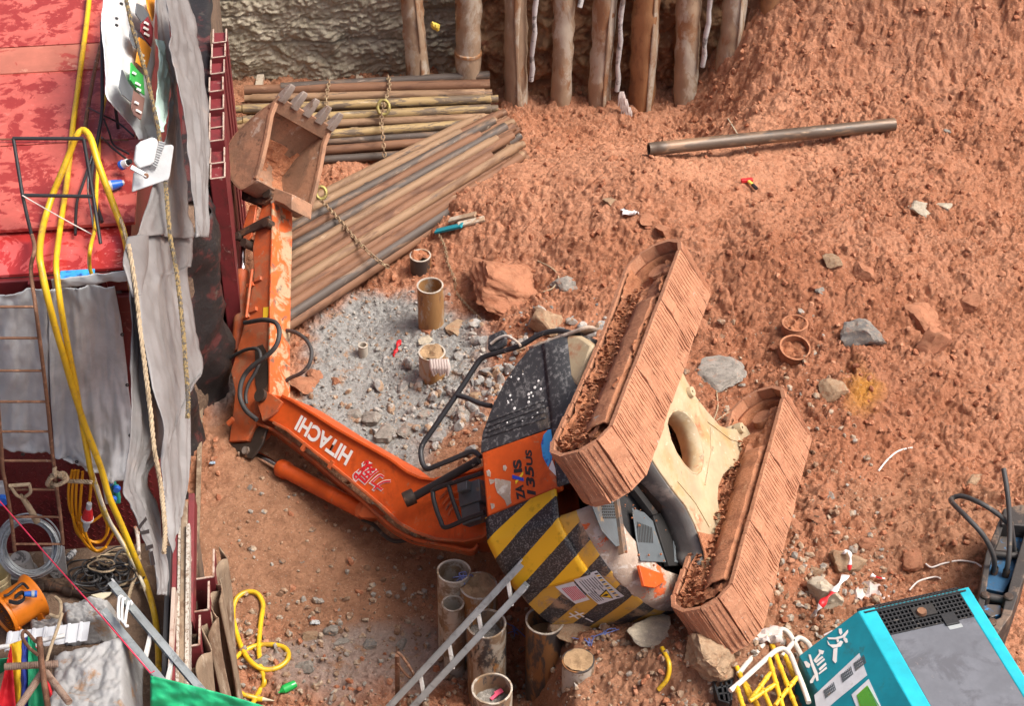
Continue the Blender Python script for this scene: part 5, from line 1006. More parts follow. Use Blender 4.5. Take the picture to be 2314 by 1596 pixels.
ff = lambda s_, t_: .16 + .07 * nz3(s_ * 2.2, t_ * .9, 3) + .05 * t_ + .05 * abs(nz3(s_ * 3 + t_ * 2, t_ * 2.4 - s_ * 2, 9)) + .022 * nz3(s_ * 9, t_ * 3 + s_ * 4, 5) * (.3 + t_) + .02 * math.sin(t_ * 9 + s_ * 4) * max(0, t_ - .75) * 4
tp, o0 = drape('tarpaulin', 'tarp', [T2(-260, 450), T2(-260, 800), T2(-260, 1200), T2(-250, 1440)], [T2(320, 375), T2(330, 700), T2(335, 1100), T2(342, 1455)], onF, ff, 40, 60, 'grey tarpaulin on the hut front behind the rebar ladder')
drape('tarpaulin', 'tarp', [T2(322, 378), T2(332, 700), T2(345, 1100), T2(370, 1440), T2(376, 1470)], [T2(775, 345), T2(835, 660), T2(872, 1050), T2(900, 1400), T3(880, 90)], onF, lambda s_, t_: ff(s_ + .6, t_) + .03, 50, 70, 'big grey tarpaulin with eyelets on the hut front under the yellow hoses')
drape('tarpaulin', 'tarp', [T2(345, 300), T2(350, 330), T2(355, 362)], [T2(890, 235), T2(892, 270), T2(885, 300)], onF, lambda s_, t_: .26 + .02 * nz3(s_ * 5, t_, 2), 30, 10, 'rolled upper hem of the grey tarpaulin under the eaves')
for i, (x, y) in enumerate([(828, 668), (862, 1010), (882, 1352), (155, 1480), (520, 1530)]):
    p = onF(T2(x, y), .30); m = MB(); m.lathe([(.006, 0), (.016, 0), (.016, .006), (.006, .008)], 12, (0, 0, 0), V3(-HY)); o = m.build('eyelet', 'blackbar', None, smooth=40); o.parent = tp; o.location = V3(p - o0)
sf = lambda a, b, c=0: (lambda s_, t_: a + b * nz3(s_ * 2 + c, t_ * 2.0, c) + .035 * abs(nz3(s_ * 4 + t_ * 2, t_ * 4 - s_ * 3, c + 9)) + .012 * nz3(s_ * 9, t_ * 6, c + 4))
drape('tarpaulin', 'tarpbrown', [T2(880, 235), T2(885, 500), T2(900, 900), T2(905, 1300), T3(840, 110), T3(880, 250), T3(960, 480), T3(1020, 650), T3(1070, 840)], [T2(905, 300), T2(990, 600), T2(1050, 1000), T2(1140, 1410), T3(1010, 20), T3(1040, 250), T3(1080, 450), T3(1115, 620), T3(1130, 850)], onS, sf(.12, .05, 1), 30, 90, 'folded grey tarpaulin strip with black tape marks at the hut corner')
drape('tarpaulin', 'tarpbrown', [T2(905, 0), T2(920, 260), T2(950, 450), T2(1020, 900), T2(1100, 1300), T3(1080, 10), T3(1130, 300), T3(1180, 560)], [T2(1310, 0), T2(1315, 190), T2(1285, 230), T2(1330, 600), T2(1365, 900), T2(1262, 1060), T2(1262, 1596), T3(1235, 240)], onS, sf(.30, .05, 4), 40, 90, 'long brownish grey tarpaulin along the hut flank beside the twisted rope')
drape('tarpaulin', 'tarpbrown', [T2(915, -10), T2(885, 150), T2(905, 240), T2(950, 400)], [T2(1045, -10), T2(1047, 120), T2(1030, 240), T2(960, 395)], onS, lambda s_, t_: .42 + .06 * math.sin(s_ * 3), 16, 24, 'pale loose flap of tarpaulin left of the twisted rope')
drape('tarpaulin', 'tarpbrown', [T1(1055, -60), T1(1095, 300), T1(1150, 600), T1(1120, 900), T1(1010, 1300), T1(925, 1600)], [T1(1130, -60), T1(1165, 300), T1(1205, 700), T1(1245, 1100), T1(1285, 1400), T1(1310, 1610)], onS, sf(.34, .06, 7), 30, 70, 'upper grey tarpaulin on the hut flank behind the floodlight')
drape('tarpaulin', 'tarpbrown', [T1(1140, -60), T1(1160, 200), T1(1190, 420), T1(1250, 700), T1(1310, 1100), T1(1345, 1600)], [T1(1270, -60), T1(1330, 180), T1(1388, 380), T1(1415, 800), T1(1425, 1200), T1(1432, 1600)], onS, sf(.62, .05, 11), 24, 60, 'narrow grey tarpaulin strip hanging next to the red sheet piles')
# black gap between the sheets: stacked dark timber inside the scaffold
wear('shadewood', (.05, .042, .036), [((.12, .09, .07), 5, .5, .62)], .9)
for i in range(0):
    a = onS((398 + 10 * i, 60), .40); m = MB(); m.box((0, 0, 0), (.10, 3.6, .10), hxV, hyV, zV); o = m.build('scaffold_board', 'shadewood', None, bevel=.01, label='dark scaffold board behind the tarpaulins, %s of three' % ['upper', 'middle', 'lower'][i], cat='board'); o.location = V3(np.array([a[0] + .15, 1.5, 4.2 - .55 * i]))
# tape marks
for (q, i) in [([(930, 385), (985, 315), (992, 335), (942, 400)], 0), ([(945, 415), (1005, 400), (1008, 428), (955, 438)], 1), ([(980, 515), (1030, 500), (1035, 525), (990, 545)], 2), ([(1005, 560), (1030, 545), (1048, 640), (1020, 645)], 3)]:
    a = [onS(T3(*p), .285) for p in q]; b = [p + HX * .004 for p in a]; m = MB(); m.prism([p - a[0] for p in a], [p - a[0] for p in b]); o = m.build('tape_mark', 'blackprint', None, label='black tape strip on the folded tarpaulin, %s from the top' % ORD[i], cat='tape'); o.location = V3(a[0])
# ---- advertising banner
wear('bannerwhite', (.60, .62, .62), [((.42, .50, .48), 2, .56, .7)], .45, 0, (10, .3, .01)); flat('bannerred', (.25, .03, .04), .5); flat('banneror', (.75, .30, .03), .5); flat('bannergreen', (.05, .40, .08), .5); flat('bannerbrown', (.22, .12, .10), .5); flat('bannergrey', (.12, .13, .14), .5); wear('bannermint', (.42, .56, .50), (), .45)
bf = lambda s_, t_: .10 + .05 * nz3(s_ * 3, t_ * 3, 21) + .08 * s_
bn, bo = drape('banner', 'bannerwhite', [T1(742, -60), T1(728, 120), T1(755, 450), T1(775, 640), T1(850, 740), T1(940, 840), T1(980, 930)], [T1(1045, -60), T1(1040, 150), T1(1035, 320), T1(1000, 520), T1(1030, 700), T1(1060, 860), T1(1070, 950)], onS, bf, 24, 60, 'crumpled white advertising banner hanging from the hut roof', 'banner')
drape('mint_sheet', 'bannermint', [T1(1055, 260), T1(1080, 420), T1(1060, 620), T1(1075, 800), T1(1090, 890)], [T1(1100, 290), T1(1135, 460), T1(1152, 620), T1(1135, 780), T1(1100, 895)], onS, sf(.40, .04, 31), 14, 40, 'pale mint plastic sheet edge beside the banner', 'sheet')
def patch(mat, q, off, nm='printed_patch'):
    a = [onS(T1(*p), off) - bo for p in q]; m = MB(); m.prism(a, [p - HX * .01 for p in a]); return m.build(nm, mat, bn)
for mt_, q in [('bannerred', [(960, 160), (1000, 110), (1040, 190), (1035, 250), (1025, 315), (985, 260), (955, 215)]), ('banneror', [(945, 250), (985, 280), (1025, 330), (1015, 380), (990, 470), (960, 450), (925, 420), (935, 350)]), ('bannergreen', [(890, 420), (930, 470), (970, 510), (975, 570), (980, 645), (930, 600), (885, 540)]), ('bannerbrown', [(905, 610), (980, 665), (970, 740), (955, 810), (915, 780), (895, 730)]), ('bannergrey', [(930, 20), (970, 40), (1010, 100), (960, 150), (920, 90)]), ('bannergrey', [(890, 180), (930, 210), (940, 340), (905, 310), (880, 240)]), ('bannergrey', [(830, 470), (870, 560), (905, 600), (890, 690), (830, 640), (810, 590)]), ('banneror', [(990, -20), (1050, -20), (1045, 100), (1035, 140), (1005, 60)])]: patch(mt_, q, .235)
for (x, y, w, s_) in [(985, 150, 50, 1), (980, 185, 55, 1), (985, 225, 60, 1), (950, 360, 60, 1), (960, 400, 50, 1), (905, 490, 40, 1), (925, 560, 60, 1), (935, 600, 45, 1), (920, 690, 45, 1), (930, 745, 60, 1), (790, 120, 25, 0), (788, 165, 30, 0), (820, 20, 30, 0)]:
    patch('whitepaint' if s_ else 'blackprint', [(x, y - 8), (x + w * .5, y + w * .30 - 8), (x + w * .5 - 4, y + w * .30 + 6), (x - 4, y + 6)], .25, 'print_line')
# ---- floodlight
wear('lampwhite', (.48, .50, .50), [((.45, .42, .38), 6, .62, .72)], .4); flat('lampglass', (.7, .72, .72), .2)
fl = empty('floodlight', onS(T1(1000, 1300), .30), label='white floodlight fixed at the hut roof edge', cat='lamp'); fo = np.array(fl.location)
fz = onS(T1(1000, 1100), .4); vN = -V3(ray(350, 370)); fX = (V3(onS(T1(1170, 1030), .4)) - V3(onS(T1(905, 1290), .4)))
def fpl(x, y, d=0): return V3(plane(*T1(x, y), fz + np.array([0, 0, .0]), np.array([.25, -.75, .6])) - fo) + Vector((.25, -.75, .6)).normalized() * d
m = MB(); a = [fpl(*p) for p in [(895, 1290), (1150, 1190), (1175, 985), (1130, 980), (1110, 1160), (905, 1230)]]; out = [(893, 1300), (1140, 1215), (1150, 1190), (1178, 990), (1165, 978), (1080, 985), (905, 1170)]
m.prism([fpl(*p) for p in out], [fpl(*p, -.06) for p in out]); m.build('housing', 'lampwhite', fl, bevel=.012)
o2 = [(935, 1145), (1020, 1120), (1040, 1100), (1068, 965), (1055, 945), (1030, 930), (945, 960), (915, 990), (900, 1100)]; m = MB(); m.prism([fpl(*p, .07) for p in o2], [fpl(*p, 0) for p in o2]); m.build('driver_box', 'lampwhite', fl, bevel=.015)
for k in range(11):
    a = fpl(1062 + 4 * k * .2, 985 + 16 * k, .03); m = MB(); m.bar(fpl(1068 - 5 * k, 975 + 15 * k, .03), fpl(1112 - 6 * k, 985 + 16 * k, .03), .006, .05); m.build('cooling_fin', 'lampwhite', fl)
m = MB(); m.bar(fpl(880, 1135, .09), fpl(990, 1195, .09), .05, .012); m.build('bracket', 'lampwhite', fl, bevel=.004); m = MB(); m.lathe([(0, .012), (.012, .012), (.02, .008), (.022, 0)], 10, fpl(982, 1195, .095), fpl(982, 1195, .2)); m.build('bolt', 'rustpipe', fl)
# ---- plugs
flat('blueplastic', (.02, .13, .55), .4); flat('redplastic', (.55, .02, .025), .4); flat('greyplastic', (.42, .43, .43), .5); flat('whiteplastic', (.72, .72, .70), .5)
def plug(name, a, b, r, cols, label):
    a = np.array(a); b = np.array(b); L = np.linalg.norm(b - a); root = empty(name, a, label=label, cat='plug'); q = V3(b - a); z0 = V3(np.zeros(3)); u = q.normalized()
    for nm, (d0, d1, r0, r1, mt_) in cols.items():
        m = MB(); m.lathe([(0, d0 * L), (r0 * r, d0 * L), (r1 * r, d1 * L), (0, d1 * L)], 16, z0, u); m.build(nm, mt_, root, smooth=40)
    return root
plug('blue_plug', pz(*T1(735, 1260), 5.52), pz(*T1(840, 1235), 5.52), .045, dict(mouth=(0, .18, 1, 1, 'greyplastic'), collar=(.18, .6, 1.0, .8, 'blueplastic'), body=(.6, .88, .75, .6, 'blueplastic'), gland=(.88, 1.0, .5, .45, 'greyplastic')), 'blue power plug lying on the red roof')
plug('blue_plug', pz(*T1(820, 1120), 5.56), pz(*T1(885, 1090), 5.62), .04, dict(mouth=(0, .25, 1, 1, 'blueplastic'), body=(.25, .7, .9, .8, 'whiteplastic'), gland=(.7, 1.0, .6, .5, 'blackprint')), 'blue and white power plug behind the floodlight bracket')
# ---- cords, hoses, bars: helper for a run through measured points
def run(name, mat, pts, r, label, cat, n=6, seg=8, group=None, twist=0):
    P = smoothpath(pts, n) if n > 1 else [np.array(p) for p in pts]; o0 = np.array(P[0]); m = MB()
    if not twist: m.tube([tuple(np.array(p) - o0) for p in P], r, seg)
    else:
        P = smoothpath(pts, twist); N = len(P)
        for k in range(3):
            Q_ = []
            for i, p in enumerate(P):
                x, y, z = frame(V3(P[max(i - 1, 0)]), V3(P[min(i + 1, N - 1)])); a = i * .8 + k * 2.094; Q_.append(V3(np.array(p) - o0) + (x * math.cos(a) + y * math.sin(a)) * r * .55)
            m.tube(Q_, r * .62, 5)
    o = m.build(name, mat, None, smooth=70, label=label, cat=cat, **({'group': group} if group else {})); o.location = V3(o0); return o
wear('yellowhose', (.70, .44, .018), [((.50, .30, .03), 6, .50, .64), ((.30, .20, .09), 10, .60, .68), ((.14, .10, .05), 22, .66, .72)], .35, 0, None); wear('hosewhite', (.72, .66, .52), [((.6, .45, .1), 5, .5, .6)], .5, 0, None); wear('rope', (.40, .31, .20), [((.27, .2, .12), 20, .5, .6)], .9, 0, (90, .5, .006)); wear('ropedark', (.24, .17, .07), [((.08, .07, .06), 30, .48, .54)], .9, 0, None); wear('rebar', (.19, .095, .055), [((.32, .17, .10), 12, .5, .62), ((.46, .40, .34), 9, .66, .7)], .8, .2, (60, .6, .008)); flat('blackcable', (.022, .022, .024), .5); flat('orangecable', (.70, .29, .01), .4); flat('whitestring', (.66, .60, .55), .8); flat('redstring', (.62, .03, .08), .7)
Rf = 5.50
run('yellow_hose', 'yellowhose', [pz(*T1(x, y), Rf) for x, y in [(606, -40), (590, 120), (560, 350), (530, 580), (500, 800), (480, 980), (470, 1080), (450, 1250), (425, 1420), (405, 1560)]] + [onF(T2(380, 180), .12), onF(T2(392, 330), .30)] + [onF(T2(x, y), .40) for x, y in [(415, 500), (450, 700), (480, 850), (510, 1000), (535, 1150), (560, 1300), (590, 1450), (615, 1600)]] + [onF(T3(x, y), .34) for x, y in [(660, 140), (710, 300), (790, 430), (860, 540)]], .024, 'straight yellow hose running down the roof and the front tarpaulin', 'hose')
run('yellow_hose', 'yellowhose', [onF(T2(1010, 1150), .5), onF(T2(985, 980), .5), onF(T2(940, 700), .48), onF(T2(905, 430), .42), onF(T2(880, 220), .22)] + [pz(*T1(x, y), z) for x, y, z in [(840, 1590, 5.5), (780, 1420, 5.6), (720, 1260, 5.75), (660, 1090, 5.9), (615, 940, 6.0), (565, 880, 6.02), (515, 925, 5.98), (470, 1040, 5.85), (400, 1210, 5.7), (345, 1350, 5.58), (290, 1540, 5.52)]] + [onF(T2(268, 120), .14), onF(T2(290, 270), .32)] + [onF(T2(x, y), .42) for x, y in [(330, 450), (380, 640), (430, 810), (480, 990), (530, 1150), (575, 1290), (630, 1430), (690, 1596)]] + [onF(T3(x, y), .45) for x, y in [(740, 180), (800, 320), (860, 460), (930, 630), (985, 760)]] + [pz(*T3(x, y), z) for x, y, z in [(1020, 870, 2.6), (1050, 1000, 2.55), (1068, 1150, 2.55), (1075, 1350, 2.6)]], .027, 'looped yellow hose hung over the rebar frame and down past the ladder', 'hose')
run('white_hose', 'hosewhite', [onF(T2(545, 1230), .36), onF(T2(590, 1500), .38)] + [onF(T3(x, y), .38) for x, y in [(640, 60), (680, 190), (740, 340), (820, 480), (880, 590)]] + [pz(*T3(x, y), 2.5) for x, y in [(945, 720), (1000, 850), (1040, 960)]], .017, 'cream hose beside the looped yellow hose low on the hut', 'hose')
run('yellow_cable', 'yellowhose', [pz(*T1(x, y), 5.53) for x, y in [(745, 440), (735, 580), (700, 720), (670, 900), (668, 1050), (655, 1250), (650, 1420), (640, 1560)]] + [onF(T2(612, 80), .1), onF(T2(605, 200), .1), onF(T2(635, 305), .1)], .016, 'thin yellow cable lying on the roof near the floodlight', 'cable')
run('twisted_rope', 'ropedark', [onS(T1(x, y), .46) for x, y in [(855, 0), (890, 160), (930, 300), (965, 420), (1000, 540), (1035, 700), (1065, 840), (1085, 960)]], .016, 'black and yellow twisted rope across the banner', 'rope', twist=14)
run('twisted_rope', 'ropedark', [onS(T1(1120, 1230), .46), onS(T1(1150, 1580), .46)] + [onS(T2(x, y), .46) for x, y in [(1185, 180), (1215, 400), (1240, 640), (1255, 850), (1268, 1000), (1275, 1140), (1270, 1230)]], .016, 'long twisted rope hanging down the brownish tarpaulin', 'rope', twist=16)
run('hemp_rope', 'rope', [onS(T2(x, y), .46) for x, y in [(870, 60), (915, 330), (950, 640), (985, 920), (1020, 1200), (1045, 1450)]] + [onS(T3(x, y), .42) for x, y in [(1085, 80), (1105, 250), (1118, 420), (1110, 560)]], .015, 'pale hemp rope hanging at the hut corner', 'rope', twist=16)
run('hemp_rope', 'rope', [pz(*T1(x, y), 5.56) for x, y in [(735, 1290), (780, 1400), (825, 1510), (850, 1596)]] + [onS(T2(885, 120), .3), onS(T2(895, 215), .32)], .013, 'pale rope beside the yellow hose at the roof corner', 'rope', twist=10)
run('hemp_rope', 'rope', [pz(*T3(x, y), 2.55) for x, y in [(935, 360), (935, 500), (940, 620), (915, 720), (890, 790), (870, 870)]], .015, 'rope dropping beside the cable pile', 'rope', twist=10)
run('pink_hose', 'scraped', [pz(*T3(x, y), 2.6) for x, y in [(905, 290), (910, 360), (930, 440), (940, 560)]], .018, 'faded pink hose end left of the hanging rope', 'hose')
# rebar ladder
lad = empty('rebar_ladder', onF(T2(330, 1600), .5), label='rusty rebar ladder leaning on the hut front', cat='ladder'); lo0 = np.array(lad.location)
def lrun(nm, pts, r, n=4): m = MB(); m.tube([V3(np.array(p) - lo0) for p in (smoothpath(pts, n) if n > 1 else pts)], r, 7); return m.build(nm, 'rebar', lad, smooth=60)
fr = lambda L, off: [onF(p, off) for p in L]
lrun('rail', [pz(*T1(215, 1590), 5.5), onF(T2(235, 90), .12), onF(T2(208, 230), .2)] + fr([T2(240, 480), T2(270, 720), T2(300, 960), T2(325, 1180), T2(345, 1400), T2(370, 1590)], .5) + fr([T3(385, 130), T3(410, 330), T3(425, 500)], .5), .016)
lrun('rail', fr([T2(-60, 480), T2(-30, 900), T2(-5, 1250), T2(10, 1440), T2(20, 1590)], .5) + fr([T3(40, 100), T3(65, 250), T3(85, 400), T3(100, 545)], .5), .016)
for (x0, x1, y, T) in [(-55, 240, 482, T2), (-40, 258, 694, T2), (-30, 285, 915, T2), (-15, 315, 1125, T2), (-5, 340, 1327, T2), (15, 362, 1525, T2), (45, 382, 130, T3), (70, 405, 316, T3), (90, 425, 500, T3)]: lrun('rung', [onF(T(x0, y), .5), onF(T(x1, y), .5)], .011, 1)
fb = empty('rebar_hoop', pz(*T1(90, 940), 6.1), label='black rebar hoop frame standing on the roof above the ladder', cat='frame'); fb0 = np.array(fb.location)
for L in [[(90, 937, 6.1), (150, 1310, 5.78), (180, 1450, 5.66), (215, 1600, 5.5)], [(85, 937, 6.1), (565, 938, 6.1)], [(565, 938, 6.1), (610, 1200, 5.85), (650, 1450, 5.65), (680, 1650, 5.5)], [(160, 1322, 5.78), (630, 1330, 5.78)]]:
    m = MB(); m.tube([V3(pz(*T1(x, y), z) - fb0) for x, y, z in L], .015, 7); m.build('bar', 'blackcable', fb, smooth=60)
for lb, L, r, mt_ in [('dark steel rod standing on the roof under the banner', [(690, 150, 6.2), (692, 560, 5.9), (690, 760, 5.75), (660, 950, 5.6), (620, 1240, 5.5), (690, 1500, 5.48)], .016, 'blackcable'), ('dark steel rod leaning at the banner edge', [(725, 190, 6.1), (755, 520, 5.9), (800, 870, 5.48)], .014, 'blackcable'),
                      ('brown rod with a white cable lying along the roof', [(735, 0, 5.6), (695, 250, 5.6), (640, 480, 5.58), (600, 700, 5.55), (575, 870, 5.52)], .018, 'rebar'), ('black cable from the roof rods to the floodlight', [(600, 730, 5.6), (700, 780, 5.7), (800, 830, 5.6), (905, 920, 5.6)], .008, 'blackcable'), ('black cable sagging to the floodlight driver', [(690, 930, 5.7), (760, 1000, 5.55), (850, 1070, 5.6)], .009, 'blackcable'),
                      ('second black cable to the floodlight plug', [(700, 800, 5.7), (740, 900, 5.6), (770, 980, 5.5), (870, 1040, 5.6)], .009, 'blackcable'), ('black wire snaking down the roof left of the yellow cable', [(640, 1000, 5.6), (600, 1130, 5.52), (560, 1250, 5.5), (520, 1380, 5.48), (510, 1590, 5.45)], .012, 'blackcable'), ('white string from the rod tip to the floodlight', [(735, 555, 5.9), (830, 720, 5.75), (940, 900, 5.6)], .005, 'whitestring'),
                      ('white string across the ladder frame', [(150, 1322, 5.8), (320, 1420, 5.65), (480, 1510, 5.55), (640, 1596, 5.48)], .005, 'whitestring'), ('thin rod across the roof behind the hoop frame', [(-20, 942, 5.48), (400, 944, 5.48), (870, 948, 5.48)], .007, 'rebar'), ('blue-grey cable hanging from the hoop frame', [(600, 1140, 5.7), (595, 1300, 5.6), (615, 1420, 5.55), (640, 1596, 5.5)], .007, 'greyplate')]:
    run('rod' if 'rod' in lb else 'cable', mt_, [pz(*T1(x, y), z) for x, y, z in L], r, lb, 'rod' if 'rod' in lb else 'cable', 5)
# ---- things standing in the yard
def atP(uv, z): return pz(uv[0], uv[1], z)
coil = empty('wire_coil', atP(T3(200, 700), ZP), label='big coil of galvanised wire leaning against the hut', cat='wire coil'); wear('galv', (.36, .39, .40), [((.22, .24, .25), 14, .5, .62)], .45, .5, None)
c0 = onF(T3(198, 520), .42); o0 = np.array(coil.location); e1 = hxV; e2 = (zV * .86 + hyV * .5).normalized(); e3 = e1.cross(e2)
for k in range(20):
    m = MB(); r = .225 + random.gauss(0, .016); off = V3(c0 - o0) + e3 * random.gauss(0, .02) + e1 * random.gauss(0, .008); m.tube([off + e1 * r * math.cos(a) + e2 * r * 1.05 * math.sin(a) + e3 * .008 * math.sin(3 * a + k) for a in np.linspace(0, 2 * math.pi, 41)[:-1]], .0075, 6, closed=True); m.build('wire_turn', 'galv', coil, smooth=60)
wear('plaster', (.34, .34, .33), [((.10, .10, .10), 5, .54, .60), ((.5, .5, .48), 9, .56, .66)], .9, 0, (30, .5, .01))
pot = empty('mortar_bucket', atP(T3(158, 690), ZP), label='upturned plaster-stained bucket inside the wire coil', cat='bucket'); m = MB(); m.lathe([(.115, 0), (.118, .012), (.104, .016), (.09, .16), (.085, .175), (.0, .178)], 28, (0, 0, 0), (0, 0, 1)); m.build('shell', 'plaster', pot, smooth=40); m = MB(); m.lathe([(.122, .0), (.126, .008), (.122, .018), (.114, .018)], 28, (0, 0, 0), (0, 0, 1)); m.build('rim', 'plaster', pot, smooth=40)
m = MB(); a = [onF(T3(*p), .3) for p in [(285, 535), (435, 530), (455, 700), (380, 750), (330, 700), (300, 640)]]; m.prism([p - a[0] for p in a], [p - a[0] + HY * .03 for p in a]); o = m.build('mortar_board', 'plaster', None, bevel=.004, label='grey mortar-splashed board behind the wire coil', cat='board'); o.location = V3(a[0])
# shovel
sh_ = empty('shovel', onF(T3(250, 340), .4), label='wooden shovel with a D handle hung on the ladder', cat='shovel'); o0 = np.array(sh_.location)
def sp_(nm, pts, r, mt_='plaster'): m = MB(); m.tube([V3(p - o0) for p in pts], r, 8); m.build(nm, mt_, sh_, smooth=50)
sp_('grip', [onF(T3(60, 105), .52), onF(T3(205, 95), .52)], .016, 'rope'); sp_('fork', smoothpath([onF(T3(75, 110), .52), onF(T3(110, 165), .52), onF(T3(150, 185), .5)], 5), .014, 'rope'); sp_('fork', smoothpath([onF(T3(200, 100), .52), onF(T3(205, 150), .52), onF(T3(160, 185), .5)], 5), .014, 'rope'); sp_('shaft', [onF(T3(140, 170), .5), onF(T3(190, 240), .48), onF(T3(250, 345), .44)], [.018, .026, .03], 'rope')
# rope knot on the ladder
run('rope_knot', 'rope', [onF(T3(x, y), .5 + .05 * math.sin(i * 2.1)) for i, (x, y) in enumerate([(370, -20), (375, 30), (430, 20), (455, 60), (410, 90), (350, 110), (320, 90), (350, 50), (400, 40), (440, 70), (380, 100), (335, 60), (380, 15), (420, 45), (455, 70), (540, 75), (620, 80)])], .017, 'knotted hemp rope tied round the ladder rail', 'rope', twist=10)
# orange cable hank with red plug
hk = empty('orange_cable_hank', onF(T3(600, 550), .2), label='hank of orange cable hanging on the dark red hut wall', cat='cable'); o0 = np.array(hk.location)
for k, L in enumerate([[(490, 0), (465, 120), (470, 240), (500, 320), (540, 360)], [(510, 0), (490, 130), (490, 260), (520, 420), (600, 480), (700, 470), (725, 380), (700, 300)], [(530, 0), (515, 150), (520, 300), (560, 440), (660, 490), (720, 440), (740, 350)], [(560, 10), (545, 200), (540, 330), (560, 420)], [(615, 0), (615, 120), (605, 220)], [(490, 300), (520, 400), (600, 520), (690, 545), (770, 420)], [(530, 355), (620, 350), (700, 290)], [(548, 300), (590, 460), (650, 545), (720, 520)]]):
    m = MB(); m.tube([V3(p - o0) for p in smoothpath([onF(T3(x, y), .14 + .012 * k) for x, y in L], 6)], .0125, 7); m.build('cable_loop', 'orangecable', hk, smooth=60)
plug('red_plug', onF(T3(605, 225), .25), onF(T3(580, 410), .25), .05, dict(gland=(0, .18, .45, .5, 'greyplastic'), body=(.18, .32, .6, .75, 'redplastic'), collar=(.32, .52, .8, .95, 'redplastic'), rim=(.52, .58, 1.05, 1.05, 'whiteplastic'), socket=(.58, .85, .62, .55, 'greyplastic'), tail=(.85, 1, .4, .3, 'greyplastic')), 'red and grey power coupler on the orange cable')
sb = empty('socket_box', onF(T3(740, 250), .15), label='grey and green socket boxes on the hut wall by the yellow hose', cat='socket box'); o0 = np.array(sb.location); flat('greenplastic', (.02, .22, .16), .5)
for (x, y, w, h, mt_) in [(740, 120, .10, .3, 'greyplastic'), (762, 130, .07, .2, 'greenplastic'), (790, 160, .05, .16, 'greenplastic')]: p = onF(T3(x, y), .12) - o0; m = MB(); m.box(V3(p), (w, .08, h), hxV, hyV, zV); m.build('box', mt_, sb, bevel=.01)
for (x, y) in [(742, 75), (765, 190), (790, 120)]: p = onF(T3(x, y), .17) - o0; m = MB(); m.lathe([(0, .03), (.028, .03), (.034, 0)], 14, V3(p), V3(p - HY)); m.build('socket_cover', 'blueplastic', sb, smooth=40)
bs = empty('wall_socket', onF(T3(20, 170), .12), label='blue wall socket at the left photo edge', cat='socket'); m = MB(); m.lathe([(0, .08), (.045, .08), (.05, .05), (.05, 0)], 16, (0, 0, 0), V3(-HY)); m.build('cover', 'blueplastic', bs, smooth=40); m = MB(); m.box((0, 0, .08), (.09, .08, .12), hxV, hyV, zV); m.build('box', 'greyplastic', bs, bevel=.01)
# cable and rope heap
hp = empty('cable_heap', atP(T3(690, 700), ZP), label='tangled heap of black cables and beige rope on the yard floor', cat='cable heap'); o0 = np.array(hp.location); rg = random.Random(5)
for k in range(26):
    cx, cy = rg.uniform(570, 830), rg.uniform(600, 760); rx, ry = rg.uniform(50, 150), rg.uniform(35, 85); pts = []
    for a in np.linspace(0, 2 * math.pi, 15)[:-1]: pts.append(V3(pz(*T3(cx + rx * math.cos(a) * (1 + .12 * math.sin(3 * a + k)), cy + ry * math.sin(a)), ZP + .02 + .006 * k + .03 * math.sin(2 * a + k)) - o0))
    P = smoothpath([np.array(p) for p in pts], 4, True); m = MB(); m.tube(P, rg.choice([.007, .009, .011]), 6, closed=True); m.build('cable_turn', rg.choice(['blackcable', 'blackcable', 'blackcable', 'hose', 'rope']), hp, smooth=60)
# drill steel, pvc tube
for i, (a, b, r, mt_, lb) in enumerate([((200, 740), (590, 850), .035, 'greasesteel', 'dark drill steel lying behind the orange fan'), ((60, 760), (380, 800), .028, 'greasesteel', 'second dark drill steel half under the wire coil'), ((455, 600), (510, 545), .022, 'greyplastic', 'short grey plastic tube against the wall')]):
    A = atP(T3(*a), ZP + .05); B = atP(T3(*b), ZP + .05); L = np.linalg.norm(B - A); m = MB(); m.lathe([(0, 0), (r, 0), (r, L * .3), (r * 1.5, L * .31), (r * 1.5, L * .4), (r, L * .41), (r, L * .6), (r * 1.4, L * .62), (r * 1.4, L * .75), (r * .9, L * .77), (r * .9, L), (0, L)], 14, (0, 0, 0), V3(B - A)); o = m.build('drill_steel' if i < 2 else 'plastic_tube', mt_, None, smooth=40, label=lb, cat='drill rod' if i < 2 else 'tube'); o.location = V3(A)
# orange fan
wear('fanorange', (.75, .21, .015), [((.55, .13, .01), 4, .55, .68), ((.3, .2, .12), 9, .68, .73)], .35, 0, None)
fan_ = empty('ventilation_fan', atP(T3(150, 1080), ZP), label='orange portable ventilation fan lying in the yard', cat='fan'); o0 = np.array(fan_.location); A = V3(pz(*T3(12, 985), 2.66) - o0); B = V3(pz(*T3(235, 845), 2.66) - o0); L = (B - A).length; R_ = .165
m = MB(); m.lathe([(R_ * 1.13, 0), (R_ * 1.15, .012), (R_ * 1.13, .03), (R_, .045), (R_, L * .5), (R_ * 1.0, L - .06), (R_ * 1.18, L - .02), (R_ * 1.2, L), (R_ * 1.16, L), (R_ * .96, L - .05), (R_ * .96, .03), (R_ * 1.05, 0)], 40, A, B); m.build('drum', 'fanorange', fan_, smooth=40)
x, y, z = frame(A, B)
for k in range(6):
    m = MB(); m.tube([A + z * .02 + (x * math.cos(a) + y * math.sin(a)) * R_ * (.16 * k + .12) for a in np.linspace(0, 2 * math.pi, 31)[:-1]], .003, 5, closed=True); m.build('guard_ring', 'blackcable', fan_, smooth=60)
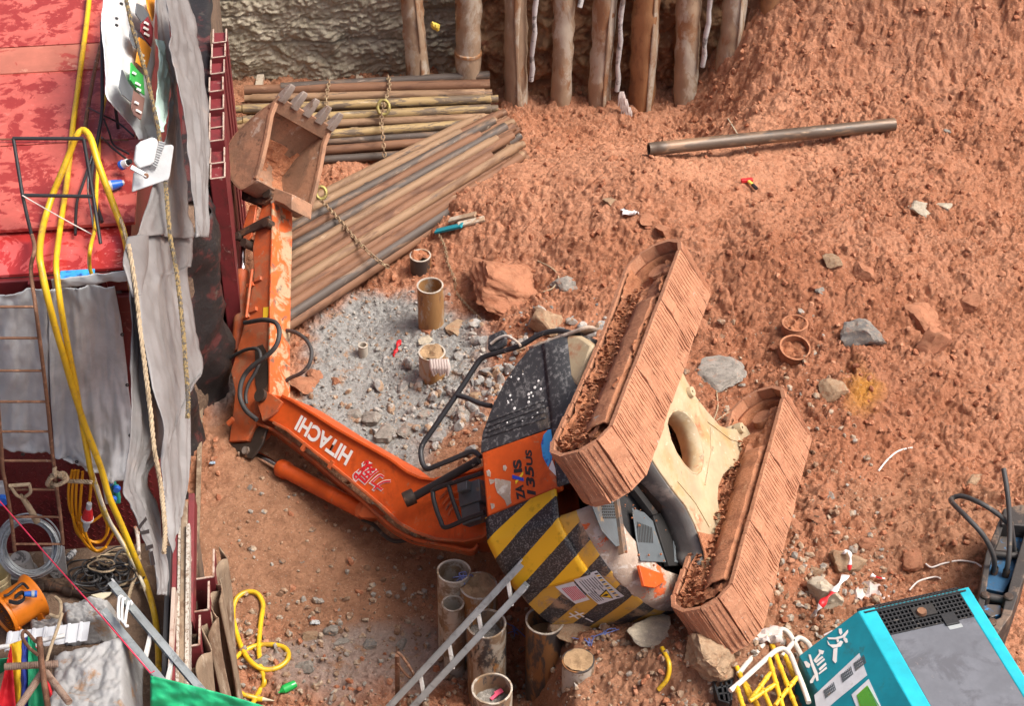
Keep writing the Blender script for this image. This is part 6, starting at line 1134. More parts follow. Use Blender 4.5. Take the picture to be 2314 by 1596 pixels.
for k in range(6):
    a = k * 1.047; d = x * math.cos(a) + y * math.sin(a); e = x * math.cos(a + .7) + y * math.sin(a + .7); m = MB(); m.add([A + z * .10 + d * .03, A + z * .10 + d * R_ * .9, A + z * .16 + e * R_ * .9, A + z * .16 + e * .03], [(0, 1, 2, 3)]); m.build('blade', 'darkgut', fan_, solid=.004)
m = MB(); m.disc(A + z * .2, B, R_ * .96, 24); m.build('motor_plate', 'darkgut', fan_)
for s_ in (.12, .8):
    m = MB(); c = A + z * L * s_; m.box(c + Vector((.1, -.08, -.13)), (.05, .06, .14)); m.build('foot', 'fanorange', fan_, bevel=.005)
hnd = [V3(pz(*T3(a, b), 2.86) - o0) for a, b in [(25, 850), (60, 840), (130, 780), (160, 770), (190, 800)]]; m = MB(); m.tube(smoothpath([np.array(p) for p in hnd], 5), .012, 8); m.build('carry_handle', 'blackcable', fan_, smooth=60)
for k in range(3): m = MB(); m.tube(smoothpath([np.array(V3(pz(*T3(a, b + 8 * k), 2.86) - o0)) for a, b in [(60, 880), (120, 890), (165, 860), (150, 820), (100, 850)]], 5), .008, 6); m.build('flex', 'blackcable', fan_, smooth=60)
plug('blue_plug', pz(*T3(250, 838), 2.86), pz(*T3(165, 838), 2.88), .028, dict(mouth=(0, .2, 1, 1, 'blueplastic'), ring=(.2, .45, 1.1, 1.1, 'greyplastic'), body=(.45, 1, .9, .7, 'blueplastic')), 'blue plug on top of the orange fan')
wear('bucketcream', (.62, .53, .30), [((.4, .33, .2), 6, .5, .65)], .5); yb = empty('cream_bucket', atP(T3(0, 850), ZP), label='cream plastic bucket at the left photo edge', cat='bucket'); m = MB(); m.lathe([(0, .005), (.10, .005), (.10, 0), (.105, .0), (.118, .24), (.128, .245), (.128, .28), (.12, .28), (.1, .02), (0, .02)], 30, (0, 0, 0), (0, 0, 1)); m.build('shell', 'bucketcream', yb, smooth=40)
for h in (.20, .225): m = MB(); m.lathe([(.116, h), (.124, h + .004), (.124, h + .012), (.117, h + .016)], 30, (0, 0, 0), (0, 0, 1)); m.build('ridge', 'bucketcream', yb, smooth=40)
# sacks and tarpaulin covers
def heap(name, mat, corners, z, amp_, label, cat, n=40, seed=0, edge=.25):
    c = [np.array(T3(*q)) for q in corners]; m = MB()
    def fn(s_, t_):
        uv = (c[0] * (1 - s_) + c[1] * s_) * (1 - t_) + (c[3] * (1 - s_) + c[2] * s_) * t_; e = min(s_, 1 - s_, t_, 1 - t_); p = pz(uv[0], uv[1], z); p = p + np.array([0, 0, -edge * (1 - sstep(0, .16, e)) + amp_ * nz3(s_ * 3 + seed, t_ * 3, seed) + amp_ * .4 * abs(nz3(s_ * 8, t_ * 8 + seed, 2)) - amp_ * .35 * abs(nz3(s_ * 16 + t_ * 9, t_ * 5, seed + 7))]); return p
    m.grid(fn, n, n); o0 = np.array(m.v[0]); m.v = [tuple(np.array(v) - o0) for v in m.v]; o = m.build(name, mat, None, smooth=80, solid=.005, label=label, cat=cat); o.location = V3(o0); return o
heap('tarpaulin_cover', 'tarpdirty', [(290, 1200), (930, 1020), (915, 1680), (230, 1700)], 2.98, .06, 'rust-stained grey tarpaulin spread over a stack in the foreground', 'tarpaulin', 60, 3, .4)
heap('tarpaulin_bundle', 'tarpdirty', [(360, 870), (790, 850), (760, 1020), (420, 1050)], 2.66, .06, 'crumpled rust-stained tarpaulin bundle below the cable heap', 'tarpaulin', 40, 8)
heap('grey_sack', 'tarpbrown', [(170, 1020), (420, 980), (480, 1060), (180, 1090)], 2.6, .05, 'brownish grey sack beside the orange fan', 'sack', 30, 12)
m = MB(); a = T3(50, 1105); nseg = 40
def fc(s_, t_): q = np.array(T3(50 + 560 * s_ - 20 * t_, 1100 - 75 * s_ + 130 * t_)); p = pz(q[0], q[1], 2.74); return p + np.array([0, 0, .012 * float(sstep(.55, .8, math.sin(s_ * 44)))])
m.grid(fc, 200, 4); o0 = np.array(m.v[0]); m.v = [tuple(np.array(v) - o0) for v in m.v]; flat('pvcwhite', (.62, .65, .68), .4); o = m.build('corrugated_sheet', 'pvcwhite', None, label='white corrugated plastic sheet edge behind the flags', cat='plastic sheet', solid=.004); o.location = V3(o0)
run('white_pipe', 'whiteplastic', [pz(*T3(0, 1200), 2.85), pz(*T3(120, 1180), 2.85), pz(*T3(300, 1150), 2.85), pz(*T3(440, 1120), 2.85)], .02, 'white plastic pipe lying over the corrugated sheet', 'pipe', 4)
m = MB(); a = [pz(*T3(*p), 2.63) for p in [(615, 845), (680, 830), (755, 825), (740, 845), (690, 875)]]; m.prism([p - a[0] for p in a], [p - a[0] - np.array([0, 0, .01]) for p in a]); flat('paperbag', (.55, .50, .36), .8); o = m.build('paper_scrap', 'paperbag', None, label='cream paper scrap on the tarpaulin bundle', cat='paper'); o.location = V3(a[0])
# flags
flag = empty('flag', pz(*T3(110, 1170), 3.15), label='furled flag with red, yellow, blue and green stripes', cat='flag'); o0 = np.array(flag.location)
for nm, col_ in (('fr', (.60, .01, .02)), ('fy', (.78, .47, .01)), ('fb', (.02, .04, .27)), ('fg', (.015, .30, .14))): wear(nm, col_, (), .75, 0, (14, .4, .01), var=.2)
for i, (mt_, tl, tr, bl_, br_) in enumerate([('fg', (-60, 1290), (60, 1270), (-80, 1420), (30, 1360)), ('fr', (60, 1240), (75, 1180), (-30, 1640), (110, 1640)), ('fy', (65, 1180), (150, 1150), (90, 1640), (150, 1640)), ('fb', (150, 1145), (195, 1120), (120, 1640), (230, 1640)), ('fg', (190, 1120), (235, 1150), (190, 1640), (330, 1640)), ('fr', (240, 1190), (262, 1220), (310, 1640), (400, 1640))]):
    m = MB(); pf = lambda s_, t_: pz(*(np.array(T3(*tl)) * (1 - s_) * (1 - t_) + np.array(T3(*tr)) * s_ * (1 - t_) + np.array(T3(*bl_)) * (1 - s_) * t_ + np.array(T3(*br_)) * s_ * t_), 3.12 - .25 * t_ + .03 * math.sin(s_ * 6 + i * 2) * (.3 + t_) + .02 * nz3(s_ * 3, t_ * 5, i)) - o0
    m.grid(pf, 14, 30); m.build('stripe', mt_, flag, smooth=80, solid=.004)
# rusty bars in the foreground
bars = empty('rebar_cross', pz(*T3(290, 1340), 3.2), label='crossed ribbed steel bars before the flag', cat='rebar'); o0 = np.array(bars.location); wear('ribbar', (.33, .23, .17), [((.20, .11, .07), 9, .5, .62), ((.55, .45, .38), 14, .62, .7)], .8, .1, (80, .8, .008))
for a, b in [((30, 1332), (392, 1312)), ((300, 1350), (125, 1610)), ((310, 1370), (470, 1575))]:
    A = np.array(pz(*T3(*a), 3.2)) - o0; B = np.array(pz(*T3(*b), 3.2)) - o0; m = MB(); P = [A + (B - A) * k / 60 for k in range(61)]; m.tube(P, [.026 + .004 * (k % 2) for k in range(61)], 9); m.build('bar', 'ribbar', bars, smooth=40)
hook = empty('hooked_bar', pz(*T3(310, 1600), 3.0), label='rusty bar with a bent hook standing over the flag', cat='rebar'); o0 = np.array(hook.location); m = MB(); m.tube([V3(pz(*T3(a, b), z) - o0) for a, b, z in [(265, 1130, 3.5), (280, 1300, 3.35), (300, 1450, 3.2), (330, 1640, 3.0)]], .024, 9); m.build('shaft', 'rebar', hook, smooth=50); m = MB(); m.tube(smoothpath([pz(*T3(a, b), 3.45) - o0 for a, b in [(255, 1250), (200, 1205), (155, 1140), (155, 1100), (180, 1095), (230, 1150), (262, 1170)]], 5), .014, 8); m.build('hook', 'rebar', hook, smooth=60)
run('tree_branch', 'rope', [pz(*T3(a, b), 2.95) for a, b in [(310, 1310), (350, 1180), (390, 1070), (420, 970)]], .014, 'thin dry stick beside the hooked bar', 'stick', 4); run('tree_branch', 'rope', [pz(*T3(a, b), 2.8) for a, b in [(340, 980), (400, 990), (410, 900), (375, 860)]], .016, 'forked dry stick near the orange fan', 'stick', 4)
run('red_string', 'redstring', [pz(*T3(a, b), z) for a, b, z in [(-10, 200, 3.7), (330, 590, 3.6), (680, 980, 3.5), (1020, 1375, 3.4), (1045, 1360, 3.4)]], .006, 'red string stretched across the yard to the green sheet', 'string', 1)
# green sheet
wear('greensheet', (.02, .42, .17), [((.06, .55, .28), 5, .5, .65)], .45, 0, (14, .4, .01)); m = MB(); gt = [(1018, 1390), (1200, 1450), (1400, 1510), (1600, 1560), (1800, 1600)]
def fg_(s_, t_): q = np.array(T3(1018 + 800 * s_, 1392 + 215 * s_ - 40 * s_ * (1 - s_) + t_ * 300)); return pz(q[0], q[1], 3.4 - .3 * t_ + .03 * math.sin((s_ * 3 + t_ * 2) * 7) * t_ + .02 * nz3(s_ * 5, t_ * 4, 3))
m.grid(fg_, 50, 26); o0 = np.array(m.v[0]); m.v = [tuple(np.array(v) - o0) for v in m.v]; o = m.build('green_sheet', 'greensheet', None, smooth=80, solid=.004, label='bright green plastic sheet tied with red string at the bottom edge', cat='plastic sheet'); o.location = V3(o0)
# aluminium ladders
wear('alu', (.42, .46, .46), [((.28, .30, .30), 8, .5, .64), ((.5, .46, .4), 14, .64, .7)], .45, .5, (30, .2, .004)); wear('rungwhite', (.66, .65, .61), [((.45, .42, .36), 12, .58, .68)], .5, .2)
def ladder(label, r1, r2, rungs, w=.058, h=.09, holes=()):
    A1, B1 = np.array(r1[0]), np.array(r1[1]); A2, B2 = np.array(r2[0]), np.array(r2[1]); root = empty('aluminium_ladder', B1, label=label, cat='ladder'); o0 = B1; nrm = V3(np.cross(B1 - A1, A2 - A1)).normalized(); ac = V3(A2 - A1).normalized()
    for A, B, sg in ((A1, B1, 1), (A2, B2, -1)):
        a = V3(A - o0); b = V3(B - o0); m = MB(); m.bar(a, b, .006, h, upv=nrm); m.build('rail', 'alu', root, bevel=.001)
        o = root.children[-1]
        for s_ in (1, -1): m = MB(); m.bar(a + nrm * s_ * (h / 2 - .003) + ac * sg * w / 2, b + nrm * s_ * (h / 2 - .003) + ac * sg * w / 2, w, .006, upv=nrm); m.build('rail_flange', 'alu', o)
        m = MB(); m.bar(a, a + (b - a).normalized() * .05, .016, h * 1.06, upv=nrm); m.build('end_cap', 'greyplastic', o, bevel=.004)
    for s_ in rungs: p = V3(A1 + (B1 - A1) * s_ - o0); q = V3(A2 + (B2 - A2) * s_ - o0); m = MB(); m.bar(p, q, .034, .034, upv=nrm); m.build('rung', 'rungwhite', root, bevel=.004)
    for s_ in rungs: q = V3(A2 + (B2 - A2) * s_ - o0); m = MB(); m.lathe([(.006, .012), (.014, .012), (.016, 0)], 12, q + ac * .004, q + ac); m.build('rung_end', 'rungwhite', root, smooth=40)
    return root
p1 = pz(*B6(1200, 245), 1.95); p2 = pz(*B6(1243, 492), 1.72); q1 = pz(*B6(-60, 1610), .35); q2 = pz(*B6(150, 1650), .15); q1 = p1 + (q1 - p1); q2 = p2 + (q1 - p1) * 1.0
ladder('aluminium ladder leaning over the casings against the striped counterweight', (p1, p1 + (q1 - p1) * 1.25), (p2, p2 + (q1 - p1) * 1.25), [.08, .24, .40, .56, .72, .88])
p1 = pz(*T3(765, 755), 3.05); q1 = pz(*T3(1400, 1510), 3.0); p2 = pz(*T3(705, 985), 3.0); ladder('grey aluminium ladder lying across the yard above the green sheet', (p1, q1 + (q1 - p1) * .2), (p2, p2 + (q1 - p1) * 1.2), [.36, .55, .74, .93])
for i, (a, b, c) in enumerate([((805, 860), (830, 860), (800, 1000)), ((830, 880), (850, 870), (825, 1020)), ((870, 890), (895, 905), (845, 1045))]):
    run('bent_rod', 'whiteplastic', [pz(*T3(*q), 3.12) for q in (b, a, c, (c[0] + 25, c[1] + 8))], .012, 'white coated bent rod on the yard ladder, %s of three' % ['first', 'second', 'third'][i], 'rod', 2)
run('yellow_hose', 'yellowhose', [on(*T3(x, y), .02 + .03 * (i in (2, 13, 21))) for i, (x, y) in enumerate([(1705, 1590), (1760, 1490), (1790, 1430), (1765, 1330), (1752, 1200), (1765, 1030), (1780, 910), (1740, 835), (1670, 825), (1605, 865), (1577, 950), (1590, 1060), (1635, 1200), (1700, 1300), (1790, 1350), (1885, 1335), (1950, 1275), (1935, 1210), (1850, 1182), (1730, 1190), (1630, 1240), (1560, 1310), (1537, 1385), (1565, 1460), (1640, 1515), (1740, 1545)])], .026, 'yellow hose curled in loops on the pit floor', 'hose')
run('yellow_hose', 'yellowhose', [on(*T3(x, y), .02) for x, y in [(1490, 1305), (1540, 1315), (1585, 1350), (1600, 1400), (1585, 1450), (1555, 1480)]], .026, 'short end of yellow hose beside the coiled loops', 'hose')
plug('hose_nozzle', on(*T3(1745, 1547), .03), on(*T3(1855, 1562), .02), .03, dict(collar=(0, .3, 1, .9, 'yellowhose'), tip=(.3, 1, .7, .15, 'paperbag')), 'pale tapered nozzle at the end of the coiled yellow hose')
# bent rebar standing in the pit
rb = pz(898, 1640, .0); tpz = pyy(898, 1482, rb[1]); rbo = empty('bent_rebar', rb, label='rusty upright rebar with a bent loop left of the ladder', cat='rebar'); m = MB(); n = 70; m.tube([V3((tpz - rb) * k / n) for k in range(n + 1)], [.021 + .003 * (k % 2) for k in range(n + 1)], 8); m.build('shaft', 'rebar', rbo, smooth=40)
m = MB(); m.tube(smoothpath([pyy(u, v, rb[1] - .05) - rb for u, v in [(896, 1474), (908, 1484), (925, 1508), (934, 1525), (930, 1533), (920, 1528), (905, 1510), (900, 1500)]], 5), .014, 8); m.build('loop', 'rebar', rbo, smooth=60)
# bottle
b0 = on(628, 1566, .03); b1 = on(668, 1546, .03); flat('bottlegreen', (.02, .40, .08), .15); plug('green_bottle', b0, b1, .045, dict(cap=(0, .1, .35, .35, 'bottlegreen'), neck=(.1, .3, .35, .9, 'bottlegreen'), belly=(.3, .75, .95, .95, 'bottlegreen'), base=(.75, 1, .9, .8, 'bottlegreen')), 'crushed green plastic bottle on the rubble')['category'] = 'bottle'
wear('gapshade', (.022, .020, .020), [((.09, .03, .028), 3, .52, .6), ((.10, .085, .07), 6, .6, .7)], .45, 0, (12, .6, .02))  # near-black colour that stands in for the shade of the yard gaps
m = MB(); m.grid(lambda s_, t_: wl(-.4 + 7 * s_, -.13 - 1.1 * t_ + .03 * nz3(s_ * 20, t_ * 3, 1)) + np.array([0, 0, 2.44 + .05 * abs(nz3(s_ * 16, t_ * 5, 6))]), 80, 16); o0 = np.array(m.v[0]); m.v = [tuple(np.array(v) - o0) for v in m.v]; o = m.build('gap_shade_sheet', 'gapshade', None, smooth=80, solid=.006, label='added dark sheet standing in for the shade of the gap behind the upper sheet piles', cat='plastic sheet'); o.location = V3(o0)  # added sheet: covers bare yard with the painted shade of the gap
m = MB(); m.grid(lambda s_, t_: wl(.35 - 5.3 * s_, -.10 + .10 * nz3(s_ * 14, t_ * 5, 2) + .05 * math.sin(s_ * 40)) + np.array([0, 0, 2.42 - 2.6 * t_]), 120, 40); o0 = np.array(m.v[0]); m.v = [tuple(np.array(v) - o0) for v in m.v]; o = m.build('gap_shade_sheet', 'gapshade', None, smooth=80, solid=.006, label='added dark sheet over the yard bank for the shaded gap and black plastic below the tarpaulins', cat='plastic sheet'); o.location = V3(o0)  # added sheet: painted shade over the bank, partly for black plastic there
# rubbish wedged between the tarpaulins and the sheet piles
heap_ = lambda *a, **k: None
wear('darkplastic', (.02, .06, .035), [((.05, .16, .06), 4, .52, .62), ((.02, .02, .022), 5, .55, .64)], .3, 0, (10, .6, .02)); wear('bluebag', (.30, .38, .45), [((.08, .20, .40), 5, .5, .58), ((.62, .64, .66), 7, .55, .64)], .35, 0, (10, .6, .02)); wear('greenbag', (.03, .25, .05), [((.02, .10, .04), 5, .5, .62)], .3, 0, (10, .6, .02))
def bag(label, mat, uv, z, s, seed):
    me = rock_mesh(seed, 4, 3)
    for v in me.vertices: v.co = v.co * (1 + .16 * mnoise.fractal(v.co * 3.2 + Vector((seed, 0, 0)), 1, 2, 4)) * (1 - .1 * abs(mnoise.noise(v.co * 7)))
    me.materials.append(MAT(mat)); me.name = 'plastic_bag'; me.update(); o = link('plastic_bag', me, label=label, cat='plastic bag'); o.location = V3(pz(uv[0], uv[1], z)); o.scale = s
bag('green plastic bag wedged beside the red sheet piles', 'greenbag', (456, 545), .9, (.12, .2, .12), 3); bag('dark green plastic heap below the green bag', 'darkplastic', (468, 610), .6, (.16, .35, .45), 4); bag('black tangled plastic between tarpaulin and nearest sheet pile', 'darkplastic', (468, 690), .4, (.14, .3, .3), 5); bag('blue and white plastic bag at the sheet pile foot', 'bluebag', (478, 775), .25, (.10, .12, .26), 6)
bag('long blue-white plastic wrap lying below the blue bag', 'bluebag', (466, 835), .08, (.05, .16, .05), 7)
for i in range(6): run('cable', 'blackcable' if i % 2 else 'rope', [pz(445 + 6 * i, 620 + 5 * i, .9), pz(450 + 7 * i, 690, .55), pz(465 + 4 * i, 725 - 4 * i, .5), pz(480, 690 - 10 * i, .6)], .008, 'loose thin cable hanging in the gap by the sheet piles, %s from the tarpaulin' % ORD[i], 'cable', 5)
for i, (a, b) in enumerate([((517, 410), (545, 470)), ((512, 440), (533, 505))]):
    A = pz(*a, .9); B = pz(*b, .45); m = MB(); m.bar(V3(A - A), V3(B - A), .10, .03); o = m.build('timber_plank', 'pilemud', None, bevel=.004, label=['grey plank leaning between sheet piles and bucket', 'second plank leaning below the bucket linkage'][i], cat='plank'); o.location = V3(A)
for i, (a, b) in enumerate([((500, 420), (523, 770)), ((455, 880), (445, 1220))]):
    A = pz(a[0] + (8 if i == 0 else 0), a[1], 2.3 if i == 0 else .02); B = pz(b[0] + (6 if i == 0 else 0), b[1], .05); m = MB(); m.bar(V3(A - A), V3(B - A), .05, .04); o = m.build('steel_strip', 'sheetrust', None, bevel=.004, label=['grey timber edge alongside the nearest sheet pile', 'rusty steel edge strip on the ground below the tarpaulin'][i], cat='strip'); o.location = V3(A)
# ================================================================ compressor, barrier, breaker on the right
wear('cyan', (.01, .40, .49), [((.02, .40, .48), 3, .56, .68), ((.30, .24, .18), 7, .64, .72)], .45, 0, (25, .15, .004)); wear('teal', (.005, .22, .28), [((.02, .17, .20), 4, .55, .66), ((.3, .3, .28), 14, .70, .74)], .45, 0, (25, .08, .004)); wear('topgrey', (.135, .145, .165), [((.10, .105, .12), 3, .5, .62), ((.22, .215, .21), 2.2, .62, .70, 1.2), ((.32, .27, .22), 6, .68, .74)], .5, .1, (20, .12, .004)); wear('grille', (.022, .024, .026), [((.1, .09, .08), 14, .6, .68)], .5, .2)
ZT = 2.05; O5 = pz(1936, 1374, ZT); A5 = np.array([.272, -.962, 0]); B5 = np.array([.962, .272, 0]); wB = float((pz(2192, 1330, ZT) - O5) @ B5); LA = 2.6
cp = empty('air_compressor', (O5[0], O5[1], 1.05), label='cyan-sided machine with a dark grey top and black grille', cat='compressor'); cO = np.array(cp.location)
def cq(a, b, z=0.): return V3(O5 + A5 * a + B5 * b + np.array([0, 0, z]) - cO)
aV, bV = V3(A5), V3(B5)
def cbox(nm, mt_, a0, a1, b0, b1, z0, z1, par=cp, bevel=0): m = MB(); m.box((cq(a0, b0, z0) + cq(a1, b1, z1)) / 2, (abs(a1 - a0), abs(b1 - b0), abs(z1 - z0)), aV, bV, zV); return m.build(nm, mt_, par, bevel=bevel)
rimw = .155
cbox('body', 'grille', .05, LA, .02, wB - .02, -.95, -.10); cbox('top_plate', 'topgrey', .36, LA, rimw, wB - rimw * .7, -.05, -.012, bevel=.004)
for b0, b1 in ((.0, rimw), (wB - rimw * .7, wB)):
    m = MB(); m.prism([cq(.03, b0, -.01), cq(.03, b1, -.004), cq(LA, b1, -.004), cq(LA, b0, -.01)], [cq(.03, b0, -.12), cq(.03, b1, -.12), cq(LA, b1, -.12), cq(LA, b0, -.12)]); m.build('top_rail', 'cyan', cp, bevel=.012)
sl = lambda a, k, off=0: cq(a, -.50 * k, -.012 - .42 * k) + (bV * -.64 + zV * .77) * off
m = MB(); m.prism([sl(.03, .0), sl(.03, 1), sl(LA, 1), sl(LA, 0)], [sl(.03, .0, -.03), sl(.03, 1, -.03), sl(LA, 1, -.03), sl(LA, 0, -.03)]); side5 = m.build('side_panel', 'teal', cp, bevel=.006)
m = MB(); m.prism([cq(.03, -.5, -.44), cq(LA, -.5, -.44), cq(LA, -.5, -1.0), cq(.03, -.5, -1.0)], [cq(.03, -.47, -.44), cq(LA, -.47, -.44), cq(LA, -.47, -1.0), cq(.03, -.47, -1.0)]); m.build('lower_side', 'teal', cp)
m = MB(); m.prism([cq(.035, .0, -.02), cq(.035, -.5, -.44), cq(.035, -.5, -1.0), cq(.035, wB, -1.0), cq(.035, wB, -.02)], [cq(.06, .0, -.02), cq(.06, -.5, -.44), cq(.06, -.5, -1.0), cq(.06, wB, -1.0), cq(.06, wB, -.02)]); m.build('end_panel', 'teal', cp)
m = MB(); m.prism([cq(.03, wB + .0, -.02), cq(LA, wB, -.02), cq(LA, wB + .02, -1.0), cq(.03, wB + .02, -1.0)], [cq(.03, wB - .03, -.02), cq(LA, wB - .03, -.02), cq(LA, wB - .03, -1.0), cq(.03, wB - .03, -1.0)]); m.build('side_panel', 'cyan', cp)
# egg-crate grille: sloped strip at the far end plus a flat strip behind the plate
g = empty('tmp'); bpy.data.objects.remove(g)
gb = cbox('grille_tray', 'darkgut', -.02, .38, rimw * .2, wB - rimw * .2, -.09, -.07)
ga = np.linspace(.085, .355, 7)
for a in ga: cbox('grille_bar', 'grille', a - .007, a + .007, rimw, wB - rimw * .7, -.045, -.006, gb)
for b in np.linspace(rimw, wB - rimw * .7, 22): cbox('grille_bar', 'grille', .08, .36, b - .006, b + .006, -.047, -.009, gb)
fs_ = lambda a, b: cq(.07 - .13 * a, b, -.012 - .10 * a)
for k in range(4):
    m = MB(); m.bar(fs_(k / 3, rimw * .3), fs_(k / 3, wB - rimw * .3), .014, .03); m.build('grille_bar', 'grille', gb)
for b in np.linspace(rimw * .3, wB - rimw * .3, 27): m = MB(); m.bar(fs_(0, b), fs_(1, b), .012, .028); m.build('grille_bar', 'grille', gb)
cbox('latch_recess', 'darkgut', .13, .25, wB * .42, wB * .62, -.03, .004, cp); m = MB(); m.lathe([(0, .03), (.04, .028), (.045, .0)], 18, cq(.21, wB * .49, .004), cq(.21, wB * .49, 1)); m.build('filler_cap', 'rustpipe', cp, smooth=40); cbox('hinge_block', 'grille', .28, .40, wB * .63, wB * .75, -.02, .006, cp, .004); cbox('foil_label', 'alu', .405, .445, wB * .64, wB * .76, -.012, -.008, cp)
m = MB(); c = cq(1.38, wB * .5 + .02, -.012); m.lathe([(.035, .004), (.085, .006), (.095, .0)], 24, c, c + zV, wob=.06); m.build('eye_opening', 'grille', cp, smooth=50); m = MB(); m.lathe([(0, .002), (.04, .003), (.04, 0)], 18, c, c + zV); m.build('eye_floor', 'paperbag', cp); m = MB(); m.tube([c + aV * .05 * math.cos(a) + bV * .02 + zV * (.005 + .05 * math.sin(a)) for a in np.linspace(0, math.pi, 12)], .011, 8); m.build('lifting_eye', 'greasesteel', cp, smooth=60)
# painted strokes and notices on the sloped panel
nS = V3(np.cross(np.array(sl(1, 0) - sl(0, 0)), np.array(sl(0, 1) - sl(0, 0)))).normalized(); pS = np.array(sl(0, 0, .0)) + cO
def onP(uv, off): n = np.array(nS); n = n if n[2] > 0 else -n; return V3(plane(uv[0], uv[1], pS + n * off, n) - cO)
D5 = lambda x, y: ((2700 + x / 2.06) * .66763, (1950 + y / 2.06) * .66763)
def mark(nm, mt_, q, off=.006): a = [onP(D5(*p), off) for p in q]; m = MB(); m.prism(a, [onP(D5(*p), .002) for p in q]); return m.build(nm, mt_, side5)
for q in [[(205, 430), (260, 432), (310, 418), (350, 375), (352, 395), (330, 430), (275, 445), (215, 445)], [(285, 370), (305, 368), (312, 400), (300, 415), (288, 400)], [(270, 448), (285, 442), (290, 460), (275, 468)], [(320, 425), (345, 440), (350, 465), (335, 470), (318, 445)], [(205, 450), (225, 480), (270, 480), (300, 452), (318, 462), (300, 495), (245, 505), (212, 480)], [(250, 510), (278, 500), (272, 600), (262, 612), (243, 590)], [(180, 410), (240, 380), (245, 386), (185, 420)],
          [(145, 515), (185, 525), (175, 550), (150, 545)], [(110, 590), (150, 540), (160, 550), (118, 605)], [(118, 600), (170, 560), (180, 570), (128, 612)], [(130, 620), (185, 575), (190, 588), (140, 632)], [(145, 650), (195, 605), (202, 620), (155, 665)], [(145, 680), (200, 635), (205, 648), (150, 690)], [(75, 550), (90, 550), (105, 600), (140, 680), (146, 730), (132, 738), (118, 690), (95, 630)], [(42, 600), (60, 595), (90, 620), (80, 645), (60, 640)], [(85, 735), (115, 690), (125, 705), (105, 748), (88, 752)]]: mark('brush_stroke', 'whitepaint', q)
nt = mark('paper_notice', 'paper', [(115, 835), (430, 540), (485, 695), (270, 870), (140, 990)], .005)
for (x0, y0) in [(180, 800), (300, 690), (390, 610)]:
    for k in range(7): x = x0 + 11 * k; y = y0 - 9 * k; mark('printed_stroke', 'greyplate', [(x, y), (x + 5, y - 4), (x + 22, y + 52), (x + 17, y + 56)], .008)
    for k in range(3): mark('printed_stroke', 'greyplate', [(x0 + 5 * k, y0 + 18 * k), (x0 + 70 + 5 * k, y0 - 40 + 18 * k), (x0 + 72 + 5 * k, y0 - 36 + 18 * k), (x0 + 2 + 5 * k, y0 + 22 + 18 * k)], .009)
mark('poster_border', 'paper', [(375, 830), (495, 720), (580, 908), (590, 960), (440, 1000)], .005); pg = mark('green_poster', 'bannergreen', [(410, 835), (485, 765), (555, 908), (570, 950), (450, 980)], .008); wear('postergreen', (.16, .36, .02), [((.08, .22, .02), 6, .5, .6)], .5); pg.data.materials[0] = MAT('postergreen')
for k in range(9): mark('poster_bar', 'bannergreen', [(415 + 9 * k, 838 - 8 * k), (418 + 9 * k, 835 - 8 * k), (480 + 11 * k, 980 - 9 * k), (476 + 11 * k, 982 - 9 * k)], .010)
# ---- barrier
wear('baryellow', (.72, .43, .02), [((.5, .28, .02), 7, .55, .66), ((.25, .15, .08), 14, .68, .72)], .45, 0, None); wear('barwhite', (.66, .62, .54), [((.45, .36, .25), 8, .60, .70)], .5, 0, None)
def barrier(label, z, arcs, ybars, dz=0):
    root = empty('barrier', pz(*B7(*arcs[0][0]), z - .5), label=label, cat='barrier', group='yellow and white steel barriers'); o0 = np.array(root.location)
    for L in arcs: m = MB(); m.tube(smoothpath([pz(*B7(*p), z) - o0 for p in L], 6), .024, 10); m.build('rail', 'barwhite', root, smooth=60)
    for L in ybars:
        A = pz(*B7(*L[0]), z) - o0; B = pz(*B7(*L[1]), z) - o0; m = MB(); m.tube([A, B], .021, 10); o = m.build('bar', 'baryellow', root, smooth=60)
        for s_ in (.22, .5, .78):
            if np.linalg.norm(B - A) > .25: c = A + (B - A) * s_; d = (B - A) / np.linalg.norm(B - A); m = MB(); m.tube([c - d * .016, c + d * .016], .025, 10); m.build('joint', 'baryellow', o, smooth=60)
barrier('front yellow and white barrier with crossed bars, left of the cyan machine', 1.55, [[(340, 1270), (395, 1225), (500, 1130), (600, 1040), (650, 1000), (700, 990), (745, 1030), (790, 1140), (830, 1240), (868, 1350)]], [((600, 1050), (700, 1400)), ((650, 1040), (790, 1400)), ((380, 1230), (440, 1420)), ((470, 1340), (640, 1230)), ((480, 1330), (610, 1150)), ((640, 1371), (790, 1180)), ((560, 1260), (620, 1400))])
barrier('rear yellow and white barrier leaning behind the front one', 1.40, [[(395, 1160), (450, 1090), (560, 960), (620, 890), (680, 858), (730, 880), (780, 960), (840, 1080), (880, 1180)], [(690, 1040), (780, 930), (820, 920), (870, 960), (900, 1040)]], [((590, 880), (660, 1060)), ((385, 1110), (480, 1340)), ((430, 1200), (540, 1400)), ((700, 1010), (770, 1180)), ((740, 1080), (870, 1190))])
bf_ = empty('plastic_pedestal', pz(*B7(300, 1371), 1.02), label='black ribbed plastic barrier foot', cat='pedestal'); o0 = np.array(bf_.location)
for a, b in [((235, 1195), (365, 1180)), ((235, 1195), (225, 1240)), ((225, 1240), (265, 1371)), ((365, 1180), (395, 1230)), ((265, 1371), (330, 1390)), ((240, 1240), (360, 1230)), ((245, 1290), (340, 1270)), ((255, 1330), (340, 1320)), ((300, 1190), (330, 1380)), ((265, 1200), (300, 1371)), ((345, 1190), (345, 1371))]:
    m = MB(); m.bar(V3(pz(*B7(*a), 1.25) - o0), V3(pz(*B7(*b), 1.25) - o0), .02, .16); m.build('rib', 'grille', bf_, bevel=.003)
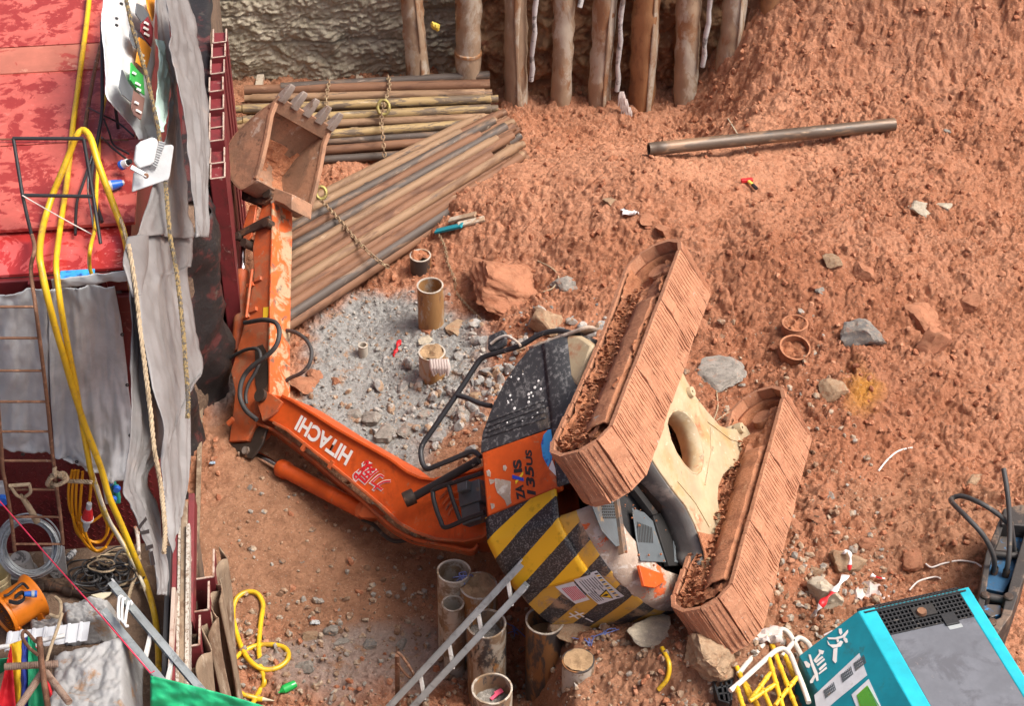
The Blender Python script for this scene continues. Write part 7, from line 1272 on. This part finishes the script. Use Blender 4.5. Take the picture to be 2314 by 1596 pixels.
# ---- hydraulic breaker
wear('breakblue', (.025, .10, .20), [((.09, .075, .065), 3, .44, .56, .4), ((.04, .24, .52), 12, .58, .64), ((.28, .19, .13), 5, .64, .72)], .5, .2, (25, .4, .008)); wear('breakdark', (.05, .045, .042), [((.20, .14, .10), 4, .52, .64)], .55, .3, (25, .4, .01))
br = empty('hydraulic_breaker', pz(2300, 1420, 1.15), label='blue and black hydraulic breaker attachment lying at the right edge', cat='breaker'); o0 = np.array(br.location)
K = lambda u, v, z: V3(pz(u, v, z) - o0)
def brk(nm, mt_, q, z0, z1, bevel=.01): a = [K(u, v, z1) for u, v in q]; m = MB(); m.prism(a, [Vector((p.x, p.y, p.z - (z1 - z0))) for p in a]); return m.build(nm, mt_, br, bevel=bevel)
brk('side_plate', 'breakdark', [(2208, 1372), (2228, 1250), (2252, 1190), (2268, 1150), (2278, 1160), (2258, 1215), (2238, 1270), (2226, 1360), (2222, 1385)], 1.2, 1.62)
brk('side_plate', 'breakdark', [(2262, 1395), (2290, 1290), (2320, 1190), (2345, 1195), (2320, 1290), (2286, 1390), (2250, 1440), (2232, 1430), (2240, 1405)], 1.2, 1.62)
brk('body', 'breakblue', [(2225, 1330), (2250, 1200), (2300, 1190), (2318, 1230), (2290, 1300), (2268, 1340)], 1.2, 1.5); brk('pad', 'breakblue', [(2216, 1378), (2222, 1365), (2262, 1368), (2264, 1388), (2240, 1396)], 1.2, 1.55); brk('head', 'breakdark', [(2268, 1150), (2310, 1140), (2340, 1150), (2330, 1190), (2262, 1185)], 1.2, 1.66)
for u, v in [(2226, 1352), (2278, 1355), (2240, 1412), (2290, 1165)]: c = K(u, v, 1.60); m = MB(); m.lathe([(0, .05), (.035, .05), (.045, .04), (.045, -.1)], 14, c, c + zV); m.build('bolt', 'greasesteel', br, smooth=40)
m = MB(); m.tube([K(2222, 1348, 1.55), K(2290, 1362, 1.55)], .04, 14); m.build('cross_pin', 'breakdark', br, smooth=40); m = MB(); m.tube([K(2246, 1252, 1.55), K(2318, 1258, 1.55)], .035, 14); m.build('cross_pin', 'breakdark', br, smooth=40)
for lb, L in [('lh', [(2246, 1296, 1.5), (2246, 1262, 1.75), (2225, 1215, 2.0), (2185, 1170, 2.1), (2155, 1140, 2.0), (2150, 1128, 1.9), (2175, 1122, 1.95), (2220, 1140, 2.0), (2262, 1168, 1.9), (2285, 1195, 1.8)]), ('rh', [(2272, 1302, 1.5), (2280, 1255, 1.7), (2282, 1180, 1.9), (2276, 1110, 2.1), (2268, 1060, 2.2)]), ('rh2', [(2292, 1256, 1.5), (2290, 1225, 1.7), (2284, 1180, 1.9)])]:
    m = MB(); m.tube(smoothpath([np.array(K(*p)) for p in L], 6), .024, 10); m.build('hose', 'hose', br, smooth=60)
    c = K(*L[0]); m = MB(); m.lathe([(.03, 0), (.034, .0), (.034, .12), (.028, .13)], 12, c - zV * .05, c + zV); m.build('fitting', 'alu' if lb == 'rh2' else 'greasesteel', br, smooth=40)
# ================================================================ scraps, tape, cords, tools
flat('taperw', (.75, .72, .70), .5); flat('ragwhite', (.55, .47, .43), .9); flat('foam', (.80, .62, .10), .6); flat('bluefray', (.16, .20, .45), .8)
def cord(label, mat, pts, r, cat='cord', name='cord', lift=.015): return run(name, mat, [on(u, v, lift) for u, v in pts], r, label, cat, 6, 6)
cord('white cord end on the clay above the breaker hoses', 'whitestring', [(1985, 1065), (2005, 1040), (2030, 1020), (2062, 1012)], .010); cord('wavy white cord running to the breaker', 'whitestring', [(2092, 1275), (2105, 1283), (2130, 1275), (2165, 1268), (2200, 1272), (2218, 1282)], .009); cord('short white cord behind the grille', 'whitestring', [(2055, 1335), (2075, 1315), (2110, 1305), (2125, 1308)], .009)
cord('thin root beside the flat grey slab', 'rope', [(1612, 950), (1622, 920), (1620, 880), (1632, 850)], .007, 'root', 'root'); cord('long root curving to the lower track', 'rope', [(1600, 965), (1650, 930), (1700, 905), (1745, 890)], .006, 'root', 'root'); cord('wire loop over the grey rock by the boulder', 'rope', [(1215, 590), (1245, 605), (1262, 625), (1250, 650), (1228, 660)], .009, 'wire', 'wire'); cord('thin straw lying under the lone pipe', 'paperbag', [(1645, 268), (1665, 300), (1690, 345)], .008, 'straw', 'straw')
cord('yellow hose piece on the foreground rubble', 'yellowhose', [(1488, 1560), (1508, 1535), (1512, 1500), (1496, 1465)], .022, 'hose', 'hose_piece', .03)
def ribbon(label, mat, pts, w, name='ribbon', cat='ribbon', lift=.02, band=None):
    P = [on(u, v, lift + dz) for u, v, dz in pts]; S_ = smoothpath(P, 6); n = len(S_); m = MB(); o0 = np.array(S_[0]); vs = []
    for i, p in enumerate(S_):
        x, y, z = frame(V3(S_[max(i - 1, 0)]), V3(S_[min(i + 1, n - 1)])); a = .5 * math.sin(i * .55 + len(label)); d = (x * math.cos(a) + Vector((0, 0, 1)) * math.sin(a)) * w * (.5 + .25 * math.sin(i * .9 + 1)); vs += [V3(np.array(p) - o0) - d, V3(np.array(p) - o0) + d]
    fs = [(2 * i, 2 * i + 1, 2 * i + 3, 2 * i + 2) for i in range(n - 1)]
    m.v = [tuple(v) for v in vs]; m.f = fs; m.m = [(1 if band and band(i / n) else 0) for i in range(n - 1)]
    o = m.build(name, [mat, 'redplastic'], None, smooth=60, solid=.003, fix=False, label=label, cat=cat); o.location = V3(o0); return o
def scrap(label, mat, uv, size, name='scrap', cat='scrap', seed=1):
    p = on(*uv, .02); m = MB(); m.grid(lambda s_, t_: Vector(((s_ - .5) * size * (1 + .5 * nz3(t_ * 2, seed, 0)), (t_ - .5) * size * .6 * (1 + .6 * nz3(s_ * 2, seed, 3)), .35 * size * abs(nz3(s_ * 3, t_ * 3, seed)))), 9, 9); o = m.build(name, mat, None, smooth=40, solid=.003, label=label, cat=cat); o.location = V3(p); return o
scrap('crumpled white scrap alone on the open clay', 'taperw', (1425, 480), .20, seed=2); scrap('silver foil scrap left of the rubble', 'greyplastic', (712, 1408), .10, seed=4); scrap('pale blue plastic scrap on the packed earth', 'bluebag', (480, 1047), .06, seed=5)
scrap('pale torn sack behind the barriers', 'ragwhite', (1730, 1440), .30, seed=6); scrap('pale torn sack beside the grille', 'ragwhite', (1965, 1345), .32, seed=7); scrap('clear plastic film right of the lower track end', 'greyplastic', (1660, 1392), .0 + .22, seed=9)
ribbon('red plastic ribbon on the grey gravel', 'redplastic', [(888, 806, 0), (893, 795, .03), (898, 782, .01), (905, 768, .03)], .04)
rb_ = lambda s_: .30 < s_ < .62
ribbon('red and white warning tape over the top of the taped boulder', 'taperw', [(1890, 1258, .02), (1905, 1250, .12), (1918, 1246, .16), (1922, 1262, .14), (1918, 1290, .05)], .03, 'warning_tape', 'tape', band=lambda s_: s_ > .8)
ribbon('red and white warning tape draped on the pale boulder', 'taperw', [(1912, 1300, .05), (1890, 1330, .16), (1868, 1352, .2), (1848, 1378, .14), (1835, 1398, .03)], .05, 'warning_tape', 'tape', band=rb_)
ribbon('red and white warning tape end right of the taped boulder', 'taperw', [(1968, 1300, .02), (1985, 1306, .04), (2000, 1308, .01)], .03, 'warning_tape', 'tape', band=rb_)
for i, (u, v) in enumerate([(1405, 205), (1412, 222), (1420, 240)]):
    p = pyy(u, v + 16, 4.95); m = MB()
    for k in range(4): m.tube([Vector((.012 * k - .02, 0, .10)), Vector((.022 * k - .035, -.03, .04 - .01 * (k % 2))), Vector((.03 * k - .045, -.04, -.10 - .04 * (k % 3)))], [.012, .020, .008], 6)
    o = m.build('rag_strip', 'ragwhite', None, smooth=60, label='torn whitish rag strip at the foot of the piles, %s' % ['upper left', 'middle', 'lower right'][i], cat='rag'); o.location = V3(p)
p = pyy(984, 58, 5.2); bag('yellow foam lump stuck beside the split timber pile', 'foam', (984, 58), p[2], (.06, .05, .09), 8); bpy.data.objects[-1 if False else 'plastic_bag'] if False else None
tool = empty('hammer', on(1690, 415, .02), label='small red hammer with a yellow and black handle on the clay', cat='hammer'); m = MB(); m.bar((-.08, .03, .02), (.06, .05, .02), .05, .045); m.build('head', 'redplastic', tool, bevel=.008); m = MB(); m.tube([(0, .04, .02), (.05, -.05, .02)], .02, 8); m.build('handle', 'foam', tool); m = MB(); m.tube([(.05, -.05, .02), (.09, -.13, .02)], .022, 8); m.build('grip', 'blackprint', tool)
for i, (uv, n) in enumerate([(B6(690, 430), 9), (B6(1150, 885), 6), (B6(1930, 920), 6), (B6(1790, 990), 6), (B6(2130, 670), 10)]):
    p = pz(*uv, 1.02) if i == 0 else on(*uv, .0); m = MB(); rg = random.Random(i)
    for k in range(n): a = Vector((rg.uniform(-.03, .03), rg.uniform(-.03, .03), .0)); m.tube(smoothpath([np.array(a), np.array(a) + np.array([rg.uniform(-.06, .06), rg.uniform(-.05, .05), .05]), np.array(a) + np.array([rg.uniform(-.14, .14), rg.uniform(-.08, .08), rg.uniform(-.02, .06)])], 4), .005, 5)
    o = m.build('frayed_cord', 'bluefray', None, label='frayed blue cord %s' % ['on the sand-filled casing', 'in the hollow between the casings', 'on the rubble right of the brown block', 'beside the short casing stub', 'under the counterweight corner'][i], cat='cord'); o.location = V3(p)
q = pz(*B6(970, 1440), .97); m = MB(); m.bar((-.04, -.03, 0), (.05, .05, .02), .03, .012); m.bar((.0, .02, .01), (.06, .06, .02), .05, .012); flat('pinkrag', (.75, .10, .18), .7); o = m.build('pink_rag', 'pinkrag', None, label='pink rag scrap inside the lowest casing', cat='rag'); o.location = V3(q)
q = pyy(990, 815, on(975, 860)[1] - .12); m = MB()
for k in range(7): m.tube([(0.03 * k - .08, 0, .02), (.03 * k - .07, -.05, -.06), (.025 * k - .05, -.06, -.17 + .02 * (k % 3))], [.02, .03, .012], 6)
o = m.build('torn_rag', 'ragwhite', None, smooth=60, label='torn rag hanging on the sand-topped casing', cat='rag'); o.location = V3(q)
for i, (u, v) in enumerate([(1060, 500), (1010, 515), (1040, 490)]):
    A = on(u - 25, v + 8, .05); B = on(u + 35, v - 6, .06); m = MB(); m.bar(V3(A - A), V3(B - A), .09, .03); o = m.build('pallet_board', ['pilemud', 'teal', 'pilemud'][i], None, bevel=.004, label=['muddy pallet board right of the slanted bundle', 'teal painted board end below the slanted bundle', 'splintered board behind the teal board'][i], cat='board'); o.location = V3(A)
